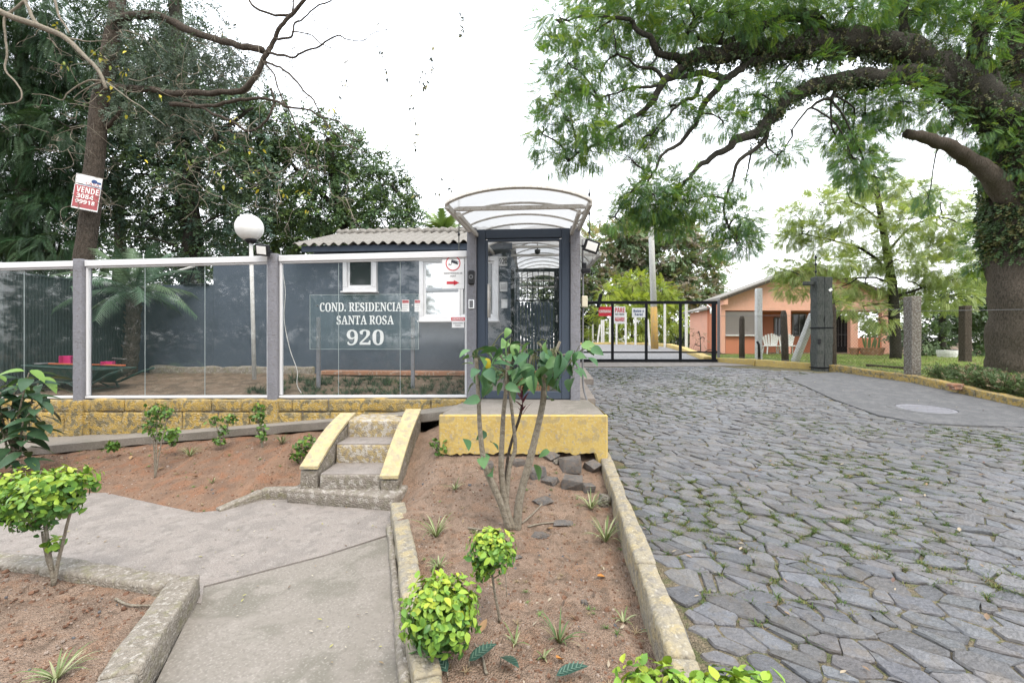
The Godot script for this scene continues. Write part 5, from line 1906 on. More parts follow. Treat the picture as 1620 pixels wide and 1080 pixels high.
func build_house() -> void:
	var d := 25.0
	var z := -d
	var x0 := at(1141, 0, d).x
	var x1 := at(1412, 0, d).x
	var yb := 0.8
	var h := thing("salmon_house", "low salmon pink house with a shallow gable roof and porch", "house", Vector3((x0 + x1) / 2, yb, z))
	var X := func(px: float) -> float: return (px - 810.0) / FOCAL * d
	var Y := func(py: float) -> float: return EYE + (540.0 - py) / FOCAL * d
	# front gable wall above the porch openings, with pillars between them
	var mb := MB.new()
	var eave: float = Y.call(474)
	var peak: float = Y.call(424)
	var xm := (x0 + x1) / 2
	var lint: float = Y.call(491)
	mb.quad(Vector3(x0, lint, z), Vector3(x1, lint, z), Vector3(x1, eave, z), Vector3(x0, eave, z))
	mb.tri(Vector3(x0, eave, z), Vector3(x1, eave, z), Vector3(xm, peak, z))
	mb.quad(Vector3(x1, lint, z - 0.2), Vector3(x0, lint, z - 0.2), Vector3(x0, eave, z - 0.2), Vector3(x1, eave, z - 0.2))
	mb.quad(Vector3(x0, lint, z - 0.2), Vector3(x1, lint, z - 0.2), Vector3(x1, lint, z), Vector3(x0, lint, z))
	mb.quad(Vector3(x0, lint, z - 0.2), Vector3(x0, lint, z), Vector3(x0, eave, z), Vector3(x0, eave, z - 0.2))
	part(h, "gable_wall", mb.mesh(), M.salmon)
	for q in [[1141, 1147.5], [1240, 1251], [1345.5, 1357.5], [1395, 1407]]:
		mb = MB.new()
		var a: float = X.call(q[0])
		var b: float = X.call(q[1])
		mb.box(Vector3((a + b) / 2, (yb + lint) / 2, z - 0.1), Vector3(b - a, lint - yb, 0.26), 0.01)
		part(h, "pillar", mb.mesh(), M.salmon)
	# porch back wall, with windows and door set in it
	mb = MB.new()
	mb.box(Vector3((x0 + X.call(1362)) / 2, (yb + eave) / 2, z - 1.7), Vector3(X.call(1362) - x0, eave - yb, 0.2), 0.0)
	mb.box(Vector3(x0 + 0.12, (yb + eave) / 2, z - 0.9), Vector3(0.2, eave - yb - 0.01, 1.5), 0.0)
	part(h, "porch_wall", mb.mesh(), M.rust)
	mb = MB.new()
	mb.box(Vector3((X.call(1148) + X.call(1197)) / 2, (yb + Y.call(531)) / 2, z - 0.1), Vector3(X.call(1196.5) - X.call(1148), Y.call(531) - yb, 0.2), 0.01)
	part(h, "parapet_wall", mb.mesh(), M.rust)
	mb = MB.new()
	mb.box(Vector3(X.call(1172.5), Y.call(531.5) + 0.03, z - 0.05), Vector3(1.72, 0.07, 0.36), 0.01)
	part(h, "sill", mb.mesh(), M.white_paint)
	mb = MB.new()
	for k in 14:
		mb.box(Vector3(X.call(1172.5), Y.call(530) + 0.05 + k * 0.092, z - 0.06), Vector3(1.66, 0.086, 0.02), 0.004, Basis(Vector3.RIGHT, 0.12))
	part(h, "roller_blind", mb.mesh(), M.blind)
	mb = MB.new()
	mb.box(Vector3((x0 + x1) / 2, lint + 0.05, z - 0.95), Vector3(x1 - x0 - 0.1, 0.08, 1.5), 0.0)
	part(h, "porch_ceiling", mb.mesh(), M.salmon)
	for q in [[1256, 1276, 494, 530], [1227, 1238, 500, 530]]:
		mb = MB.new()
		var a: float = X.call(q[0]) * 1.06
		var b: float = X.call(q[1]) * 1.06
		var yt: float = Y.call(q[2])
		var yl: float = Y.call(q[3])
		for f in [[(a + b) / 2, yt, b - a, 0.08], [(a + b) / 2, yl, b - a + 0.1, 0.08], [a, (yt + yl) / 2, 0.08, yt - yl], [b, (yt + yl) / 2, 0.08, yt - yl], [(a + b) / 2, (yt + yl) / 2, 0.05, yt - yl]]:
			mb.box(Vector3(f[0], f[1], z - 1.58), Vector3(f[2], f[3], 0.07), 0.004)
		var w := part(h, "window", mb.mesh(), M.grey_plastic)
		mb = MB.new()
		mb.box(Vector3((a + b) / 2, (yt + yl) / 2, z - 1.59), Vector3(b - a, yt - yl, 0.02), 0.0)
		part(w, "pane", mb.mesh(), M.dark_glass)
	mb = MB.new()
	var da: float = X.call(1324) * 1.06
	var db: float = X.call(1346) * 1.06
	mb.box(Vector3((da + db) / 2, yb + 1.15, z - 1.57), Vector3(db - da, 2.2, 0.06), 0.01)
	var dr := part(h, "door", mb.mesh(), M.black_steel)
	mb = MB.new()
	for k in 4:
		mb.box(Vector3(lerpf(da, db, (k + 0.5) / 4), yb + 1.3, z - 1.52), Vector3(0.02, 1.6, 0.02), 0.0)
	mb.box(Vector3((da + db) / 2, yb + 1.2, z - 1.515), Vector3(db - da - 0.1, 0.03, 0.02), 0.0)
	part(dr, "grille", mb.mesh(), M.grey_plastic)
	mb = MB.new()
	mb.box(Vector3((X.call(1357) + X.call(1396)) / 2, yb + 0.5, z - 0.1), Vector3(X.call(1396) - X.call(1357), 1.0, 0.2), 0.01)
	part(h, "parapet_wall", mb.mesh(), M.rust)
	# roof: two thin sloping slabs with a brown verge
	for sgn in [-1.0, 1.0]:
		mb = MB.new()
		var xe = xm + sgn * ((x1 - x0) / 2 + 0.25)
		var ye := eave - 0.25 * (peak - eave) / ((x1 - x0) / 2)
		var a := Vector3(xm, peak + 0.06, z + 0.45)
		var b := Vector3(xe, ye + 0.06, z + 0.45)
		var off := Vector3(0, 0, -2.3)
		var th := Vector3(0, 0.13, 0)
		var inside := (a + b) * 0.5 + off * 0.5 + th * 0.5
		mb.face([a, b, b + off, a + off], inside)
		mb.face([a + th, b + th, b + off + th, a + off + th], inside)
		mb.face([a, b, b + th, a + th], inside)
		mb.face([b, b + off, b + off + th, b + th], inside)
		part(h, "roof", mb.mesh(), M.fibre)
		mb = MB.new()
		var dirv := (b - a).normalized()
		mb.box((a + b) * 0.5 + Vector3(0, 0.0, 0.03), Vector3(a.distance_to(b), 0.13, 0.04), 0.004, facing(dirv))
		part(h, "verge_board", mb.mesh(), M.bark)
	mb = MB.new()
	mb.box(Vector3(X.call(1142.5), Y.call(478), z + 0.25), Vector3(0.25, 0.35, 0.4), 0.01)
	part(h, "eave_block", mb.mesh(), M.salmon)
	# lower wing set back on the left
	var wing := MB.new()
	var wx := at(1088, 0, 30).x
	wing.box(Vector3((wx + x0) / 2 + 0.3, 2.1, z - 3.0), Vector3(x0 - wx + 0.6, 2.7, 3.2), 0.0)
	part(h, "wing_wall", wing.mesh(), M.salmon)
	mb = MB.new()
	mb.box(Vector3((wx + x0) / 2 + 0.2, 3.62, z - 3.0), Vector3(x0 - wx + 1.2, 0.1, 3.7), 0.01, Basis(Vector3.BACK, 0.3))
	part(h, "wing_roof", mb.mesh(), M.fibre)
	mb = MB.new()
	mb.box(Vector3(wx + 0.62, 2.1, z - 1.36), Vector3(0.5, 1.3, 0.08), 0.01)
	part(h, "wing_window", mb.mesh(), M.white_paint)
	var wl := thing("wall_lamp", "small white lamp under the eave at the house's left corner", "lamp", at(1126, 495, 24.6))
	mb = MB.new()
	mb.lathe([Vector2(0.0, -0.18), Vector2(0.1, -0.17), Vector2(0.1, 0.1), Vector2(0.0, 0.12)], at(1126.5, 491, 24.6), 12)
	mb.rod(at(1126.5, 488, 24.6), at(1119, 482, 24.8), 0.03)
	part(wl, "lamp_shade", mb.mesh(true), M.globe)
	# things on the lawn and porch
	for k in [[1221, "white plastic chair back leaning on the porch, left of the dark post"], [1246, "white plastic chair back leaning on the porch, right of the dark post"]]:
		var c := thing("plastic_chair", k[1], "chair", at(k[0], 560, 23.6), "white plastic chairs by the porch")
		mb = MB.new()
		var b := at(k[0], 558, 23.6)
		for i in 7:
			var an := -0.9 + i * 0.3
			mb.box(b + Vector3(sin(an) * 0.42, 0.55 + 0.14 * cos(an * 1.3), -0.1 * absf(an)), Vector3(0.1, 0.62 - 0.12 * absf(an), 0.03), 0.01, Basis(Vector3.BACK, -an * 0.25))
		part(c, "backrest", mb.mesh(), M.white_paint)
		mb = MB.new()
		mb.box(b + Vector3(0, 0.36, 0.05), Vector3(0.78, 0.05, 0.45), 0.02)
		part(c, "seat", mb.mesh(), M.white_paint)
		for sx in [-1, 1]:
			for sz in [-1, 1]:
				mb = MB.new()
				mb.rod(b + Vector3(sx * 0.33, 0.34, 0.05 + sz * 0.18), b + Vector3(sx * 0.38, -0.05, 0.05 + sz * 0.22), 0.03)
				part(c, "leg", mb.mesh(), M.white_paint)
	var pot := thing("plant_pot", "wide terracotta bowl of snake plants by the porch pillar", "plant pot", at(1380, 562, 23))
	mb = MB.new()
	var pb := at(1380, 563, 23)
	mb.lathe([Vector2(0.0, 0.0), Vector2(0.42, 0.0), Vector2(0.5, 0.3), Vector2(0.54, 0.42), Vector2(0.48, 0.42), Vector2(0.44, 0.34), Vector2(0.0, 0.34)], pb, 20)
	part(pot, "bowl", mb.mesh(), M.terracotta)
	rng.seed = 15
	for i in 14:
		mb = MB.new()
		var o := pb + Vector3(spread(-0.35, 0.35), 0.34, spread(-0.25, 0.25))
		leaf_blade(mb, o, facing(Vector3(spread(-0.25, 0.25), 1, spread(-0.2, 0.2)), spread(0, 6)), spread(0.5, 0.85), 0.09, 0.0, 0.3, 5)
		part(pot, "leaf", mb.mesh(true), leaf_mat(Color(0.13, 0.17, 0.08)))
	var p2 := thing("plant_pot", "small terracotta pot at the foot of the porch pillar", "plant pot", at(1351, 562, 23.4))
	mb = MB.new()
	mb.lathe([Vector2(0.0, 0.0), Vector2(0.16, 0.0), Vector2(0.22, 0.32), Vector2(0.25, 0.34), Vector2(0.25, 0.4), Vector2(0.18, 0.4), Vector2(0.0, 0.34)], at(1352, 562, 23.4), 16)
	part(p2, "bowl", mb.mesh(), M.terracotta)
	var p3 := thing("white_planter", "round white planter on the lawn under the shrubs", "plant pot", at(1500, 564, 20))
	mb = MB.new()
	mb.lathe([Vector2(0.0, -0.1), Vector2(0.3, -0.1), Vector2(0.36, 0.15), Vector2(0.36, 0.28), Vector2(0.3, 0.28), Vector2(0.0, 0.2)], at(1499, 564, 20), 18)
	part(p3, "bowl", mb.mesh(), M.white_paint)


func build_right_fence() -> void:
	var spots := [  # px, top, base, depth, width m, kind, label, lean px
		[1174, 500, 571, 15.2, 0.17, "round", "short round weathered fence post nearest the gate", 0],
		[1201, 461, 577, 14.6, 0.17, "square", "tall square white concrete fence post with a black pipe", -1],
		[1243, 491, 574, 14.6, 0.2, "round", "dark round wooden fence post in front of the plastic chairs", -3],
		[1317, 481, 587, 13.0, 0.21, "round", "rough brown wooden post behind the big timber post", 0],
		[1444, 476, 607, 10.6, 0.23, "lichen", "lichen spotted concrete post in the worn curb", 0],
		[1527.5, 488, 575, 15.5, 0.24, "square_brown", "reddish wooden post of a frame on the lawn", 0]]
	for q in spots:
		var b := at(q[0], q[2], q[3])
		var t := at(q[0] + q[7], q[1], q[3])
		var o := thing("fence_post", q[6], "post", b, "posts of the wire fence")
		var mb := MB.new()
		if q[5] == "round":
			mb.tube(PackedVector3Array([b - Vector3(0, 0.2, 0), b.lerp(t, 0.4), b.lerp(t, 0.93), t]), PackedFloat32Array([q[4] * 0.55, q[4] * 0.52, q[4] * 0.48, q[4] * 0.3]), 10, true, 0.15, wob)
		else:
			mb.rough((b + t) * 0.5, Vector3(q[4], t.y - b.y + 0.2, q[4]), 0.015, 0.012, wob, 0.12)
		part(o, "shaft", mb.mesh(true), M.white_paint if q[5] == "square" else M.lichen if q[5] == "lichen" else M.bark)
	var pp := thing("black_pipe", "short black pipe strapped to the white concrete post", "pipe", at(1203, 577, 14.4))
	var mb := MB.new()
	mb.tube(PackedVector3Array([at(1202, 576, 14.4), at(1201, 545, 14.4), at(1198, 540, 14.4)]), PackedFloat32Array([0.04, 0.04, 0.04]), 8)
	part(pp, "pipe", mb.mesh(true), M.black_plastic)
	var br := thing("concrete_brace", "leaning concrete brace propped against the big timber post", "brace", at(1256, 570, 14.0))
	mb = MB.new()
	var a := at(1258, 572, 14.0)
	var b := at(1287, 497, 13.3)
	mb.rough((a + b) * 0.5, Vector3(a.distance_to(b), 0.17, 0.17), 0.012, 0.01, wob, 0.12, facing(b - a))
	part(br, "shaft", mb.mesh(true), M.white_paint)
	# the big post: two squared timbers bound together
	var bp := at(1299, 590, 12.75)
	var g := thing("big_gate_post", "massive grey timber post with a short arm at its top", "post", bp)
	var tp := at(1299, 438, 12.75).y
	for k in [[-0.1, 0.2, 0.0], [0.115, 0.23, 0.012]]:
		mb = MB.new()
		mb.rough(Vector3(bp.x + k[0], (bp.y + tp) / 2 - 0.1, bp.z + k[2]), Vector3(k[1], tp - bp.y + 0.2 - k[2] * 3, 0.3), 0.02, 0.03, wob, 0.12)
		part(g, "timber", mb.mesh(true), M.timber)
	mb = MB.new()
	mb.rough(Vector3(bp.x - 0.33, tp - 0.18, bp.z), Vector3(0.3, 0.1, 0.12), 0.012, 0.01, wob, 0.1)
	part(g, "arm", mb.mesh(true), M.timber)
	for y in [0.47, 0.06]:
		mb = MB.new()
		mb.box(Vector3(bp.x + 0.01, lerpf(bp.y, tp, y), bp.z + 0.012), Vector3(0.46, 0.03, 0.34), 0.004)
		part(g, "binding", mb.mesh(), M.black_steel)
	mb = MB.new()
	mb.box(Vector3(bp.x - 0.15, lerpf(bp.y, tp, 0.33), bp.z + 0.17), Vector3(0.07, 0.14, 0.05), 0.006)
	part(g, "latch", mb.mesh(), M.black_plastic)
	var rd := thing("fence_rod", "thin electric fence rod rising from the big timber post", "rod", Vector3(bp.x - 0.14, tp, bp.z))
	mb = MB.new()
	mb.rod(Vector3(bp.x - 0.13, tp - 0.1, bp.z), Vector3(bp.x - 0.15, tp + 0.62, bp.z), 0.012)
	part(rd, "rod", mb.mesh(), M.timber)
	for k in 3:
		mb = MB.new()
		mb.lathe([Vector2(0.0, -0.04), Vector2(0.03, -0.02), Vector2(0.03, 0.02), Vector2(0.0, 0.04)], Vector3(bp.x - 0.14, tp + 0.15 + k * 0.2, bp.z), 8)
		part(rd, "insulator", mb.mesh(), M.black_plastic)
	floodlight("small floodlight on the right side of the big timber post", at(1314, 458.5, 12.6), Basis(Vector3.BACK, 0.6) * Basis(Vector3.RIGHT, -0.1), 0.14)
	# woven wire between the posts
	var wf := thing("wire_fence", "rusty chain link netting between the posts along the lawn", "fence", at(1300, 580, 13))
	for bay in [[Vector3(6.75, 1.1, -15.1), Vector3(8.78, 1.0, -12.95), 1.35], [Vector3(8.95, 0.95, -12.6), Vector3(9.28, 0.85, -10.55), 1.5], [Vector3(9.3, 0.85, -10.5), Vector3(9.9, 0.7, -7.5), 1.45]]:
		mb = MB.new()
		var p: Vector3 = bay[0]
		var q: Vector3 = bay[1]
		var hh: float = bay[2]
		var len := p.distance_to(q)
		var dir := (q - p) / len
		var stepw := 0.085
		for s in [-1.0, 1.0]:
			var x := -hh if s > 0 else 0.0
			while x < (len if s > 0 else len + hh):
				# a wire from (x, 0) rising at 45 degrees
				var t0 := maxf(0.0, -x) if s > 0 else maxf(0.0, x - len)
				var t1 := minf(hh, len - x) if s > 0 else minf(hh, x)
				if t1 > t0:
					mb.rod(p + dir * (x + s * t0) + Vector3(0, t0, 0), p + dir * (x + s * t1) + Vector3(0, t1, 0), 0.0017, 3)
				x += stepw
		if bay[0].x < 9.2:
			part(wf, "netting", mb.mesh(), M.bark, "stuff")
		for y in [0.02, hh]:
			mb = MB.new()
			mb.rod(p + Vector3(0, y, 0), q + Vector3(0, y, 0), 0.005, 4)
			part(wf, "straining_wire", mb.mesh(), M.grey_plastic)
	# tie beam of the frame on the lawn
	var tb := thing("lawn_frame", "low wooden rail lying along the edge of the lawn", "rail", at(1400, 580, 12.2))
	mb = MB.new()
	var ra := at(1372, 578, 12.6)
	var rb := at(1436, 583, 11.6)
	mb.rough((ra + rb) * 0.5, Vector3(ra.distance_to(rb), 0.08, 0.08), 0.01, 0.01, wob, 0.2, facing(rb - ra))
	part(tb, "rail", mb.mesh(true), M.bark)
	for k in 2:
		var brick := thing("old_brick", ["upper of two old bricks lying in the weeds above the curb", "lower of two old bricks lying in the weeds above the curb"][k], "brick", at(1512, 612, 9.0))
		mb = MB.new()
		mb.rough(at(1512 + k * 3, 609 + k * 5, 9.0), Vector3(0.24, 0.06, 0.12), 0.01, 0.01, wob, 0.06, Basis(Vector3.UP, 0.1 * k))
		part(brick, "body", mb.mesh(true), M.terracotta)


# ---------- trees ----------
func big_d(px: float) -> float:  # the great tree leans out of the lawn towards the lens as it reaches left
	return lerpf(8.6, 11.2, clampf((px - 830.0) / 760.0, 0.0, 1.05))


func bl(list: Array, shift := 0.0) -> Array:
	var out := []
	for p in list:
		out.append(at(p[0], p[1], big_d(p[0]) + shift))
	return out


func build_great_tree() -> void:
	rng.seed = 101
	var base := at(1612, 596, 11.3)
	var o := thing("great_tree", "huge ivy clad tree at right whose limbs arch over the drive", "tree", base)
	var mb := MB.new()
	var tr := curve([base - Vector3(0, 0.3, 0), at(1613, 560, 11.3), at(1614, 470, 11.3), at(1612, 390, 11.35), at(1610, 300, 11.4), at(1612, 200, 11.45), at(1625, 60, 11.5), at(1645, -120, 11.6), at(1650, -300, 11.6)], 6)
	var rr := PackedFloat32Array()
	for i in tr.size():
		var s := float(i) / (tr.size() - 1)
		rr.append(0.58 + 0.1 * exp(-s * 22.0) - 0.16 * smoothstep(0.45, 0.8, s) + 0.02 * sin(i * 1.7))
	mb.tube(tr, rr, 22, true, 0.16, wob)
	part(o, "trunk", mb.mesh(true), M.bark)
	var limbs := [  # control points, radius at the root and at the tip
		[[[1600, 190], [1560, 165], [1500, 118], [1440, 82], [1380, 68], [1320, 66], [1270, 72], [1220, 79], [1166, 80], [1117, 88], [1082, 97]], 0.52, 0.12],
		[[[1082, 97], [1042, 80], [1018, 55], [998, 31], [958, 23], [920, 27], [880, 32]], 0.1, 0.015],
		[[[1082, 97], [1055, 124], [1037, 148], [1018, 173], [978, 203], [955, 222], [918, 242], [900, 255]], 0.11, 0.015],
		[[[1360, 76], [1270, 84], [1191, 99], [1166, 114], [1149, 124], [1124, 148], [1109, 178], [1092, 208], [1057, 240], [1038, 257], [1030, 280]], 0.15, 0.02],
		[[[1149, 124], [1117, 116], [1067, 123], [1050, 132], [1030, 136], [988, 141], [950, 160]], 0.09, 0.012],
		[[[1540, 170], [1470, 122], [1400, 122], [1345, 124], [1304, 132], [1265, 146], [1234, 174], [1205, 205], [1166, 222], [1141, 240], [1112, 259], [1090, 280], [1075, 300], [1060, 322]], 0.29, 0.02],
		[[[1225, 190], [1206, 226], [1173, 254], [1161, 288], [1144, 322], [1151, 346], [1165, 370]], 0.07, 0.012],
		[[[1400, 75], [1340, 58], [1309, 47], [1278, 28], [1239, 26], [1200, 46], [1166, 60], [1117, 64], [1092, 54]], 0.22, 0.03],
		[[[1433, 60], [1432, 20], [1425, -60], [1400, -140]], 0.12, 0.05],
		[[[1570, 150], [1547, 78], [1563, 26], [1580, -50], [1560, -160]], 0.26, 0.1],
		[[[1050, 130], [1038, 110], [1010, 100], [985, 92], [975, 70], [970, 45]], 0.05, 0.01],
		[[[1092, 54], [1095, 30], [1088, 0], [1080, -30]], 0.04, 0.012],
		[[[1320, 150], [1290, 165], [1262, 190], [1250, 205]], 0.05, 0.012],
		[[[1110, 130], [1100, 148], [1078, 165], [1050, 190], [1030, 215]], 0.06, 0.012]]
	var nodes := PackedVector3Array()
	var thick := PackedFloat32Array()
	mb = MB.new()
	for i in limbs.size():
		var l: Array = limbs[i]
		var pts := limb(mb, bl(l[0]), l[1], l[2], 14 if l[1] > 0.2 else 9, 0.12, 0.6, 0.3)
		for k in pts.size():
			nodes.append(pts[k])
			thick.append(lerpf(l[1], l[2], pow(float(k) / pts.size(), 0.6)))
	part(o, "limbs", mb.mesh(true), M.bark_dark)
	mb = MB.new()
	limb(mb, bl([[1600, 320], [1572, 285], [1540, 255], [1500, 232], [1465, 218], [1433, 211]]), 0.27, 0.09, 12, 0.09, 0.8, 0.35)
	part(o, "broken_limb", mb.mesh(true), M.bark)
	var spots := [[890, 35, 40, 30], [940, 55, 50, 40], [990, 40, 40, 35], [1000, 12, 50, 25], [900, 100, 42, 42], [950, 115, 50, 42], [880, 150, 36, 36], [905, 190, 50, 42], [960, 180, 55, 42], [858, 212, 22, 32], [885, 242, 40, 28], [930, 238, 42, 28], [1010, 195, 45, 34], [1040, 68, 36, 26], [1020, 110, 36, 26], [1062, 28, 40, 32], [1085, 45, 35, 36], [1115, 28, 50, 36], [1155, 22, 50, 32], [1200, 18, 60, 32], [1190, 48, 45, 18], [1060, 168, 40, 36], [1020, 238, 26, 22], [1000, 252, 22, 18], [1140, 188, 34, 26], [1110, 150, 32, 26], [1205, 150, 40, 28], [1180, 178, 36, 22], [1228, 130, 38, 22], [1010, 298, 34, 26], [1042, 318, 40, 32], [1002, 335, 32, 22], [1075, 290, 34, 22], [1060, 350, 40, 18], [972, 344, 22, 16], [1100, 318, 30, 20], [1124, 308, 34, 16], [1180, 285, 28, 16], [1152, 350, 28, 24], [1165, 384, 36, 20], [1192, 350, 18, 16], [1140, 396, 16, 10], [1240, 20, 60, 36], [1295, 18, 60, 34], [1350, 12, 60, 32], [1400, 28, 50, 28], [1455, 25, 60, 36], [1500, 40, 50, 46], [1545, 60, 40, 46], [1230, 245, 30, 13], [1335, 190, 30, 52], [1370, 182, 44, 44], [1405, 150, 55, 34], [1350, 250, 28, 34], [1378, 278, 36, 20], [1430, 160, 40, 28], [1470, 178, 46, 26], [1525, 165, 50, 34], [1545, 205, 46, 34], [1470, 312, 20, 20], [1270, 110, 60, 20], [1560, 400, 26, 36], [1582, 352, 30, 44], [1590, 250, 30, 50], [1030, 305, 40, 28], [1085, 320, 40, 24], [1050, 335, 44, 20], [1165, 345, 34, 28], [1180, 375, 26, 22], [1350, 225, 34, 44], [1365, 265, 40, 26], [1240, 240, 34, 16], [1100, -30, 200, 30], [1350, -40, 220, 40], [1540, -30, 120, 50]]
	var clumps := []
	mb = MB.new()
	for s in spots:
		var d := big_d(s[0]) + spread(-0.35, 0.9)
		var c := at(s[0], s[1], d)
		var r := Vector3(s[2], s[3], (s[2] + s[3]) * 0.45) * d / FOCAL * 1.12
		clumps.append([c, r])
		var best := 0
		var far := 1e9
		for k in nodes.size():
			var dist := nodes[k].distance_to(c) + thick[k] * 0.5
			if dist < far:
				far = dist
				best = k
		if s[1] > -20:
			twigs(mb, nodes[best], c, 0.025, 7, r)
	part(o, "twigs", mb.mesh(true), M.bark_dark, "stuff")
	crown(o, "crown", pinnate(10, 0.24, 0.085, 0.009, 0.2), M.leaf_thin, clumps, 80.0, 0.35, 0.5, 1.1, [Color(0.12, 0.23, 0.085), Color(0.16, 0.28, 0.085), Color(0.1, 0.2, 0.1), Color(0.23, 0.33, 0.08), Color(0.11, 0.2, 0.12)], -0.24, 1.6, 0.62)
	# ivy and moss on the trunk and thick limbs
	var places := []
	var cols := []
	for i in nodes.size():
		if thick[i] < 0.1:
			continue
		for k in int(240.0 * thick[i]):
			var q := nodes[i] + ball().normalized() * thick[i] * spread(0.8, 1.2) + ball() * 0.12
			places.append(Transform3D(facing(ball() + Vector3(0, -0.9, 0), spread(0, 6)).scaled(Vector3.ONE * spread(0.5, 1.0)), q))
			cols.append(Color(0.06, 0.09, 0.04) * spread(0.6, 1.6) if rng.randf() < 0.75 else Color(0.12, 0.12, 0.05))
	for k in 4200:
		var s := spread(0.36, 0.8)
		var p := tr[int(s * (tr.size() - 1))]
		var an := spread(0, TAU)
		var rad := rr[int(s * (tr.size() - 1))]
		places.append(Transform3D(facing(Vector3(cos(an) * 0.7, -1, sin(an) * 0.7) + ball() * 0.6, spread(0, 6)).scaled(Vector3.ONE * spread(0.6, 1.2)), p + Vector3(cos(an), spread(-0.35, 0.35), sin(an)) * rad * spread(0.95, 1.12)))
		cols.append(Color(0.06, 0.1, 0.04) * spread(0.6, 1.6) if rng.randf() < 0.7 else Color(0.13, 0.13, 0.05))
	many(o, "ivy", sprig(9, 0.2, 0.06, 0.04, 6), M.leaf, places, cols)


func side_tree(called: String, label: String, base: Vector3, trunk: Array, r0: float, branches: Array, clumps_px: Array, d: float, dj: float, mesh: Mesh, density: float, cols: Array, bark: Material, droop := 0.2, cut := -0.2, freq := 1.0, smin := 0.7, smax := 1.2) -> Node3D:
	var o := thing(called, label, "tree", base)
	var mb := MB.new()
	var pts := limb(mb, trunk, r0, r0 * 0.45, 12, 0.04, 1.0, 0.15)
	var nodes := PackedVector3Array(pts)
	for b in branches:
		nodes.append_array(limb(mb, b[0], b[1], b[2], 8, 0.05, 0.8))
	part(o, "trunk", mb.mesh(true), bark)
	mb = MB.new()
	var clumps := []
	for s in clumps_px:
		var dd := (s[4] if s.size() > 4 else d) + spread(-dj, dj) as float
		var c := at(s[0], s[1], dd)
		var r := Vector3(s[2], s[3], (s[2] + s[3]) * 0.5) * dd / FOCAL
		clumps.append([c, r])
		var best := 0
		for k in nodes.size():
			if nodes[k].distance_to(c) < nodes[best].distance_to(c):
				best = k
		twigs(mb, nodes[best], c, 0.03, 5, r)
	part(o, "twigs", mb.mesh(true), bark, "stuff")
	crown(o, "crown", mesh, M.leaf_thin if called in ["feathery_tree", "bamboo_shrub", "round_tree"] else M.leaf, clumps, density, droop, smin, smax, cols, cut, freq, 0.55)
	return o


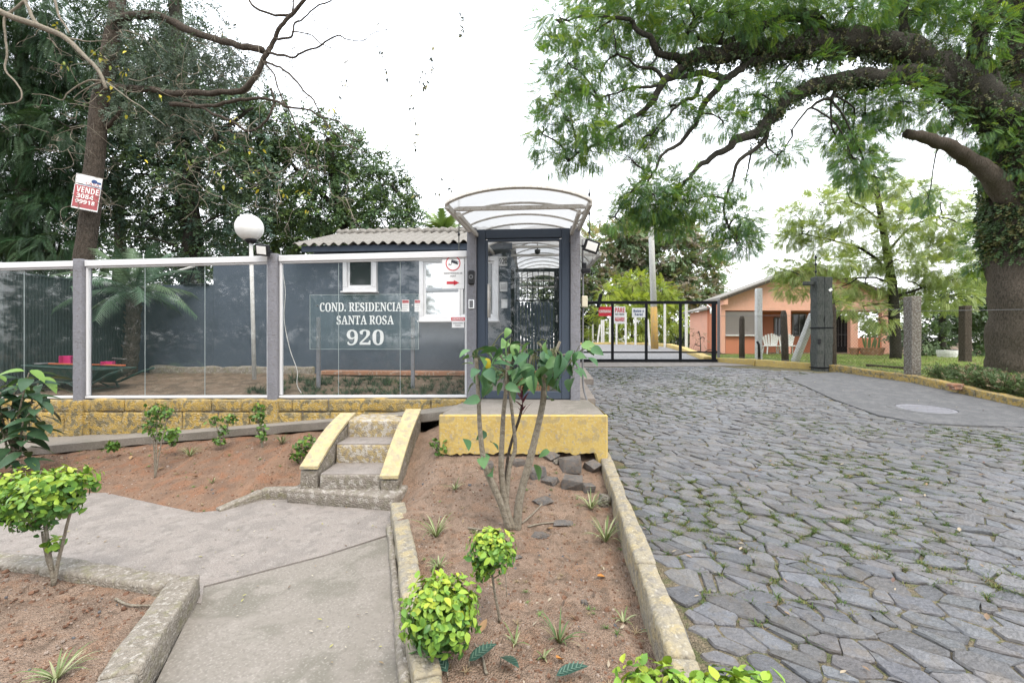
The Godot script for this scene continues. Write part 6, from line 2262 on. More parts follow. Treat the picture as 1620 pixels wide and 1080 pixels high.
func build_left_trees() -> void:
	rng.seed = 202
	var oval := sprig(12, 0.3, 0.085, 0.036, 12)
	var dark := [Color(0.08, 0.135, 0.08), Color(0.095, 0.155, 0.08), Color(0.065, 0.12, 0.08), Color(0.125, 0.19, 0.075), Color(0.09, 0.15, 0.115)]
	# the tree with the sale sign: bare limbs reach out to the right over the fence
	var base := at(122, 560, 8.9)
	var o := thing("sign_tree", "leaning tree trunk carrying the for sale sign, with bare crooked limbs", "tree", base)
	var mb := MB.new()
	limb(mb, [base, at(130, 430, 8.9), at(143, 330, 8.9), at(150, 240, 8.9), at(160, 150, 8.95), at(178, 60, 9.0), at(190, -40, 9.1), at(200, -160, 9.2)], 0.165, 0.13, 16, 0.03, 1.0, 0.12)
	part(o, "trunk", mb.mesh(true), M.bark)
	var bare := [
		[[[158, 205], [178, 190], [190, 170]], 0.07, 0.05],
		[[[182, 30], [240, 22], [290, 42], [350, 64], [385, 72], [415, 80]], 0.11, 0.075],
		[[[165, 135], [220, 140], [270, 147], [350, 146], [385, 140], [404, 118], [415, 95], [425, 76], [432, 63], [445, 43], [460, 24], [481, 0], [500, -30]], 0.1, 0.03],
		[[[461, 23], [462, 8], [465, -15]], 0.025, 0.015],
		[[[461, 23], [440, 24], [410, 17], [393, -2], [380, -25]], 0.035, 0.02],
		[[[437, 61], [455, 62], [463, 55], [466, 38], [475, 30], [490, 19], [520, 0], [540, -15]], 0.028, 0.012],
		[[[425, 82], [445, 89], [462, 91], [485, 80], [510, 69], [532, 58], [550, 60], [568, 64], [590, 52], [615, 45]], 0.035, 0.006],
		[[[462, 50], [488, 55], [510, 70], [525, 79], [545, 82], [582, 79]], 0.018, 0.004],
		[[[494, 22], [503, 38], [535, 48], [575, 48]], 0.012, 0.004],
		[[[420, 97], [445, 108], [470, 130], [490, 155], [505, 178], [520, 200], [545, 225], [570, 236], [600, 245]], 0.03, 0.006],
		[[[415, 95], [432, 120], [448, 160], [462, 185], [475, 220], [490, 258], [500, 290]], 0.028, 0.006],
		[[[270, 165], [330, 168], [360, 160], [400, 155], [439, 161], [456, 171], [485, 173], [504, 182], [530, 190], [552, 205]], 0.06, 0.008],
		[[[428, 140], [430, 165], [422, 188], [400, 205], [375, 198], [350, 185], [320, 170], [290, 158]], 0.025, 0.03],
		[[[422, 188], [450, 194], [480, 195], [500, 190]], 0.014, 0.004],
		[[[350, 215], [372, 228], [395, 230], [410, 245], [425, 270]], 0.016, 0.005],
		[[[305, 205], [330, 235], [360, 262], [385, 285], [420, 292]], 0.02, 0.006],
		[[[445, 108], [455, 130], [465, 140], [495, 140]], 0.01, 0.003],
		[[[500, 178], [520, 168], [545, 175]], 0.01, 0.003]]
	mb = MB.new()
	for l in bare:
		var c := []
		for p in l[0]:
			c.append(at(p[0], p[1], 8.95 - 1.6 * clampf((p[0] - 160.0) / 450.0, 0.0, 1.0)))
		var pts := limb(mb, c, l[1] * 0.72, l[2] * 0.8, 8, 0.06, 0.7, 0.25)
		for k in range(2, pts.size()):  # spurs and short twigs
			if l[1] < 0.06 and rng.randf() < 0.5:
				var e := pts[k] + Vector3(spread(-0.1, 0.1), spread(-0.14, 0.06), spread(-0.1, 0.1))
				mb.tube(PackedVector3Array([pts[k], pts[k].lerp(e, 0.5) + ball() * 0.02, e]), PackedFloat32Array([0.005, 0.004, 0.002]), 3)
	part(o, "bare_limbs", mb.mesh(true), M.bark)
	mb = MB.new()  # a tangle of fine leafless twigs
	for k in 150:
		var p := at(spread(60, 560), spread(40, 330), spread(7.6, 8.8))
		if p.x > -2.9 and p.y > 5.4:
			continue
		var run := [p]
		var dir := Vector3(spread(-1, 1), spread(-0.7, 0.25), spread(-0.4, 0.4))
		for e in 4:
			p += dir.normalized() * spread(0.1, 0.26)
			dir += ball() * 0.9 + Vector3(0, -0.12, 0)
			run.append(p)
		var pts := curve(run, 3)
		mb.tube(pts, taper(pts.size(), spread(0.004, 0.009), 0.002), 4)
		for e in 3:
			var q := pts[rng.randi() % pts.size()]
			mb.tube(PackedVector3Array([q, q + ball() * 0.12, q + ball() * 0.2 + Vector3(0, -0.05, 0)]), PackedFloat32Array([0.004, 0.003, 0.0015]), 3)
	part(o, "fine_twigs", mb.mesh(true), M.bark_pale, "stuff")
	# a nearer dead bough hanging in from the upper left
	mb = MB.new()
	for l in [[[[-60, -30], [0, 18], [50, 38], [95, 55], [125, 80], [140, 95], [160, 118], [167, 140]], 0.06, 0.022], [[[40, 0], [48, 25], [58, 40]], 0.025, 0.03], [[[85, -10], [92, 25], [104, 42], [108, 52]], 0.02, 0.012], [[[42, 0], [10, 25], [8, 50], [10, 80], [8, 112], [22, 130], [33, 150], [28, 160], [0, 165]], 0.022, 0.008], [[[108, 60], [140, 66], [170, 64]], 0.014, 0.004], [[[162, 128], [140, 128], [110, 145], [100, 158], [75, 150], [50, 148]], 0.015, 0.004], [[[160, 130], [135, 140], [115, 158]], 0.012, 0.004], [[[168, 130], [195, 150], [230, 175], [262, 200]], 0.013, 0.004]]:
		var c := []
		for p in l[0]:
			c.append(at(p[0], p[1], 7.4))
		limb(mb, c, l[1], l[2], 7, 0.03, 0.8, 0.2)
	part(o, "dead_bough", mb.mesh(true), M.bark_pale)
	var yellow := []
	for p in [[92, 42], [95, 45], [152, 78], [158, 90], [165, 97], [170, 100], [195, 105], [198, 112], [162, 150], [170, 151], [178, 132], [205, 81], [250, 152], [200, 178], [345, 228], [350, 230], [390, 238], [412, 232], [365, 192], [383, 195], [372, 212], [340, 270], [396, 270], [404, 275], [475, 302], [380, 300], [486, 302], [488, 330], [520, 205], [525, 170], [452, 305], [355, 290], [410, 296], [500, 240], [103, 100], [100, 102], [225, 250], [300, 262]]:
		yellow.append([at(p[0], p[1], 8.2), Vector3(0.06, 0.04, 0.06)])
	crown(o, "yellow_leaves", one_leaf(0.085, 0.04), M.leaf, yellow, 110.0, 0.6, 0.7, 1.3, [Color(0.5, 0.42, 0.05), Color(0.42, 0.4, 0.08), Color(0.3, 0.36, 0.08)], -1.0)
	var vine := []
	for p in [[215, 60, 40, 60], [250, 100, 50, 50], [290, 120, 50, 50], [200, 130, 40, 50], [340, 100, 40, 40], [230, 180, 50, 40], [300, 30, 60, 34], [350, 90, 50, 30], [180, 20, 30, 40], [270, 60, 40, 30], [385, 100, 30, 24], [300, 165, 45, 40]]:
		vine.append([at(p[0], p[1], 9.0), Vector3(p[2], p[3], p[2]) * 9.0 / FOCAL])
	crown(o, "crown", sprig(12, 0.26, 0.055, 0.024, 13), M.leaf, vine, 60.0, 1.2, 0.6, 1.1, [Color(0.1, 0.14, 0.1), Color(0.12, 0.165, 0.11), Color(0.085, 0.12, 0.09)], -0.1, 1.8, 0.7)
	# sale sign
	var sb := at(137, 305, 8.62)
	var s := thing("sale_sign", "weathered red and white VENDE sale sign nailed to the leaning trunk", "sign", sb)
	var ax := Basis(Vector3.UP, 0.5) * Basis(Vector3.BACK, -0.12)
	mb = MB.new()
	mb.t = Transform3D(ax, sb)
	mb.box(Vector3(0, 0, 0), Vector3(0.38, 0.66, 0.008), 0.002)
	part(s, "panel", mb.mesh(), M.sign_white)
	mb = MB.new()
	mb.t = Transform3D(ax, sb)
	mb.box(Vector3(0.0, -0.09, 0.004), Vector3(0.36, 0.42, 0.004), 0.0)
	part(s, "red_field", mb.mesh(), M.print_faded_red)
	mb = MB.new()
	mb.t = Transform3D(ax, sb)
	mb.box(Vector3(0.03, 0.14, 0.005), Vector3(0.34, 0.012, 0.003), 0.0)
	mb.blob(Vector3(0.08, 0.235, 0.004), Vector3(0.045, 0.04, 0.002), wob, 0.0, 6)
	mb.box(Vector3(0.15, 0.22, 0.005), Vector3(0.06, 0.04, 0.003), 0.0)
	part(s, "emblem", mb.mesh(), M.print_blue)
	lettering(s, "CASA", SERIF, 0.05, Transform3D(ax, sb + ax * Vector3(0.06, 0.18, 0.006)), M.print_faded_red, 0.2)
	lettering(s, "VENDE", SANS, 0.11, Transform3D(ax, sb + ax * Vector3(0.01, 0.04, 0.008)), M.print_white, 0.32, 700)
	lettering(s, "3084", SANS, 0.085, Transform3D(ax, sb + ax * Vector3(-0.02, -0.08, 0.008)), M.print_white, 0.25, 700)
	lettering(s, "99918", SANS, 0.075, Transform3D(ax, sb + ax * Vector3(-0.005, -0.185, 0.008)), M.print_white, 0.28, 700)
	# hanging strands of creeper against the sky
	var hv := thing("hanging_creeper", "thin strands of small leaved creeper hanging before the white sky", "creeper", at(620, 120, 7.2))
	mb = MB.new()
	var places := []
	var cols := []
	for st in [[[592, -10], [600, 60], [604, 90], [608, 120], [612, 115]], [[728, -10], [730, 25], [731, 40], [727, 55]], [[690, -10], [682, 88], [684, 110], [675, 130]], [[668, -10], [667, 125], [670, 140], [648, 178], [660, 200], [655, 235]], [[560, 115], [545, 130], [532, 150]], [[700, -10], [694, 285], [692, 300]], [[645, -10], [650, 180], [645, 290], [662, 310]], [[712, -10], [716, 280], [712, 290]], [[350, -10], [357, 20], [370, 40]], [[353, 25], [352, 60]]]:
		var c := []
		for p in st:
			c.append(at(p[0], p[1], 7.2))
		var pts := curve(c, 6, 0.02)
		mb.tube(pts, taper(pts.size(), 0.0022, 0.0014), 3, false)
		for i in range(4, pts.size()):
			var seen := c[mini(i / 6 + 1, c.size() - 1)] as Vector3
			if pts[i].distance_to(seen) < 0.3 and rng.randf() < 0.75:
				for k in 2:
					places.append(Transform3D(facing(ball() + Vector3(0, -0.8, 0), spread(0, 6)).scaled(Vector3.ONE * spread(0.5, 1.1)), pts[i] + ball() * 0.05))
					cols.append(Color(0.05, 0.06, 0.045) if rng.randf() < 0.75 else Color(0.25, 0.22, 0.08))
	part(hv, "stems", mb.mesh(), M.bark)
	many(hv, "leaves", one_leaf(0.075, 0.032), M.leaf, places, cols)
	# dark trees behind, from left to right
	side_tree("dark_tree", "dark dense tree with feathery fronds at the far left edge", at(20, 560, 11), [at(20, 560, 11), at(30, 400, 11), at(40, 200, 11), at(30, 0, 11)], 0.22, [], [[15, 180, 50, 50], [60, 230, 50, 50], [20, 270, 60, 50], [80, 160, 50, 50], [40, 100, 60, 50], [20, 340, 70, 40], [80, 340, 60, 40], [60, 20, 70, 50], [100, 280, 40, 40], [10, 395, 70, 25], [80, 390, 60, 20], [-60, 100, 80, 120], [-60, 300, 80, 100], [120, 90, 50, 60], [110, 200, 30, 40], [60, 390, 50, 25]], 11, 0.8, pinnate(12, 0.36, 0.085, 0.011, 0.35), 55.0, [Color(0.05, 0.09, 0.045), Color(0.065, 0.115, 0.055), Color(0.045, 0.08, 0.05), Color(0.035, 0.085, 0.035)], M.bark_dark, 0.7, -0.28)
	side_tree("dark_tree", "tall dark small leaved tree behind the globe lamp", at(300, 560, 12.5), [at(300, 560, 12.5), at(305, 400, 12.5), at(290, 250, 12.5), at(280, 60, 12.5), at(270, -80, 12.5)], 0.3, [[[at(295, 300, 12.5), at(340, 220, 12.3), at(400, 170, 12)], 0.12, 0.03], [[at(285, 200, 12.5), at(230, 120, 12.4), at(200, 40, 12.4)], 0.12, 0.03]], [[220, 40, 40, 36], [280, 40, 30, 30], [210, 110, 50, 40], [285, 115, 40, 36], [340, 140, 36, 30], [400, 150, 24, 30], [190, 190, 60, 50], [250, 190, 60, 50], [310, 200, 60, 50], [370, 200, 50, 50], [200, 270, 60, 40], [270, 270, 60, 45], [330, 280, 50, 40], [390, 265, 40, 40], [180, 340, 50, 30], [240, 345, 40, 25], [320, 345, 45, 28], [390, 335, 30, 30], [160, 390, 50, 24], [285, 432, 60, 22], [230, 430, 40, 22], [270, 395, 60, 20], [360, 390, 50, 20], [140, 300, 40, 50], [140, 40, 50, 50], [150, 120, 40, 50]], 12.3, 1.0, oval, 48.0, dark, M.bark_dark, 0.5, -0.1, 1.1, 0.8, 1.35)
	side_tree("broad_tree", "rounded green tree above the left end of the guardhouse roof", at(540, 545, 15), [at(540, 545, 15), at(545, 400, 15), at(530, 300, 15), at(520, 220, 15)], 0.25, [[[at(540, 350, 15), at(590, 300, 15), at(620, 290, 15)], 0.1, 0.03], [[at(535, 330, 15), at(470, 270, 15), at(430, 220, 15)], 0.1, 0.03]], [[430, 200, 40, 40], [480, 205, 45, 30], [520, 220, 40, 30], [560, 250, 40, 30], [600, 280, 36, 30], [630, 310, 30, 28], [640, 350, 24, 30], [440, 260, 50, 40], [500, 265, 50, 40], [560, 300, 50, 40], [600, 340, 45, 34], [440, 320, 50, 36], [500, 325, 50, 36], [550, 355, 50, 26], [460, 365, 50, 26], [420, 385, 60, 20], [500, 385, 40, 16], [620, 375, 40, 18], [400, 230, 30, 40], [395, 300, 40, 40]], 15, 1.0, oval, 44.0, [Color(0.085, 0.15, 0.06), Color(0.11, 0.18, 0.065), Color(0.07, 0.125, 0.06), Color(0.15, 0.23, 0.065), Color(0.09, 0.15, 0.085)], M.bark_dark, 0.4, -0.13, 1.0, 0.9, 1.5)
	# far filler behind the gaps
	side_tree("back_tree", "shadowy back tree seen in the gaps behind the globe lamp and palm", at(180, 545, 19), [at(180, 545, 19), at(190, 400, 19), at(180, 250, 19)], 0.3, [], [[40, 380, 80, 60], [140, 360, 70, 60], [230, 370, 70, 50], [320, 380, 70, 50], [400, 370, 60, 50], [470, 380, 50, 40], [60, 260, 80, 60], [180, 250, 80, 60], [300, 250, 90, 60], [120, 150, 90, 70], [260, 130, 90, 60], [560, 390, 60, 25], [-60, 250, 80, 200]], 19, 1.5, oval, 11.0, [Color(0.05, 0.08, 0.05), Color(0.065, 0.1, 0.055)], M.bark_dark, 0.4, -0.06, 0.6, 1.2, 2.2)


func frond(length: float, pairs: int, leaf: float, wide: float, arch: float, sd: int) -> ArrayMesh:
	var r := RandomNumberGenerator.new()
	r.seed = sd
	var mb := MB.new()
	var pts := PackedVector3Array()
	for i in 9:
		var s := i / 8.0
		pts.append(Vector3(length * s * (1.0 - 0.18 * arch * s), length * (0.35 * s - arch * s * s), 0))
	mb.tube(pts, taper(9, 0.011, 0.003), 4)
	for i in pairs:
		var s := 0.1 + 0.88 * (i + 0.5) / pairs
		var k := int(s * 8)
		var p := pts[k].lerp(pts[mini(k + 1, 8)], s * 8 - k)
		var fwd := (pts[mini(k + 1, 8)] - pts[k]).normalized()
		for side in [-1.0, 1.0]:
			var dir := (fwd * 0.7 + Vector3(0, -0.35 + r.randf_range(-0.15, 0.1), side)).normalized()
			var l := leaf * (0.55 + 0.45 * sin(PI * minf(s * 1.1, 1.0))) * r.randf_range(0.9, 1.1)
			var w := fwd * wide
			mb.tri(p - w, p + w, p + dir * l + Vector3(0, -0.15 * l, 0)) if side > 0 else mb.tri(p + w, p - w, p + dir * l + Vector3(0, -0.15 * l, 0))
	return mb.mesh(false)


func palm(called: String, label: String, base: Vector3, top: Vector3, r: float, n: int, length: float, pairs: int, leaf: float, wide: float, lo: float, cols: Array) -> void:
	var o := thing(called, label, "palm", base)
	var mb := MB.new()
	var pts := curve([base - Vector3(0, 0.1, 0), base.lerp(top, 0.5) + Vector3(0.02, 0, 0), top], 10)
	var rad := PackedFloat32Array()
	for i in pts.size():
		rad.append(r * (1.0 + 0.14 * (i % 2)))
	mb.tube(pts, rad, 12, true, 0.15, wob)
	for i in 90:  # old leaf bases
		var s := spread(0.05, 1.0)
		var p := base.lerp(top, s)
		var an := spread(0, TAU)
		var out := Vector3(cos(an), 0, sin(an))
		mb.tube(PackedVector3Array([p + out * r * 0.9, p + out * r * 1.25 + Vector3(0, 0.05, 0)]), PackedFloat32Array([0.022, 0.008]), 4)
	part(o, "trunk", mb.mesh(), M.bark)
	var kinds := [frond(length, pairs, leaf, wide, 0.55, 1), frond(length * 0.95, pairs, leaf, wide, 0.85, 2), frond(length * 0.85, pairs, leaf, wide, 0.3, 3)]
	for i in n:
		var an := TAU * fmod(i * 0.381966, 1.0) + spread(-0.1, 0.1)
		var up := lerpf(1.1, lo, float(i) / n)
		var b := Basis(Vector3.UP, an) * Basis(Vector3.BACK, up)
		piece(o, "frond", kinds[0 if up < 0.3 else 2 if up > 0.8 else 1 if i % 2 else 0], leaf_mat(cols[i % cols.size()]), Transform3D(b, top - base))


func build_other_trees() -> void:
	rng.seed = 303
	palm("small_palm", "small shaggy palm in the garden corner behind the glass", at(203, 592, 8.2), at(212, 462, 8.0), 0.105, 26, 1.18, 34, 0.28, 0.011, -0.5, [Color(0.08, 0.14, 0.085), Color(0.11, 0.165, 0.09), Color(0.065, 0.115, 0.07)])
	palm("fan_palm", "light green palm crown showing above the guardhouse roof", at(700, 520, 17), at(700, 372, 17), 0.16, 26, 1.25, 22, 0.45, 0.03, -0.2, [Color(0.2, 0.29, 0.1), Color(0.25, 0.33, 0.12)])
	var fine := pinnate(10, 0.34, 0.085, 0.013, 0.3)
	var big := sprig(12, 0.6, 0.2, 0.09, 14, 0.006)
	side_tree("round_tree", "big rounded olive green tree beyond the gate", at(1030, 548, 42), [at(1030, 548, 42), at(1032, 480, 42), at(1035, 420, 42)], 0.5, [[[at(1032, 460, 42), at(980, 410, 42), at(950, 400, 42)], 0.2, 0.06], [[at(1032, 450, 42), at(1090, 410, 42), at(1120, 420, 42)], 0.2, 0.06]], [[1030, 362, 40, 22], [1000, 368, 36, 20], [1065, 368, 36, 20], [985, 380, 36, 20], [945, 385, 30, 20], [1075, 380, 36, 20], [1110, 400, 28, 18], [1130, 425, 18, 16], [1000, 405, 40, 20], [1050, 410, 45, 22], [950, 415, 34, 20], [930, 440, 24, 20], [1090, 430, 38, 20], [1125, 455, 18, 14], [1010, 440, 40, 18], [960, 450, 34, 18], [1060, 445, 40, 18], [1100, 465, 36, 14], [935, 480, 26, 24], [1040, 470, 60, 12], [930, 505, 20, 20], [1130, 480, 30, 8]], 42, 2.0, big, 9.0, [Color(0.27, 0.34, 0.21), Color(0.37, 0.32, 0.27), Color(0.23, 0.33, 0.21), Color(0.4, 0.35, 0.3), Color(0.25, 0.36, 0.22)], M.bark_dark, 0.1, -0.22, 0.3, 1.0, 1.8)
	side_tree("bamboo_shrub", "bright yellow green feathery shrub behind the gate", at(1000, 540, 36), [at(1000, 540, 36), at(1000, 500, 36), at(1002, 450, 36)], 0.12, [], [[985, 455, 22, 16], [1010, 450, 24, 18], [965, 465, 18, 12], [1045, 460, 18, 16], [1055, 475, 20, 12], [1000, 480, 34, 14], [1030, 485, 34, 12], [960, 500, 26, 14], [1000, 505, 40, 14], [950, 525, 22, 12], [990, 528, 40, 12], [1035, 522, 30, 14], [1065, 505, 20, 20]], 36, 1.0, pinnate(10, 0.5, 0.12, 0.02, 0.3), 18.0, [Color(0.34, 0.42, 0.09), Color(0.28, 0.37, 0.08), Color(0.4, 0.46, 0.12)], M.bark, 0.3, -0.3, 0.5, 0.9, 1.5)
	side_tree("feathery_tree", "light green feathery tree in front of the salmon house", at(1417, 566, 18), [at(1417, 568, 18), at(1415, 500, 18), at(1413, 460, 18), at(1404, 400, 18), at(1395, 350, 18), at(1388, 300, 18)], 0.2, [[[at(1414, 472, 18), at(1440, 462, 17.8), at(1475, 450, 17.6)], 0.08, 0.03], [[at(1410, 440, 18), at(1375, 400, 18), at(1320, 380, 17.8), at(1270, 370, 17.6)], 0.07, 0.02], [[at(1404, 400, 18), at(1440, 360, 18), at(1490, 340, 18)], 0.06, 0.02], [[at(1395, 350, 18), at(1350, 320, 18), at(1300, 325, 18)], 0.05, 0.015], [[at(1412, 450, 18), at(1385, 440, 18), at(1330, 440, 17.8), at(1275, 440, 17.6)], 0.05, 0.015]], [[1260, 340, 30, 14], [1300, 320, 36, 14], [1345, 300, 36, 14], [1395, 295, 36, 14], [1440, 305, 36, 16], [1490, 320, 40, 18], [1535, 335, 36, 18], [1280, 365, 36, 12], [1330, 350, 40, 14], [1385, 335, 40, 14], [1440, 345, 40, 16], [1500, 360, 40, 18], [1250, 378, 26, 10], [1300, 390, 40, 12], [1350, 380, 40, 12], [1410, 375, 40, 14], [1470, 390, 40, 18], [1530, 385, 36, 20], [1235, 425, 22, 14], [1270, 430, 34, 16], [1310, 420, 40, 14], [1360, 415, 40, 14], [1430, 415, 40, 16], [1490, 430, 40, 20], [1540, 430, 36, 26], [1255, 455, 26, 16], [1330, 455, 36, 16], [1370, 450, 36, 16], [1440, 445, 36, 16], [1500, 470, 40, 20], [1320, 480, 24, 10], [1365, 485, 34, 14], [1390, 505, 26, 14], [1440, 480, 30, 16]], 17.9, 0.9, fine, 74.0, [Color(0.38, 0.46, 0.22), Color(0.34, 0.42, 0.2), Color(0.44, 0.5, 0.25), Color(0.28, 0.37, 0.18)], M.bark_dark, 0.3, -0.16, 0.9, 0.7, 1.15)
	side_tree("shade_tree", "darker bushy tree between the feathery tree and the ivy clad trunk", at(1490, 562, 22), [at(1490, 562, 22), at(1492, 500, 22), at(1495, 440, 22)], 0.16, [], [[1470, 500, 36, 26], [1510, 490, 40, 28], [1550, 480, 36, 34], [1460, 540, 30, 20], [1500, 535, 36, 22], [1545, 530, 30, 28], [1570, 510, 30, 40], [1430, 520, 24, 24], [1560, 450, 30, 26], [1555, 560, 26, 12], [1600, 480, 60, 60], [1660, 470, 80, 90]], 22, 1.0, big, 11.0, [Color(0.09, 0.14, 0.06), Color(0.075, 0.115, 0.055), Color(0.12, 0.175, 0.08)], M.bark_dark, 0.3, -0.12, 0.5, 0.6, 1.0)
	side_tree("hedge_bush", "loose bush behind the white fence posts left of the gate", at(930, 545, 40), [at(930, 545, 40), at(925, 520, 40), at(925, 500, 40)], 0.12, [], [[900, 500, 40, 30], [915, 525, 30, 16], [880, 470, 40, 40], [1075, 520, 20, 20], [850, 480, 40, 50], [1065, 535, 16, 10]], 40, 1.0, big, 9.0, [Color(0.05, 0.08, 0.035), Color(0.08, 0.1, 0.04)], M.bark_dark, 0.3, -0.2, 0.3, 0.9, 1.5)
	# what the panes mirror: a hedge across the street, behind the lens
	var hc := []
	for i in 26:
		var x := -32.0 + i * 1.6
		if x > -8.8 and x < -2.2:
			continue
		var gap := false
		hc.append([Vector3(x, 0.7 if gap else 1.4, 11.5 + spread(-0.5, 0.5)), Vector3(1.5, 1.3 if gap else 2.0, 1.0)])
		if not gap:
			hc.append([Vector3(x, 4.6 + spread(-0.3, 0.6), 12.0 + spread(-0.5, 0.5)), Vector3(1.5, 2.2, 1.2)])
			hc.append([Vector3(x, 7.6 + spread(-0.6, 0.8), 12.5 + spread(-0.5, 0.5)), Vector3(1.4, 1.9, 1.2)])
	crown(self, "street_hedge", sprig(12, 0.6, 0.2, 0.09, 15, 0.006), M.leaf, hc, 9.0, 0.2, 0.7, 1.3, [Color(0.05, 0.085, 0.035), Color(0.07, 0.11, 0.05)], -0.5)
	tag(get_node("street_hedge"), "tall hedge across the street that the glass mirrors", "hedge", "", "stuff")
	# distant wood behind everything
	var mb := MB.new()
	var clumps := []
	for i in 40:
		var x := -60.0 + i * 4.2
		clumps.append([Vector3(x, 3.0 + spread(0, 1.4), -62 + spread(-3, 3)), Vector3(4.2, 2.6 + spread(0, 1.2), 3.0)])
	crown(self, "distant_wood", big, M.leaf, clumps, 0.5, 0.1, 2.2, 3.6, [Color(0.06, 0.09, 0.05), Color(0.08, 0.1, 0.055)], -0.5)
	tag(get_node("distant_wood"), "low band of distant trees behind the drive and house", "wood", "", "stuff")
	# shrub growing at the house corner
	side_tree("house_shrub", "thin twiggy shrub against the house's left wing", at(1108, 562, 23), [at(1108, 564, 23), at(1108, 540, 23), at(1106, 525, 23)], 0.03, [], [[1105, 525, 12, 12], [1115, 535, 10, 12], [1100, 545, 8, 10], [1140, 558, 8, 5], [1148, 560, 10, 4]], 23, 0.3, sprig(8, 0.25, 0.07, 0.03, 20), 6.0, [Color(0.12, 0.14, 0.06), Color(0.2, 0.17, 0.09)], M.bark, 0.2, -0.2, 1.0, 0.6, 1.0)


# ---------- planting in the beds ----------
func topiary(label: String, base: Vector3, stems: Array, clumps: Array, n_parts: int, n_inner: int, leaf_len: float, flat_top := 10.0, cols := []) -> void:  # stems and clumps in world metres
	var o := thing("clipped_shrub", label, "shrub", base)
	var mb := MB.new()
	for s in stems:
		var pts := curve(s[0], 4, 0.01)
		mb.tube(pts, taper(pts.size(), s[1], s[2]), 7, true, 0.15, wob)
	for k in clumps:
		for i in 9:
			var e: Vector3 = k[0] + ball() * k[1] * 0.9
			var a: Vector3 = k[0] - Vector3(0, k[1].y * 0.8, 0)
			mb.tube(PackedVector3Array([a, a.lerp(e, 0.5) + ball() * 0.015, e]), PackedFloat32Array([0.005, 0.004, 0.002]), 3)
	part(o, "stems", mb.mesh(true), M.bark_pale)
	var shapes := [one_leaf(leaf_len, leaf_len * 0.6, 0.15, 0.3), one_leaf(leaf_len * 0.8, leaf_len * 0.52, 0.3, 0.4), one_leaf(leaf_len * 1.15, leaf_len * 0.62, 0.1, 0.2)]
	var tones: Array = cols if cols.size() else [Color(0.2, 0.34, 0.05), Color(0.13, 0.26, 0.045), Color(0.27, 0.39, 0.05), Color(0.075, 0.18, 0.045), Color(0.36, 0.43, 0.05)]
	var mats := []
	for t in tones:
		mats.append(leaf_mat(t, 0.38))
	var total := 0.0
	for k in clumps:
		total += k[1].x * k[1].z + k[1].x * k[1].y
	var inner := []
	var icol := []
	for k in clumps:
		var share: float = (k[1].x * k[1].z + k[1].x * k[1].y) / total
		for i in int((n_parts + n_inner) * share):
			var q := ball().normalized()
			var outer := i < int(n_parts * share)
			q *= spread(0.86, 1.04) if outer else pow(rng.randf(), 0.4) * 0.9
			if outer and q.z < -0.45:
				q.z = -q.z
			var p: Vector3 = k[0] + q * k[1] * (1.0 + 0.28 * wob.get_noise_3dv(q * 110.0 + k[0] * 50.0))
			p.y = minf(p.y, flat_top + spread(-0.012, 0.012))
			var n := (q + ball() * 0.65 + Vector3(0, 0.2, 0)).normalized()  # the blade faces outwards, its tip a little out
			var dir := ball() + q * 0.3
			dir = (dir - n * dir.dot(n) * 0.75).normalized()
			var zz := dir.cross(n).normalized()
			var t := Transform3D(Basis(dir, zz.cross(dir), zz).scaled(Vector3.ONE * spread(0.5, 1.25)), p)
			var young := clampf(0.4 + 0.35 * q.y + spread(-0.3, 0.3), 0.0, 0.999)  # new shoots are yellower and grow at the clipped top
			var which: int = [3, 1, 0, 2, 4][int(young * 5)] if tones.size() == 5 else int(young * tones.size())
			if outer:
				piece(o, "leaf", shapes[i % 3], mats[which], Transform3D(t.basis, t.origin - base))
			else:
				inner.append(t)
				icol.append(tones[mini(which, tones.size() - 1)] * 0.9)
	many(o, "inner_leaves", shapes[0], M.leaf_glossy, inner, icol)


func strap_plant(label: String, base: Vector3, n: int, length: float, width: float, cols: Array, lean := 0.8) -> void:
	var o := thing("spider_plant", label, "plant", base, "")
	for i in cols.size():
		var m := strap_tuft(maxi(3, n / cols.size()), length * (1.0 - 0.12 * i), width, rng.randi() % 1000, lean)
		piece(o, "blades", m, leaf_mat(cols[i], 0.5), Transform3D(Basis(Vector3.UP, i * 0.8), Vector3.ZERO))


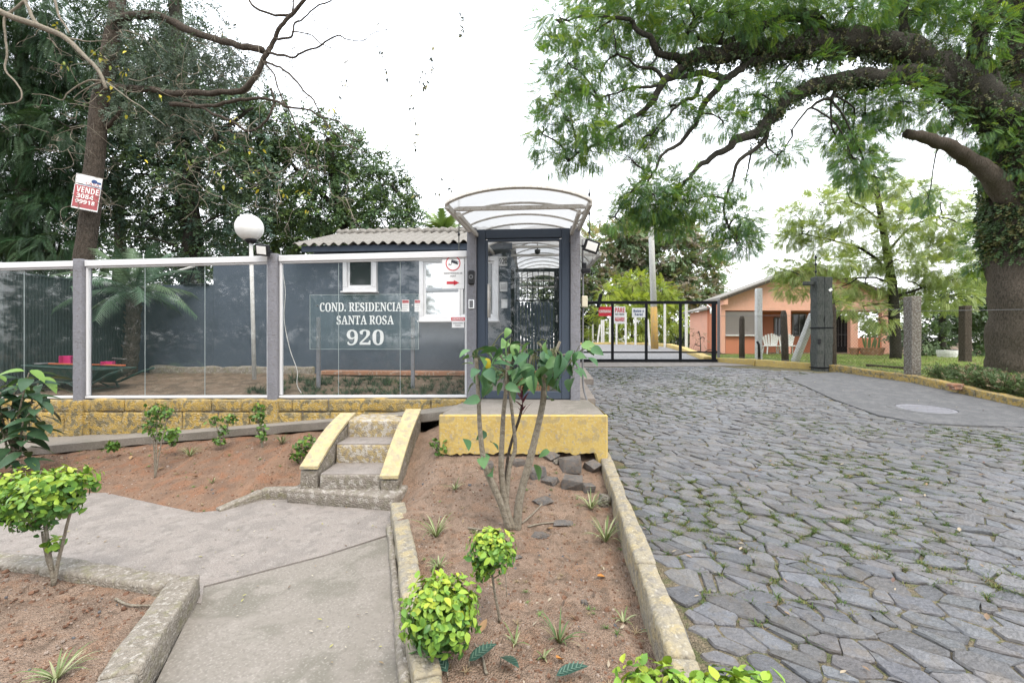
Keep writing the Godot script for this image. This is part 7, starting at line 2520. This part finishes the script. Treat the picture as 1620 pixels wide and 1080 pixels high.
func build_bed_plants() -> void:
	rng.seed = 404
	# clipped shrubs near the lens
	var b := Vector3(-0.36, 0.05, -2.2)
	topiary("larger round clipped bright green shrub beside the path", b, [[[b, Vector3(-0.35, 0.12, -2.2), Vector3(-0.34, 0.2, -2.2)], 0.014, 0.011]], [[Vector3(-0.345, 0.29, -2.2), Vector3(0.19, 0.178, 0.185)]], 300, 1300, 0.044)
	b = Vector3(-0.07, 0.055, -2.5)
	topiary("smaller lollipop shaped bright green shrub on a thin stem in the bed", b, [[[b, Vector3(-0.1, 0.25, -2.5), Vector3(-0.12, 0.42, -2.5)], 0.008, 0.006], [[Vector3(-0.1, 0.3, -2.5), Vector3(-0.04, 0.34, -2.47), Vector3(-0.03, 0.22, -2.46)], 0.003, 0.002]], [[Vector3(-0.11, 0.46, -2.5), Vector3(0.135, 0.11, 0.125)], [Vector3(-0.16, 0.35, -2.5), Vector3(0.05, 0.06, 0.05)]], 260, 620, 0.037, 0.56)
	b = at(84, 926, 2.85)
	topiary("wide flat topped clipped shrub in the left bed", b, [[[b, at(78, 880, 2.85), at(70, 830, 2.85), at(60, 800, 2.85)], 0.013, 0.008], [[b, at(92, 880, 2.85), at(105, 830, 2.82), at(120, 790, 2.8)], 0.011, 0.007], [[b, at(72, 870, 2.88), at(66, 840, 2.9)], 0.009, 0.006]], [[at(40, 770, 2.85), Vector3(0.18, 0.12, 0.19)], [at(108, 762, 2.8), Vector3(0.17, 0.09, 0.16)], [at(75, 785, 2.75), Vector3(0.2, 0.13, 0.17)], [at(62, 812, 2.85), Vector3(0.14, 0.11, 0.14)], [at(100, 795, 2.8), Vector3(0.11, 0.09, 0.12)], [at(85, 862, 2.85), Vector3(0.05, 0.04, 0.05)], [at(12, 800, 2.85), Vector3(0.12, 0.14, 0.15)]], 300, 1800, 0.05, at(0, 737, 2.8).y)
	b = Vector3(0.62, 0.05, -1.62)
	topiary("low clipped bright green hedge plant at the bottom edge by the curb", b, [[[b, Vector3(0.6, 0.2, -1.6), Vector3(0.62, 0.3, -1.6)], 0.014, 0.01]], [[Vector3(0.64, 0.33, -1.5), Vector3(0.34, 0.14, 0.2)], [Vector3(0.5, 0.36, -1.58), Vector3(0.16, 0.11, 0.14)], [Vector3(0.8, 0.35, -1.55), Vector3(0.18, 0.11, 0.15)]], 300, 1500, 0.05)
	# young shrubs along the upper bed
	var young := [
		[244, 757, 5.02, "tall young shrub on a bare stem in front of the middle wall", [[248, 650, 24, 14], [240, 672, 20, 12], [265, 655, 14, 10], [246, 690, 10, 8]], 0.9],
		[268, 703, 5.5, "low young shrub just right of the tall stemmed one", [[266, 686, 20, 14], [272, 700, 8, 6]], 0.7],
		[178, 714, 5.6, "tiny green seedling shrub by the walkway edge, left of the tall one", [[178, 706, 12, 7]], 0.5],
		[350, 702, 5.6, "small loose shrub under the yellow wall, between tall and leaning ones", [[340, 664, 12, 8], [362, 662, 14, 8], [352, 680, 12, 8], [346, 698, 10, 8]], 0.7],
		[416, 708, 5.5, "thin leaning young shrub left of the steps, near the fence post", [[408, 645, 10, 9], [408, 660, 12, 12], [411, 680, 9, 9], [415, 692, 8, 6]], 0.7],
		[478, 735, 5.15, "bushy dark green shrub beside the left parapet", [[486, 700, 18, 12], [476, 712, 18, 12], [470, 722, 12, 8]], 0.6],
		[700, 745, 4.85, "light green shrub between the right parapet and the landing", [[700, 705, 20, 15], [690, 700, 12, 10], [703, 735, 16, 14], [700, 725, 10, 10]], 0.7]]
	for q in young:
		var base := at(q[0], q[1], q[2])
		var cl := []
		var st := []
		for c in q[4]:
			var ctr := at(c[0], c[1], q[2])
			cl.append([ctr, Vector3(c[2], c[3], (c[2] + c[3]) * 0.5) * q[2] / FOCAL])
			st.append([[base, base.lerp(ctr, 0.5) + Vector3(spread(-0.02, 0.02), 0, 0), ctr], 0.009, 0.004])
		topiary(q[3], base, st, cl, 0, int(260 * q[5]), 0.05, 10.0, [Color(0.06, 0.13, 0.03), Color(0.09, 0.18, 0.035), Color(0.13, 0.23, 0.04), Color(0.2, 0.3, 0.05)])
	# big leaved shrub at the left edge
	b = at(22, 724, 5.4)
	var o := thing("broad_leaved_shrub", "shrub with large drooping glossy leaves at the left edge", "shrub", b)
	var mb := MB.new()
	var tips := []
	for q in [[10, 700], [18, 640], [24, 610], [45, 590], [62, 600], [30, 660], [60, 640], [0, 620], [-20, 600], [40, 690], [-30, 650]]:
		var e := at(q[0], q[1], 5.35 + spread(-0.25, 0.2))
		tips.append(e)
		var pts := curve([b + Vector3(spread(-0.08, 0.08), 0, 0), b.lerp(e, 0.55) + Vector3(spread(-0.06, 0.06), 0.06, 0), e], 5)
		mb.tube(pts, taper(pts.size(), 0.012, 0.006), 6)
	part(o, "stems", mb.mesh(true), M.bark_pale)
	var bigleaf := [one_leaf(0.26, 0.12, 0.35, 0.25, 6), one_leaf(0.22, 0.1, 0.55, 0.3, 6), one_leaf(0.3, 0.12, 0.4, 0.2, 6)]
	var bm := [leaf_mat(Color(0.045, 0.09, 0.045), 0.3), leaf_mat(Color(0.06, 0.12, 0.05), 0.3), leaf_mat(Color(0.03, 0.065, 0.035), 0.3), leaf_mat(Color(0.14, 0.24, 0.05), 0.35)]
	for e in tips:
		for i in 11:
			var dir := Vector3(cos(i * 2.4), spread(-0.5, 0.25), sin(i * 2.4) * 0.8 + 0.15)
			var p: Vector3 = e + Vector3(0, -0.035 * i + 0.05, 0) + dir * 0.03
			piece(o, "leaf", bigleaf[i % 3], bm[3 if i < 2 and e.y > 0.95 else i % 3], Transform3D(facing(dir, spread(-0.4, 0.4)).scaled(Vector3.ONE * spread(0.75, 1.1)), p - b))
	# the pruned hibiscus
	b = at(812, 838, 3.6)
	o = thing("pruned_hibiscus", "pruned shrub with pale crooked stems and large toothed leaves", "shrub", b)
	var heads := []
	for q in [[[[806, 836], [790, 790], [768, 740], [760, 690], [757, 620], [753, 566]], 0.036, 0.02], [[[812, 836], [800, 800], [793, 740], [795, 670], [800, 620], [803, 580], [806, 560]], 0.032, 0.018], [[[800, 800], [806, 740], [815, 710], [812, 670], [806, 620], [801, 590]], 0.022, 0.015], [[[818, 838], [822, 790], [838, 730], [848, 690], [858, 640], [862, 600], [868, 570], [874, 552]], 0.042, 0.022], [[[866, 590], [878, 560], [886, 540]], 0.018, 0.016], [[[868, 575], [862, 555], [850, 542]], 0.015, 0.012], [[[803, 580], [790, 560], [778, 548]], 0.013, 0.01], [[[803, 580], [815, 562], [830, 552]], 0.012, 0.008], [[[848, 600], [838, 575], [845, 560]], 0.012, 0.01], [[[870, 570], [895, 560], [910, 562]], 0.01, 0.006]]:
		mb = MB.new()
		var c := []
		for p in q[0]:
			c.append(at(p[0], p[1], 3.6 + (p[0] - 812) * 0.0012))
		var pts := curve(c, 5, 0.006)
		mb.tube(pts, taper(pts.size(), q[1] * 0.82, q[2] * 0.8), 9, true, 0.3, wob)
		part(o, "stem", mb.mesh(true), M.bark_pale)
		heads.append(pts[-1])
	var hib := [one_leaf(0.14, 0.1, 0.4, 0.3, 6), one_leaf(0.115, 0.085, 0.6, 0.35, 6), one_leaf(0.155, 0.1, 0.5, 0.25, 6)]
	var hm := [leaf_mat(Color(0.075, 0.165, 0.07), 0.4), leaf_mat(Color(0.1, 0.195, 0.075), 0.4), leaf_mat(Color(0.055, 0.125, 0.06), 0.4), leaf_mat(Color(0.14, 0.25, 0.08), 0.4), leaf_mat(Color(0.5, 0.42, 0.04), 0.45)]
	var spots := [[745, 560], [765, 562], [770, 572], [748, 582], [752, 600], [790, 555], [800, 545], [805, 525], [808, 540], [775, 610], [790, 605], [800, 615], [785, 575], [815, 575], [825, 565], [835, 580], [845, 560], [850, 575], [860, 560], [875, 570], [885, 560], [880, 585], [895, 575], [900, 590], [908, 560], [915, 575], [920, 550], [930, 558], [905, 605], [890, 600], [830, 600], [820, 615], [842, 590], [855, 600], [865, 545], [875, 600], [872, 640], [770, 690], [775, 705], [772, 725], [780, 750], [735, 700], [765, 730], [812, 590], [795, 590], [770, 590], [760, 640], [870, 565], [838, 548], [815, 550], [870, 720], [845, 740], [760, 570], [780, 582], [800, 570], [820, 585], [836, 566], [856, 584], [882, 574], [898, 566], [912, 590], [782, 596], [808, 604], [826, 594], [846, 610], [776, 560], [862, 572], [890, 588], [756, 590], [900, 575], [840, 600], [816, 565], [868, 590], [742, 572], [758, 556], [774, 586], [788, 562], [802, 582], [818, 596], [832, 572], [846, 588], [858, 562], [872, 584], [886, 566], [902, 582], [916, 562], [926, 572], [936, 556], [766, 598], [796, 612], [834, 612], [880, 606], [860, 606], [750, 612], [908, 572], [812, 558], [824, 552]]
	for i in 18:
		var ang := spread(0, TAU)
		spots.append([836 + 95 * cos(ang) * sqrt(rng.randf()), 584 + 42 * sin(ang) * sqrt(rng.randf())])
	for i in spots.size():
		var p := at(spots[i][0], spots[i][1] - 6, 3.6 + spread(-0.28, 0.2))
		var dir := Vector3(spread(-1, 1), spread(-1.0, 0.35), spread(-0.3, 0.9))
		if i == 2:
			dir = Vector3(0.1, -1, 0.4)
			p = at(770, 566, 3.45)
		piece(o, "leaf", hib[i % 3], hm[4] if i == 2 else hm[3 if spots[i][1] < 552 else rng.randi() % 3], Transform3D(facing(dir, spread(-1.0, 1.0)).scaled(Vector3.ONE * (0.6 if i == 2 else spread(0.6, 1.15))), p - b))
	mb = MB.new()
	for i in spots.size():  # leaf stalks back to the nearest stem head
		var p := at(spots[i][0], spots[i][1] - 6, 3.6)
		var near: Vector3 = heads[0]
		for h in heads:
			if h.distance_to(p) < near.distance_to(p):
				near = h
		if near.distance_to(p) < 0.35:
			mb.tube(PackedVector3Array([near, near.lerp(p, 0.5) + Vector3(0, 0.02, 0), p]), PackedFloat32Array([0.004, 0.003, 0.002]), 4)
	part(o, "leaf_stalks", mb.mesh(true), leaf_mat(Color(0.16, 0.17, 0.08)))
	# purple cordyline among its stems
	b = at(798, 792, 3.75)
	o = thing("purple_cordyline", "thin purple cordyline rising between the hibiscus stems", "plant", b)
	mb = MB.new()
	var cp := curve([b, at(804, 720, 3.75), at(822, 660, 3.75), at(826, 640, 3.75)], 6)
	mb.tube(cp, taper(cp.size(), 0.013, 0.011), 8)
	part(o, "stem", mb.mesh(true), M.bark)
	var pm := leaf_mat(Color(0.13, 0.03, 0.05), 0.4)
	for i in 16:
		mb = MB.new()
		var p := cp[-1] + Vector3(0, spread(-0.1, 0.12), 0)
		var dir := Vector3(spread(-0.6, 0.6), spread(0.2, 1.2), spread(-0.5, 0.6))
		if i < 4:
			dir = Vector3([-0.6, -0.15, 0.25, 0.08][i], 1, 0.1)
		leaf_blade(mb, p - b, facing(dir), 0.34 if i < 4 else spread(0.08, 0.16), 0.035 if i < 4 else 0.025, 0.2, 0.3, 5)
		var lf := piece(o, "leaf", mb.mesh(true), pm, Transform3D())
		lf.position = Vector3.ZERO
	# spider plants and grassy tufts
	var cream := [Color(0.14, 0.19, 0.07), Color(0.34, 0.36, 0.2)]
	var soil := func(px: float, py: float) -> Vector3:  # a ground point on this bearing, found on the bed itself
		var d := 1.2
		while d < 6.2:
			var x := (px - 810.0) / FOCAL * d
			var y := upper_soil(x, d) if x < -1.12 and d > 4.2 else 0.075 if x < -1.7 else bed_y(x, d)
			if EYE + (540.0 - py) / FOCAL * d <= y:
				return Vector3(x, y - 0.005, -d)
			d += 0.01
		return at(px, py, 5.0)
	for q in [[300, 722, 24, 0.24, "spider plant below the wall, left of the leaning young shrub"], [446, 703, 22, 0.2, "spider plant near the walkway, left of the bushy dark shrub"], [690, 850, 24, 0.26, "yellowing spider plant at the bed corner by the path"], [935, 806, 26, 0.22, "spider plant in the middle of three beside the long curb"], [958, 858, 30, 0.25, "larger spider plant beside the long curb, nearer the lens"], [694, 900, 26, 0.13, "compact cream striped spider plant just above the larger round shrub"], [720, 775, 14, 0.14, "dry looking spider plant between steps and hibiscus"], [986, 985, 12, 0.1, "small leafy weed in the soil near the curb, right of centre"], [1036, 1005, 12, 0.1, "tiny pale spider plant against the long curb at lower right"], [815, 1020, 9, 0.13, "wilted spider plant with few pale blades in the bed front"], [885, 1018, 22, 0.19, "scruffy clump of green and dead blades in the bed front"], [88, 1078, 24, 0.17, "pale grassy clump at the bottom left corner"], [335, 765, 8, 0.1, "small grass tuft at the foot of the steps"], [975, 800, 10, 0.12, "thin green sprig by the long curb near the rocks"], [1030, 935, 8, 0.08, "tiny green sprout against the long curb"], [860, 1042, 8, 0.08, "small sprout beside the dark leaf in the bed front"]]:
		strap_plant(q[4], soil.call(q[0], q[1]), q[2], q[3], 0.011, cream if q[2] != 22 else [Color(0.1, 0.16, 0.06), Color(0.24, 0.19, 0.12)], 0.85)
	# striped calathea leaves low in the bed
	for q in [[742, 1058, 0.2, 0.5, "striped dark green leaf left of centre at the bed front"], [708, 1078, -0.5, 2.4, "striped leaf hanging over the path curb at the bottom"], [722, 1008, 0.9, 2.2, "striped leaf poking out under the larger round shrub"], [792, 1052, -0.6, -0.9, "striped leaf pointing right in the bed front"], [880, 1082, 0.0, 0.1, "striped leaf cut by the bottom edge of the view"]]:
		var base: Vector3 = soil.call(q[0], q[1])
		var cal := thing("calathea", q[4], "plant", base)
		var bs := facing(Vector3(cos(q[3]), 0.5, -sin(q[3])), q[2] * 0.4)
		mb = MB.new()
		var k0 := Vector3(0, 0.04, 0)
		mb.tube(PackedVector3Array([Vector3.ZERO, k0]), PackedFloat32Array([0.003, 0.003]), 5)
		piece(cal, "stalk", mb.mesh(true), M.bark_pale, Transform3D())
		mb = MB.new()
		leaf_blade(mb, k0, bs, 0.15, 0.062, 0.25, 0.2, 7)
		piece(cal, "leaf", mb.mesh(true), leaf_mat(Color(0.04, 0.09, 0.07), 0.35), Transform3D())
		mb = MB.new()
		for i in 6:
			for sd in [-1.0, 1.0]:
				var s := 0.12 + i * 0.13
				var w := 0.031 * pow(sin(PI * pow(s, 0.75)), 0.8)
				var p0 := k0 + bs * Vector3(0.15 * s, -0.25 * 0.15 * s * s + 0.003, 0)
				var p1 := k0 + bs * Vector3(0.15 * s + 0.02, -0.25 * 0.15 * s * s + 0.2 * w * 0.9 + 0.003, sd * w * 0.85)
				var wd := bs * Vector3(0.0035, 0, 0)
				mb.quad(p0 - wd, p0 + wd, p1 + wd, p1 - wd)
		piece(cal, "stripes", mb.mesh(), leaf_mat(Color(0.12, 0.2, 0.15), 0.4), Transform3D())
	# rocks under the landing
	var rocks := [[905, 733, 26, 18, "angular grey rock against the curb, largest of the rock pile"], [937, 736, 16, 14, "grey rock wedged between the curb and landing"], [905, 762, 24, 14, "flat faced grey rock below the largest one"], [872, 720, 16, 10, "brownish rock under the overhang of the landing"], [850, 745, 20, 12, "grey rock in the middle of the rock pile"], [820, 730, 14, 9, "small rock at the pile's left end by the cordyline"], [870, 760, 18, 8, "low flat rock near the centre of the pile"], [930, 770, 14, 10, "rounded rock by the curb below the pile"], [955, 790, 12, 14, "pale rock leaning on the long curb"], [770, 735, 14, 8, "half buried rock behind the hibiscus stems"], [860, 790, 20, 7, "flat slab of rock in the soil below the pile"], [855, 845, 14, 6, "small flat stone near the hibiscus base"], [890, 826, 18, 5, "flat grey flake right of the hibiscus base"], [880, 730, 8, 6, "small white stone under the landing"], [818, 880, 10, 4, "thin dark flake of stone in open soil"], [925, 952, 8, 5, "small blue grey stone in open soil"]]
	for q in rocks:
		var p: Vector3 = soil.call(q[0], q[1] + q[3] * 0.6)
		var d := -p.z
		var r := Vector3(q[2], q[3], (q[2] + q[3]) * 0.5) * d / FOCAL * 0.82
		var ro := thing("rock", q[4], "rock", p)
		mb = MB.new()
		var ctr := Vector3(0, r.y * 0.55, 0)
		var pts := []
		var tilt := Basis(Vector3(spread(-1, 1), spread(-1, 1), spread(-1, 1)).normalized(), spread(0, 1.2))
		for x in [-1, 1]:
			for y in [-1, 1]:
				for z in [-1, 1]:
					pts.append(Vector3(x * spread(0.55, 0.95), y * spread(0.6, 0.95), z * spread(0.55, 0.95)))
		for f in [[0, 1, 3, 2], [4, 6, 7, 5], [0, 4, 5, 1], [2, 3, 7, 6], [0, 2, 6, 4], [1, 5, 7, 3]]:
			var mid := Vector3.ZERO
			for i in f:
				mid += pts[i] * 0.25
			mid *= spread(1.05, 1.25)
			for i in 4:
				mb.face([ctr + tilt * pts[f[i]] * r, ctr + tilt * pts[f[(i + 1) % 4]] * r, ctr + tilt * mid * r], ctr)
		piece(ro, "stone", mb.mesh(), M.rock if q[4].find("white") < 0 and q[4].find("pale") < 0 else M.lichen, Transform3D())
	# fallen leaves, sticks and the looping root
	for q in [[958, 914, 0, "orange brown fallen leaf on the soil in the middle of the bed"], [890, 1046, 0, "curled orange fallen leaf near the bed front"], [865, 838, 1, "pale dry leaf on the soil right of the hibiscus"], [760, 1003, 1, "small dry leaf between the two round shrubs"], [205, 728, 1, "dry leaf below the walkway at left"], [248, 745, 1, "brown fallen leaf at the tall shrub's foot"], [312, 755, 1, "yellowish fallen leaf in the middle of the upper bed"]]:
		var p: Vector3 = soil.call(q[0], q[1])
		var fl := thing("fallen_leaf", q[3], "leaf", p)
		piece(fl, "blade", one_leaf(0.075, 0.04, -0.2, 0.6), M.dry_orange if q[2] == 0 else M.dry, Transform3D(facing(Vector3(spread(-1, 1), 0.15, spread(-1, 1))), Vector3(0, 0.012, 0)))
	for q in [[[[740, 838], [775, 842], [800, 846]], "long pale stick lying left of the hibiscus base"], [[[835, 835], [860, 830], [890, 828], [900, 835]], "bent stick right of the hibiscus base"], [[[182, 950], [205, 962], [250, 962], [290, 955]], "reddish root curling onto the curb of the left bed"], [[[770, 1070], [762, 1040], [750, 1022]], "stick standing in the soil at the bed front"], [[[826, 830], [850, 808], [865, 790]], "forked dry twig leaning beside the hibiscus"]]:
		var c := []
		for p in q[0]:
			c.append(soil.call(p[0], p[1]) + Vector3(0, 0.015, 0))
		var stick := thing("stick", q[1], "stick", c[0])
		mb = MB.new()
		var pts := curve(c, 5, 0.006)
		mb.tube(pts, taper(pts.size(), 0.008, 0.004), 6)
		part(stick, "shaft", mb.mesh(true), M.bark_pale)
	# crumbs of soil and gravel, weeds
	var places := []
	var cols := []
	mb = MB.new()
	mb.blob(Vector3.ZERO, Vector3(1, 0.7, 0.9), wob, 0.5, 4)
	var crumb := mb.mesh(false)
	for i in 9000:
		var p := Vector3.ZERO
		if i % 3 == 0:
			var x := spread(-7.5, -1.95)
			var a := along(bed_near, x).x
			var d := lerpf(a, along(walk_front, x).x, rng.randf())
			p = Vector3(x, upper_soil(x, d), -d)
		elif i % 3 == 1:
			var d := 0.9 + 4.0 * pow(rng.randf(), 1.3)
			var x := lerpf(bed_left(d) + 0.15, bed_right(d), rng.randf())
			p = Vector3(x, bed_y(x, d), -d)
		else:
			var x := spread(-5.0, -1.9)
			var d := spread(1.2, 2.75 - (x + 1.96) * 0.27)
			if x > -2.12 + 0.37 * (2.83 - d):
				continue
			p = Vector3(x, 0.078, -d)
		var s := 0.0028 * exp(spread(0.0, 1.35) + (0.7 if i % 23 == 0 else 0.0))
		places.append(Transform3D(Basis(Vector3.UP, spread(0, 6)).scaled(Vector3(s, s, s * spread(0.7, 1.5))), p))
		var t := rng.randf()
		cols.append(Color(0.16, 0.09, 0.06) * spread(0.7, 1.3) if t < 0.7 else Color(0.3, 0.24, 0.2) * spread(0.7, 1.2) if t < 0.95 else Color(0.11, 0.11, 0.115))
	var crumbs := many(self, "soil_crumbs", crumb, tinted(mat(Color.WHITE, 1.0, 0.95, null, 0.0, 0.2)), places, cols)
	tag(crumbs, "crumbs of soil, grit and gravel scattered over the planting beds", "gravel", "", "stuff")
	# small weeds in the beds
	places = []
	cols = []
	for i in 420:
		var p := Vector3.ZERO
		if i % 2:
			var d := 0.95 + 3.8 * rng.randf()
			p = Vector3(lerpf(bed_left(d) + 0.14, bed_right(d), rng.randf()), 0, -d)
			p.y = bed_y(p.x, d)
		else:
			var x := spread(-6.5, -2.0)
			var d := lerpf(along(bed_near, x).x, along(walk_front, x).x, rng.randf())
			p = Vector3(x, upper_soil(x, d), -d)
		if wob.get_noise_2d(p.x * 100.0 + 40.0, p.z * 100.0) < 0.05:
			continue
		places.append(Transform3D(Basis(Vector3.UP, spread(0, 6)).scaled(Vector3.ONE * spread(0.25, 0.9)), p))
		cols.append(Color(0.13, 0.22, 0.06) * spread(0.6, 1.3) if rng.randf() < 0.6 else Color(0.3, 0.23, 0.14))
	var bw := many(self, "bed_weeds", strap_tuft(8, 0.05, 0.007, 61, 1.1), M.leaf, places, cols)
	tag(bw, "tiny weeds and dry grass wisps sprouting from the bed soil", "weeds", "", "stuff")
	# small fallen bits on the paving
	places = []
	cols = []
	for i in 230:
		var d := 0.95 + 3.8 * rng.randf()
		var x := lerpf(bed_left(d) + 0.14, bed_right(d), rng.randf())
		if i % 3 == 0:
			x = spread(-6.5, -2.0)
			d = lerpf(along(bed_near, x).x, along(walk_front, x).x, rng.randf())
		places.append(Transform3D(facing(Vector3(spread(-1, 1), 0.2, spread(-1, 1)), spread(-1, 1)).scaled(Vector3.ONE * spread(0.2, 0.8)), Vector3(x, (upper_soil(x, d) if i % 3 == 0 else bed_y(x, d)) + 0.005, -d)))
		cols.append([Color(0.2, 0.13, 0.085), Color(0.32, 0.24, 0.16), Color(0.12, 0.085, 0.065), Color(0.4, 0.34, 0.26)][rng.randi() % 4])
	for i in 260:
		var d := 1.7 + 3.0 * rng.randf()
		var x := spread(-5.0, bed_left(d) - 0.05)
		if d < 2.9 + maxf(0.0, -x - 2.0) * 0.3 and x < -1.97 + 0.37 * (2.83 - d):
			continue
		places.append(Transform3D(facing(Vector3(spread(-1, 1), 0.05, spread(-1, 1))).scaled(Vector3.ONE * spread(0.15, 0.5)), Vector3(x, 0.004, -d)))
		cols.append([Color(0.25, 0.19, 0.12), Color(0.34, 0.32, 0.12), Color(0.16, 0.12, 0.09), Color(0.4, 0.36, 0.3)][rng.randi() % 4])
	for i in 420:
		var d := 1.8 + 10.0 * pow(rng.randf(), 1.6)
		var x := spread(along([[1.9, 0.85, 0], [5.0, 1.1, 0], [13.3, 1.6, 0]], d).x, 8.0)
		places.append(Transform3D(facing(Vector3(spread(-1, 1), 0.1, spread(-1, 1))).scaled(Vector3.ONE * spread(0.25, 0.9)), Vector3(x, road_y(d) + 0.006, -d)))
		cols.append([Color(0.22, 0.15, 0.1), Color(0.3, 0.2, 0.12), Color(0.16, 0.1, 0.08), Color(0.4, 0.33, 0.24)][rng.randi() % 4])
	var lit := many(self, "leaf_litter", one_leaf(0.06, 0.028, -0.2, 0.5, 3), M.leaf, places, cols)
	tag(lit, "small dry leaves and bits strewn over the paving and cobbles", "litter", "", "stuff")


func build_grass() -> void:
	rng.seed = 505
	var tuft := strap_tuft(9, 0.07, 0.008, 33, 0.9)
	var places := []
	var cols := []
	for i in 26000:
		var d := 7.0 + 20.0 * pow(rng.randf(), 1.5)
		var x := lerpf(lawn_edge(d) + 0.12, 24.0, pow(rng.randf(), 1.3))
		if absf((x / d) * FOCAL) > 900:
			continue
		var bald := wob.get_noise_2d(x * 60.0, d * 60.0)
		if bald > 0.32 and rng.randf() < 0.8:
			continue
		places.append(Transform3D(Basis(Vector3.UP, spread(0, 6)).scaled(Vector3.ONE * spread(0.6, 1.3)), Vector3(x, lawn_y(x, d) - 0.005, -d)))
		var f := spread(0.75, 1.25)
		cols.append(Color(0.22, 0.3, 0.075) * f if rng.randf() < 0.8 else Color(0.32, 0.28, 0.15) * f)
	var g := many(self, "lawn_grass", tuft, M.leaf, places, cols)
	tag(g, "short uneven grass of the lawn before the house", "grass", "", "stuff")
	# rank weeds along the far kerb under the great tree
	var weed := sprig(12, 0.22, 0.06, 0.018, 44)
	places = []
	cols = []
	for i in 3600:
		var d := spread(5.2, 10.2)
		var x := lawn_edge(d) + 0.1 + 1.1 * pow(rng.randf(), 1.4)
		if wob.get_noise_2d(x * 50.0, d * 50.0) < -0.25:
			continue
		places.append(Transform3D(facing(Vector3(spread(-0.8, 0.6), spread(0.3, 1.2), spread(-0.7, 0.7)), spread(0, 6)).scaled(Vector3.ONE * spread(0.6, 1.25)), Vector3(x, lawn_y(x, d) + spread(-0.02, 0.12), -d)))
		var f := spread(0.7, 1.3)
		cols.append(Color(0.11, 0.165, 0.07) * f if rng.randf() < 0.75 else Color(0.22, 0.17, 0.11) * f)
	var w := many(self, "verge_weeds", weed, M.leaf, places, cols)
	tag(w, "tangled weeds along the curb under the great tree", "weeds", "", "stuff")


# ---------- the whole ----------
func _ready() -> void:
	var cam := Camera3D.new()
	cam.name = "camera"
	cam.position = Vector3(0, EYE, 0)
	cam.fov = rad_to_deg(2.0 * atan(540.0 / FOCAL))
	cam.near = 0.05
	cam.far = 900.0
	cam.current = true
	add_child(cam)
	var env := Environment.new()
	env.background_mode = Environment.BG_SKY
	var sky := Sky.new()
	var sm := ProceduralSkyMaterial.new()
	sm.sky_top_color = Color(0.93, 0.96, 1.0)
	sm.sky_horizon_color = Color(1.0, 1.0, 1.0)
	sm.sky_curve = 0.2
	sm.sky_energy_multiplier = 1.0
	sm.ground_horizon_color = Color(0.62, 0.6, 0.58)
	sm.ground_bottom_color = Color(0.4, 0.38, 0.36)
	sm.sun_angle_max = 1.0
	sky.sky_material = sm
	env.sky = sky
	env.ambient_light_source = Environment.AMBIENT_SOURCE_SKY
	env.tonemap_mode = Environment.TONE_MAPPER_LINEAR
	env.tonemap_exposure = 2.9
	env.sdfgi_enabled = true
	env.ssao_enabled = true
	env.ssil_enabled = true
	var we := WorldEnvironment.new()
	we.name = "surroundings"
	we.environment = env
	add_child(we)
	var sun := DirectionalLight3D.new()  # an overcast sun: broad and weak, from behind the right shoulder
	sun.name = "sun"
	sun.light_energy = 0.4
	sun.light_angular_distance = 25.0
	sun.light_color = Color(1.0, 0.97, 0.93)
	sun.shadow_enabled = true
	sun.rotation_degrees = Vector3(-58, 28, 0)
	add_child(sun)
	wob.seed = 9
	wob.frequency = 0.02
	make_materials()
	build_ground()
	build_paths()
	build_kerbs()
	build_road()
	build_fence()
	build_guardhouse()
	build_walkway()
	build_garden_things()
	build_gate()
	build_house()
	build_right_fence()
	build_left_trees()
	build_great_tree()
	build_other_trees()
	build_bed_plants()
	build_grass()
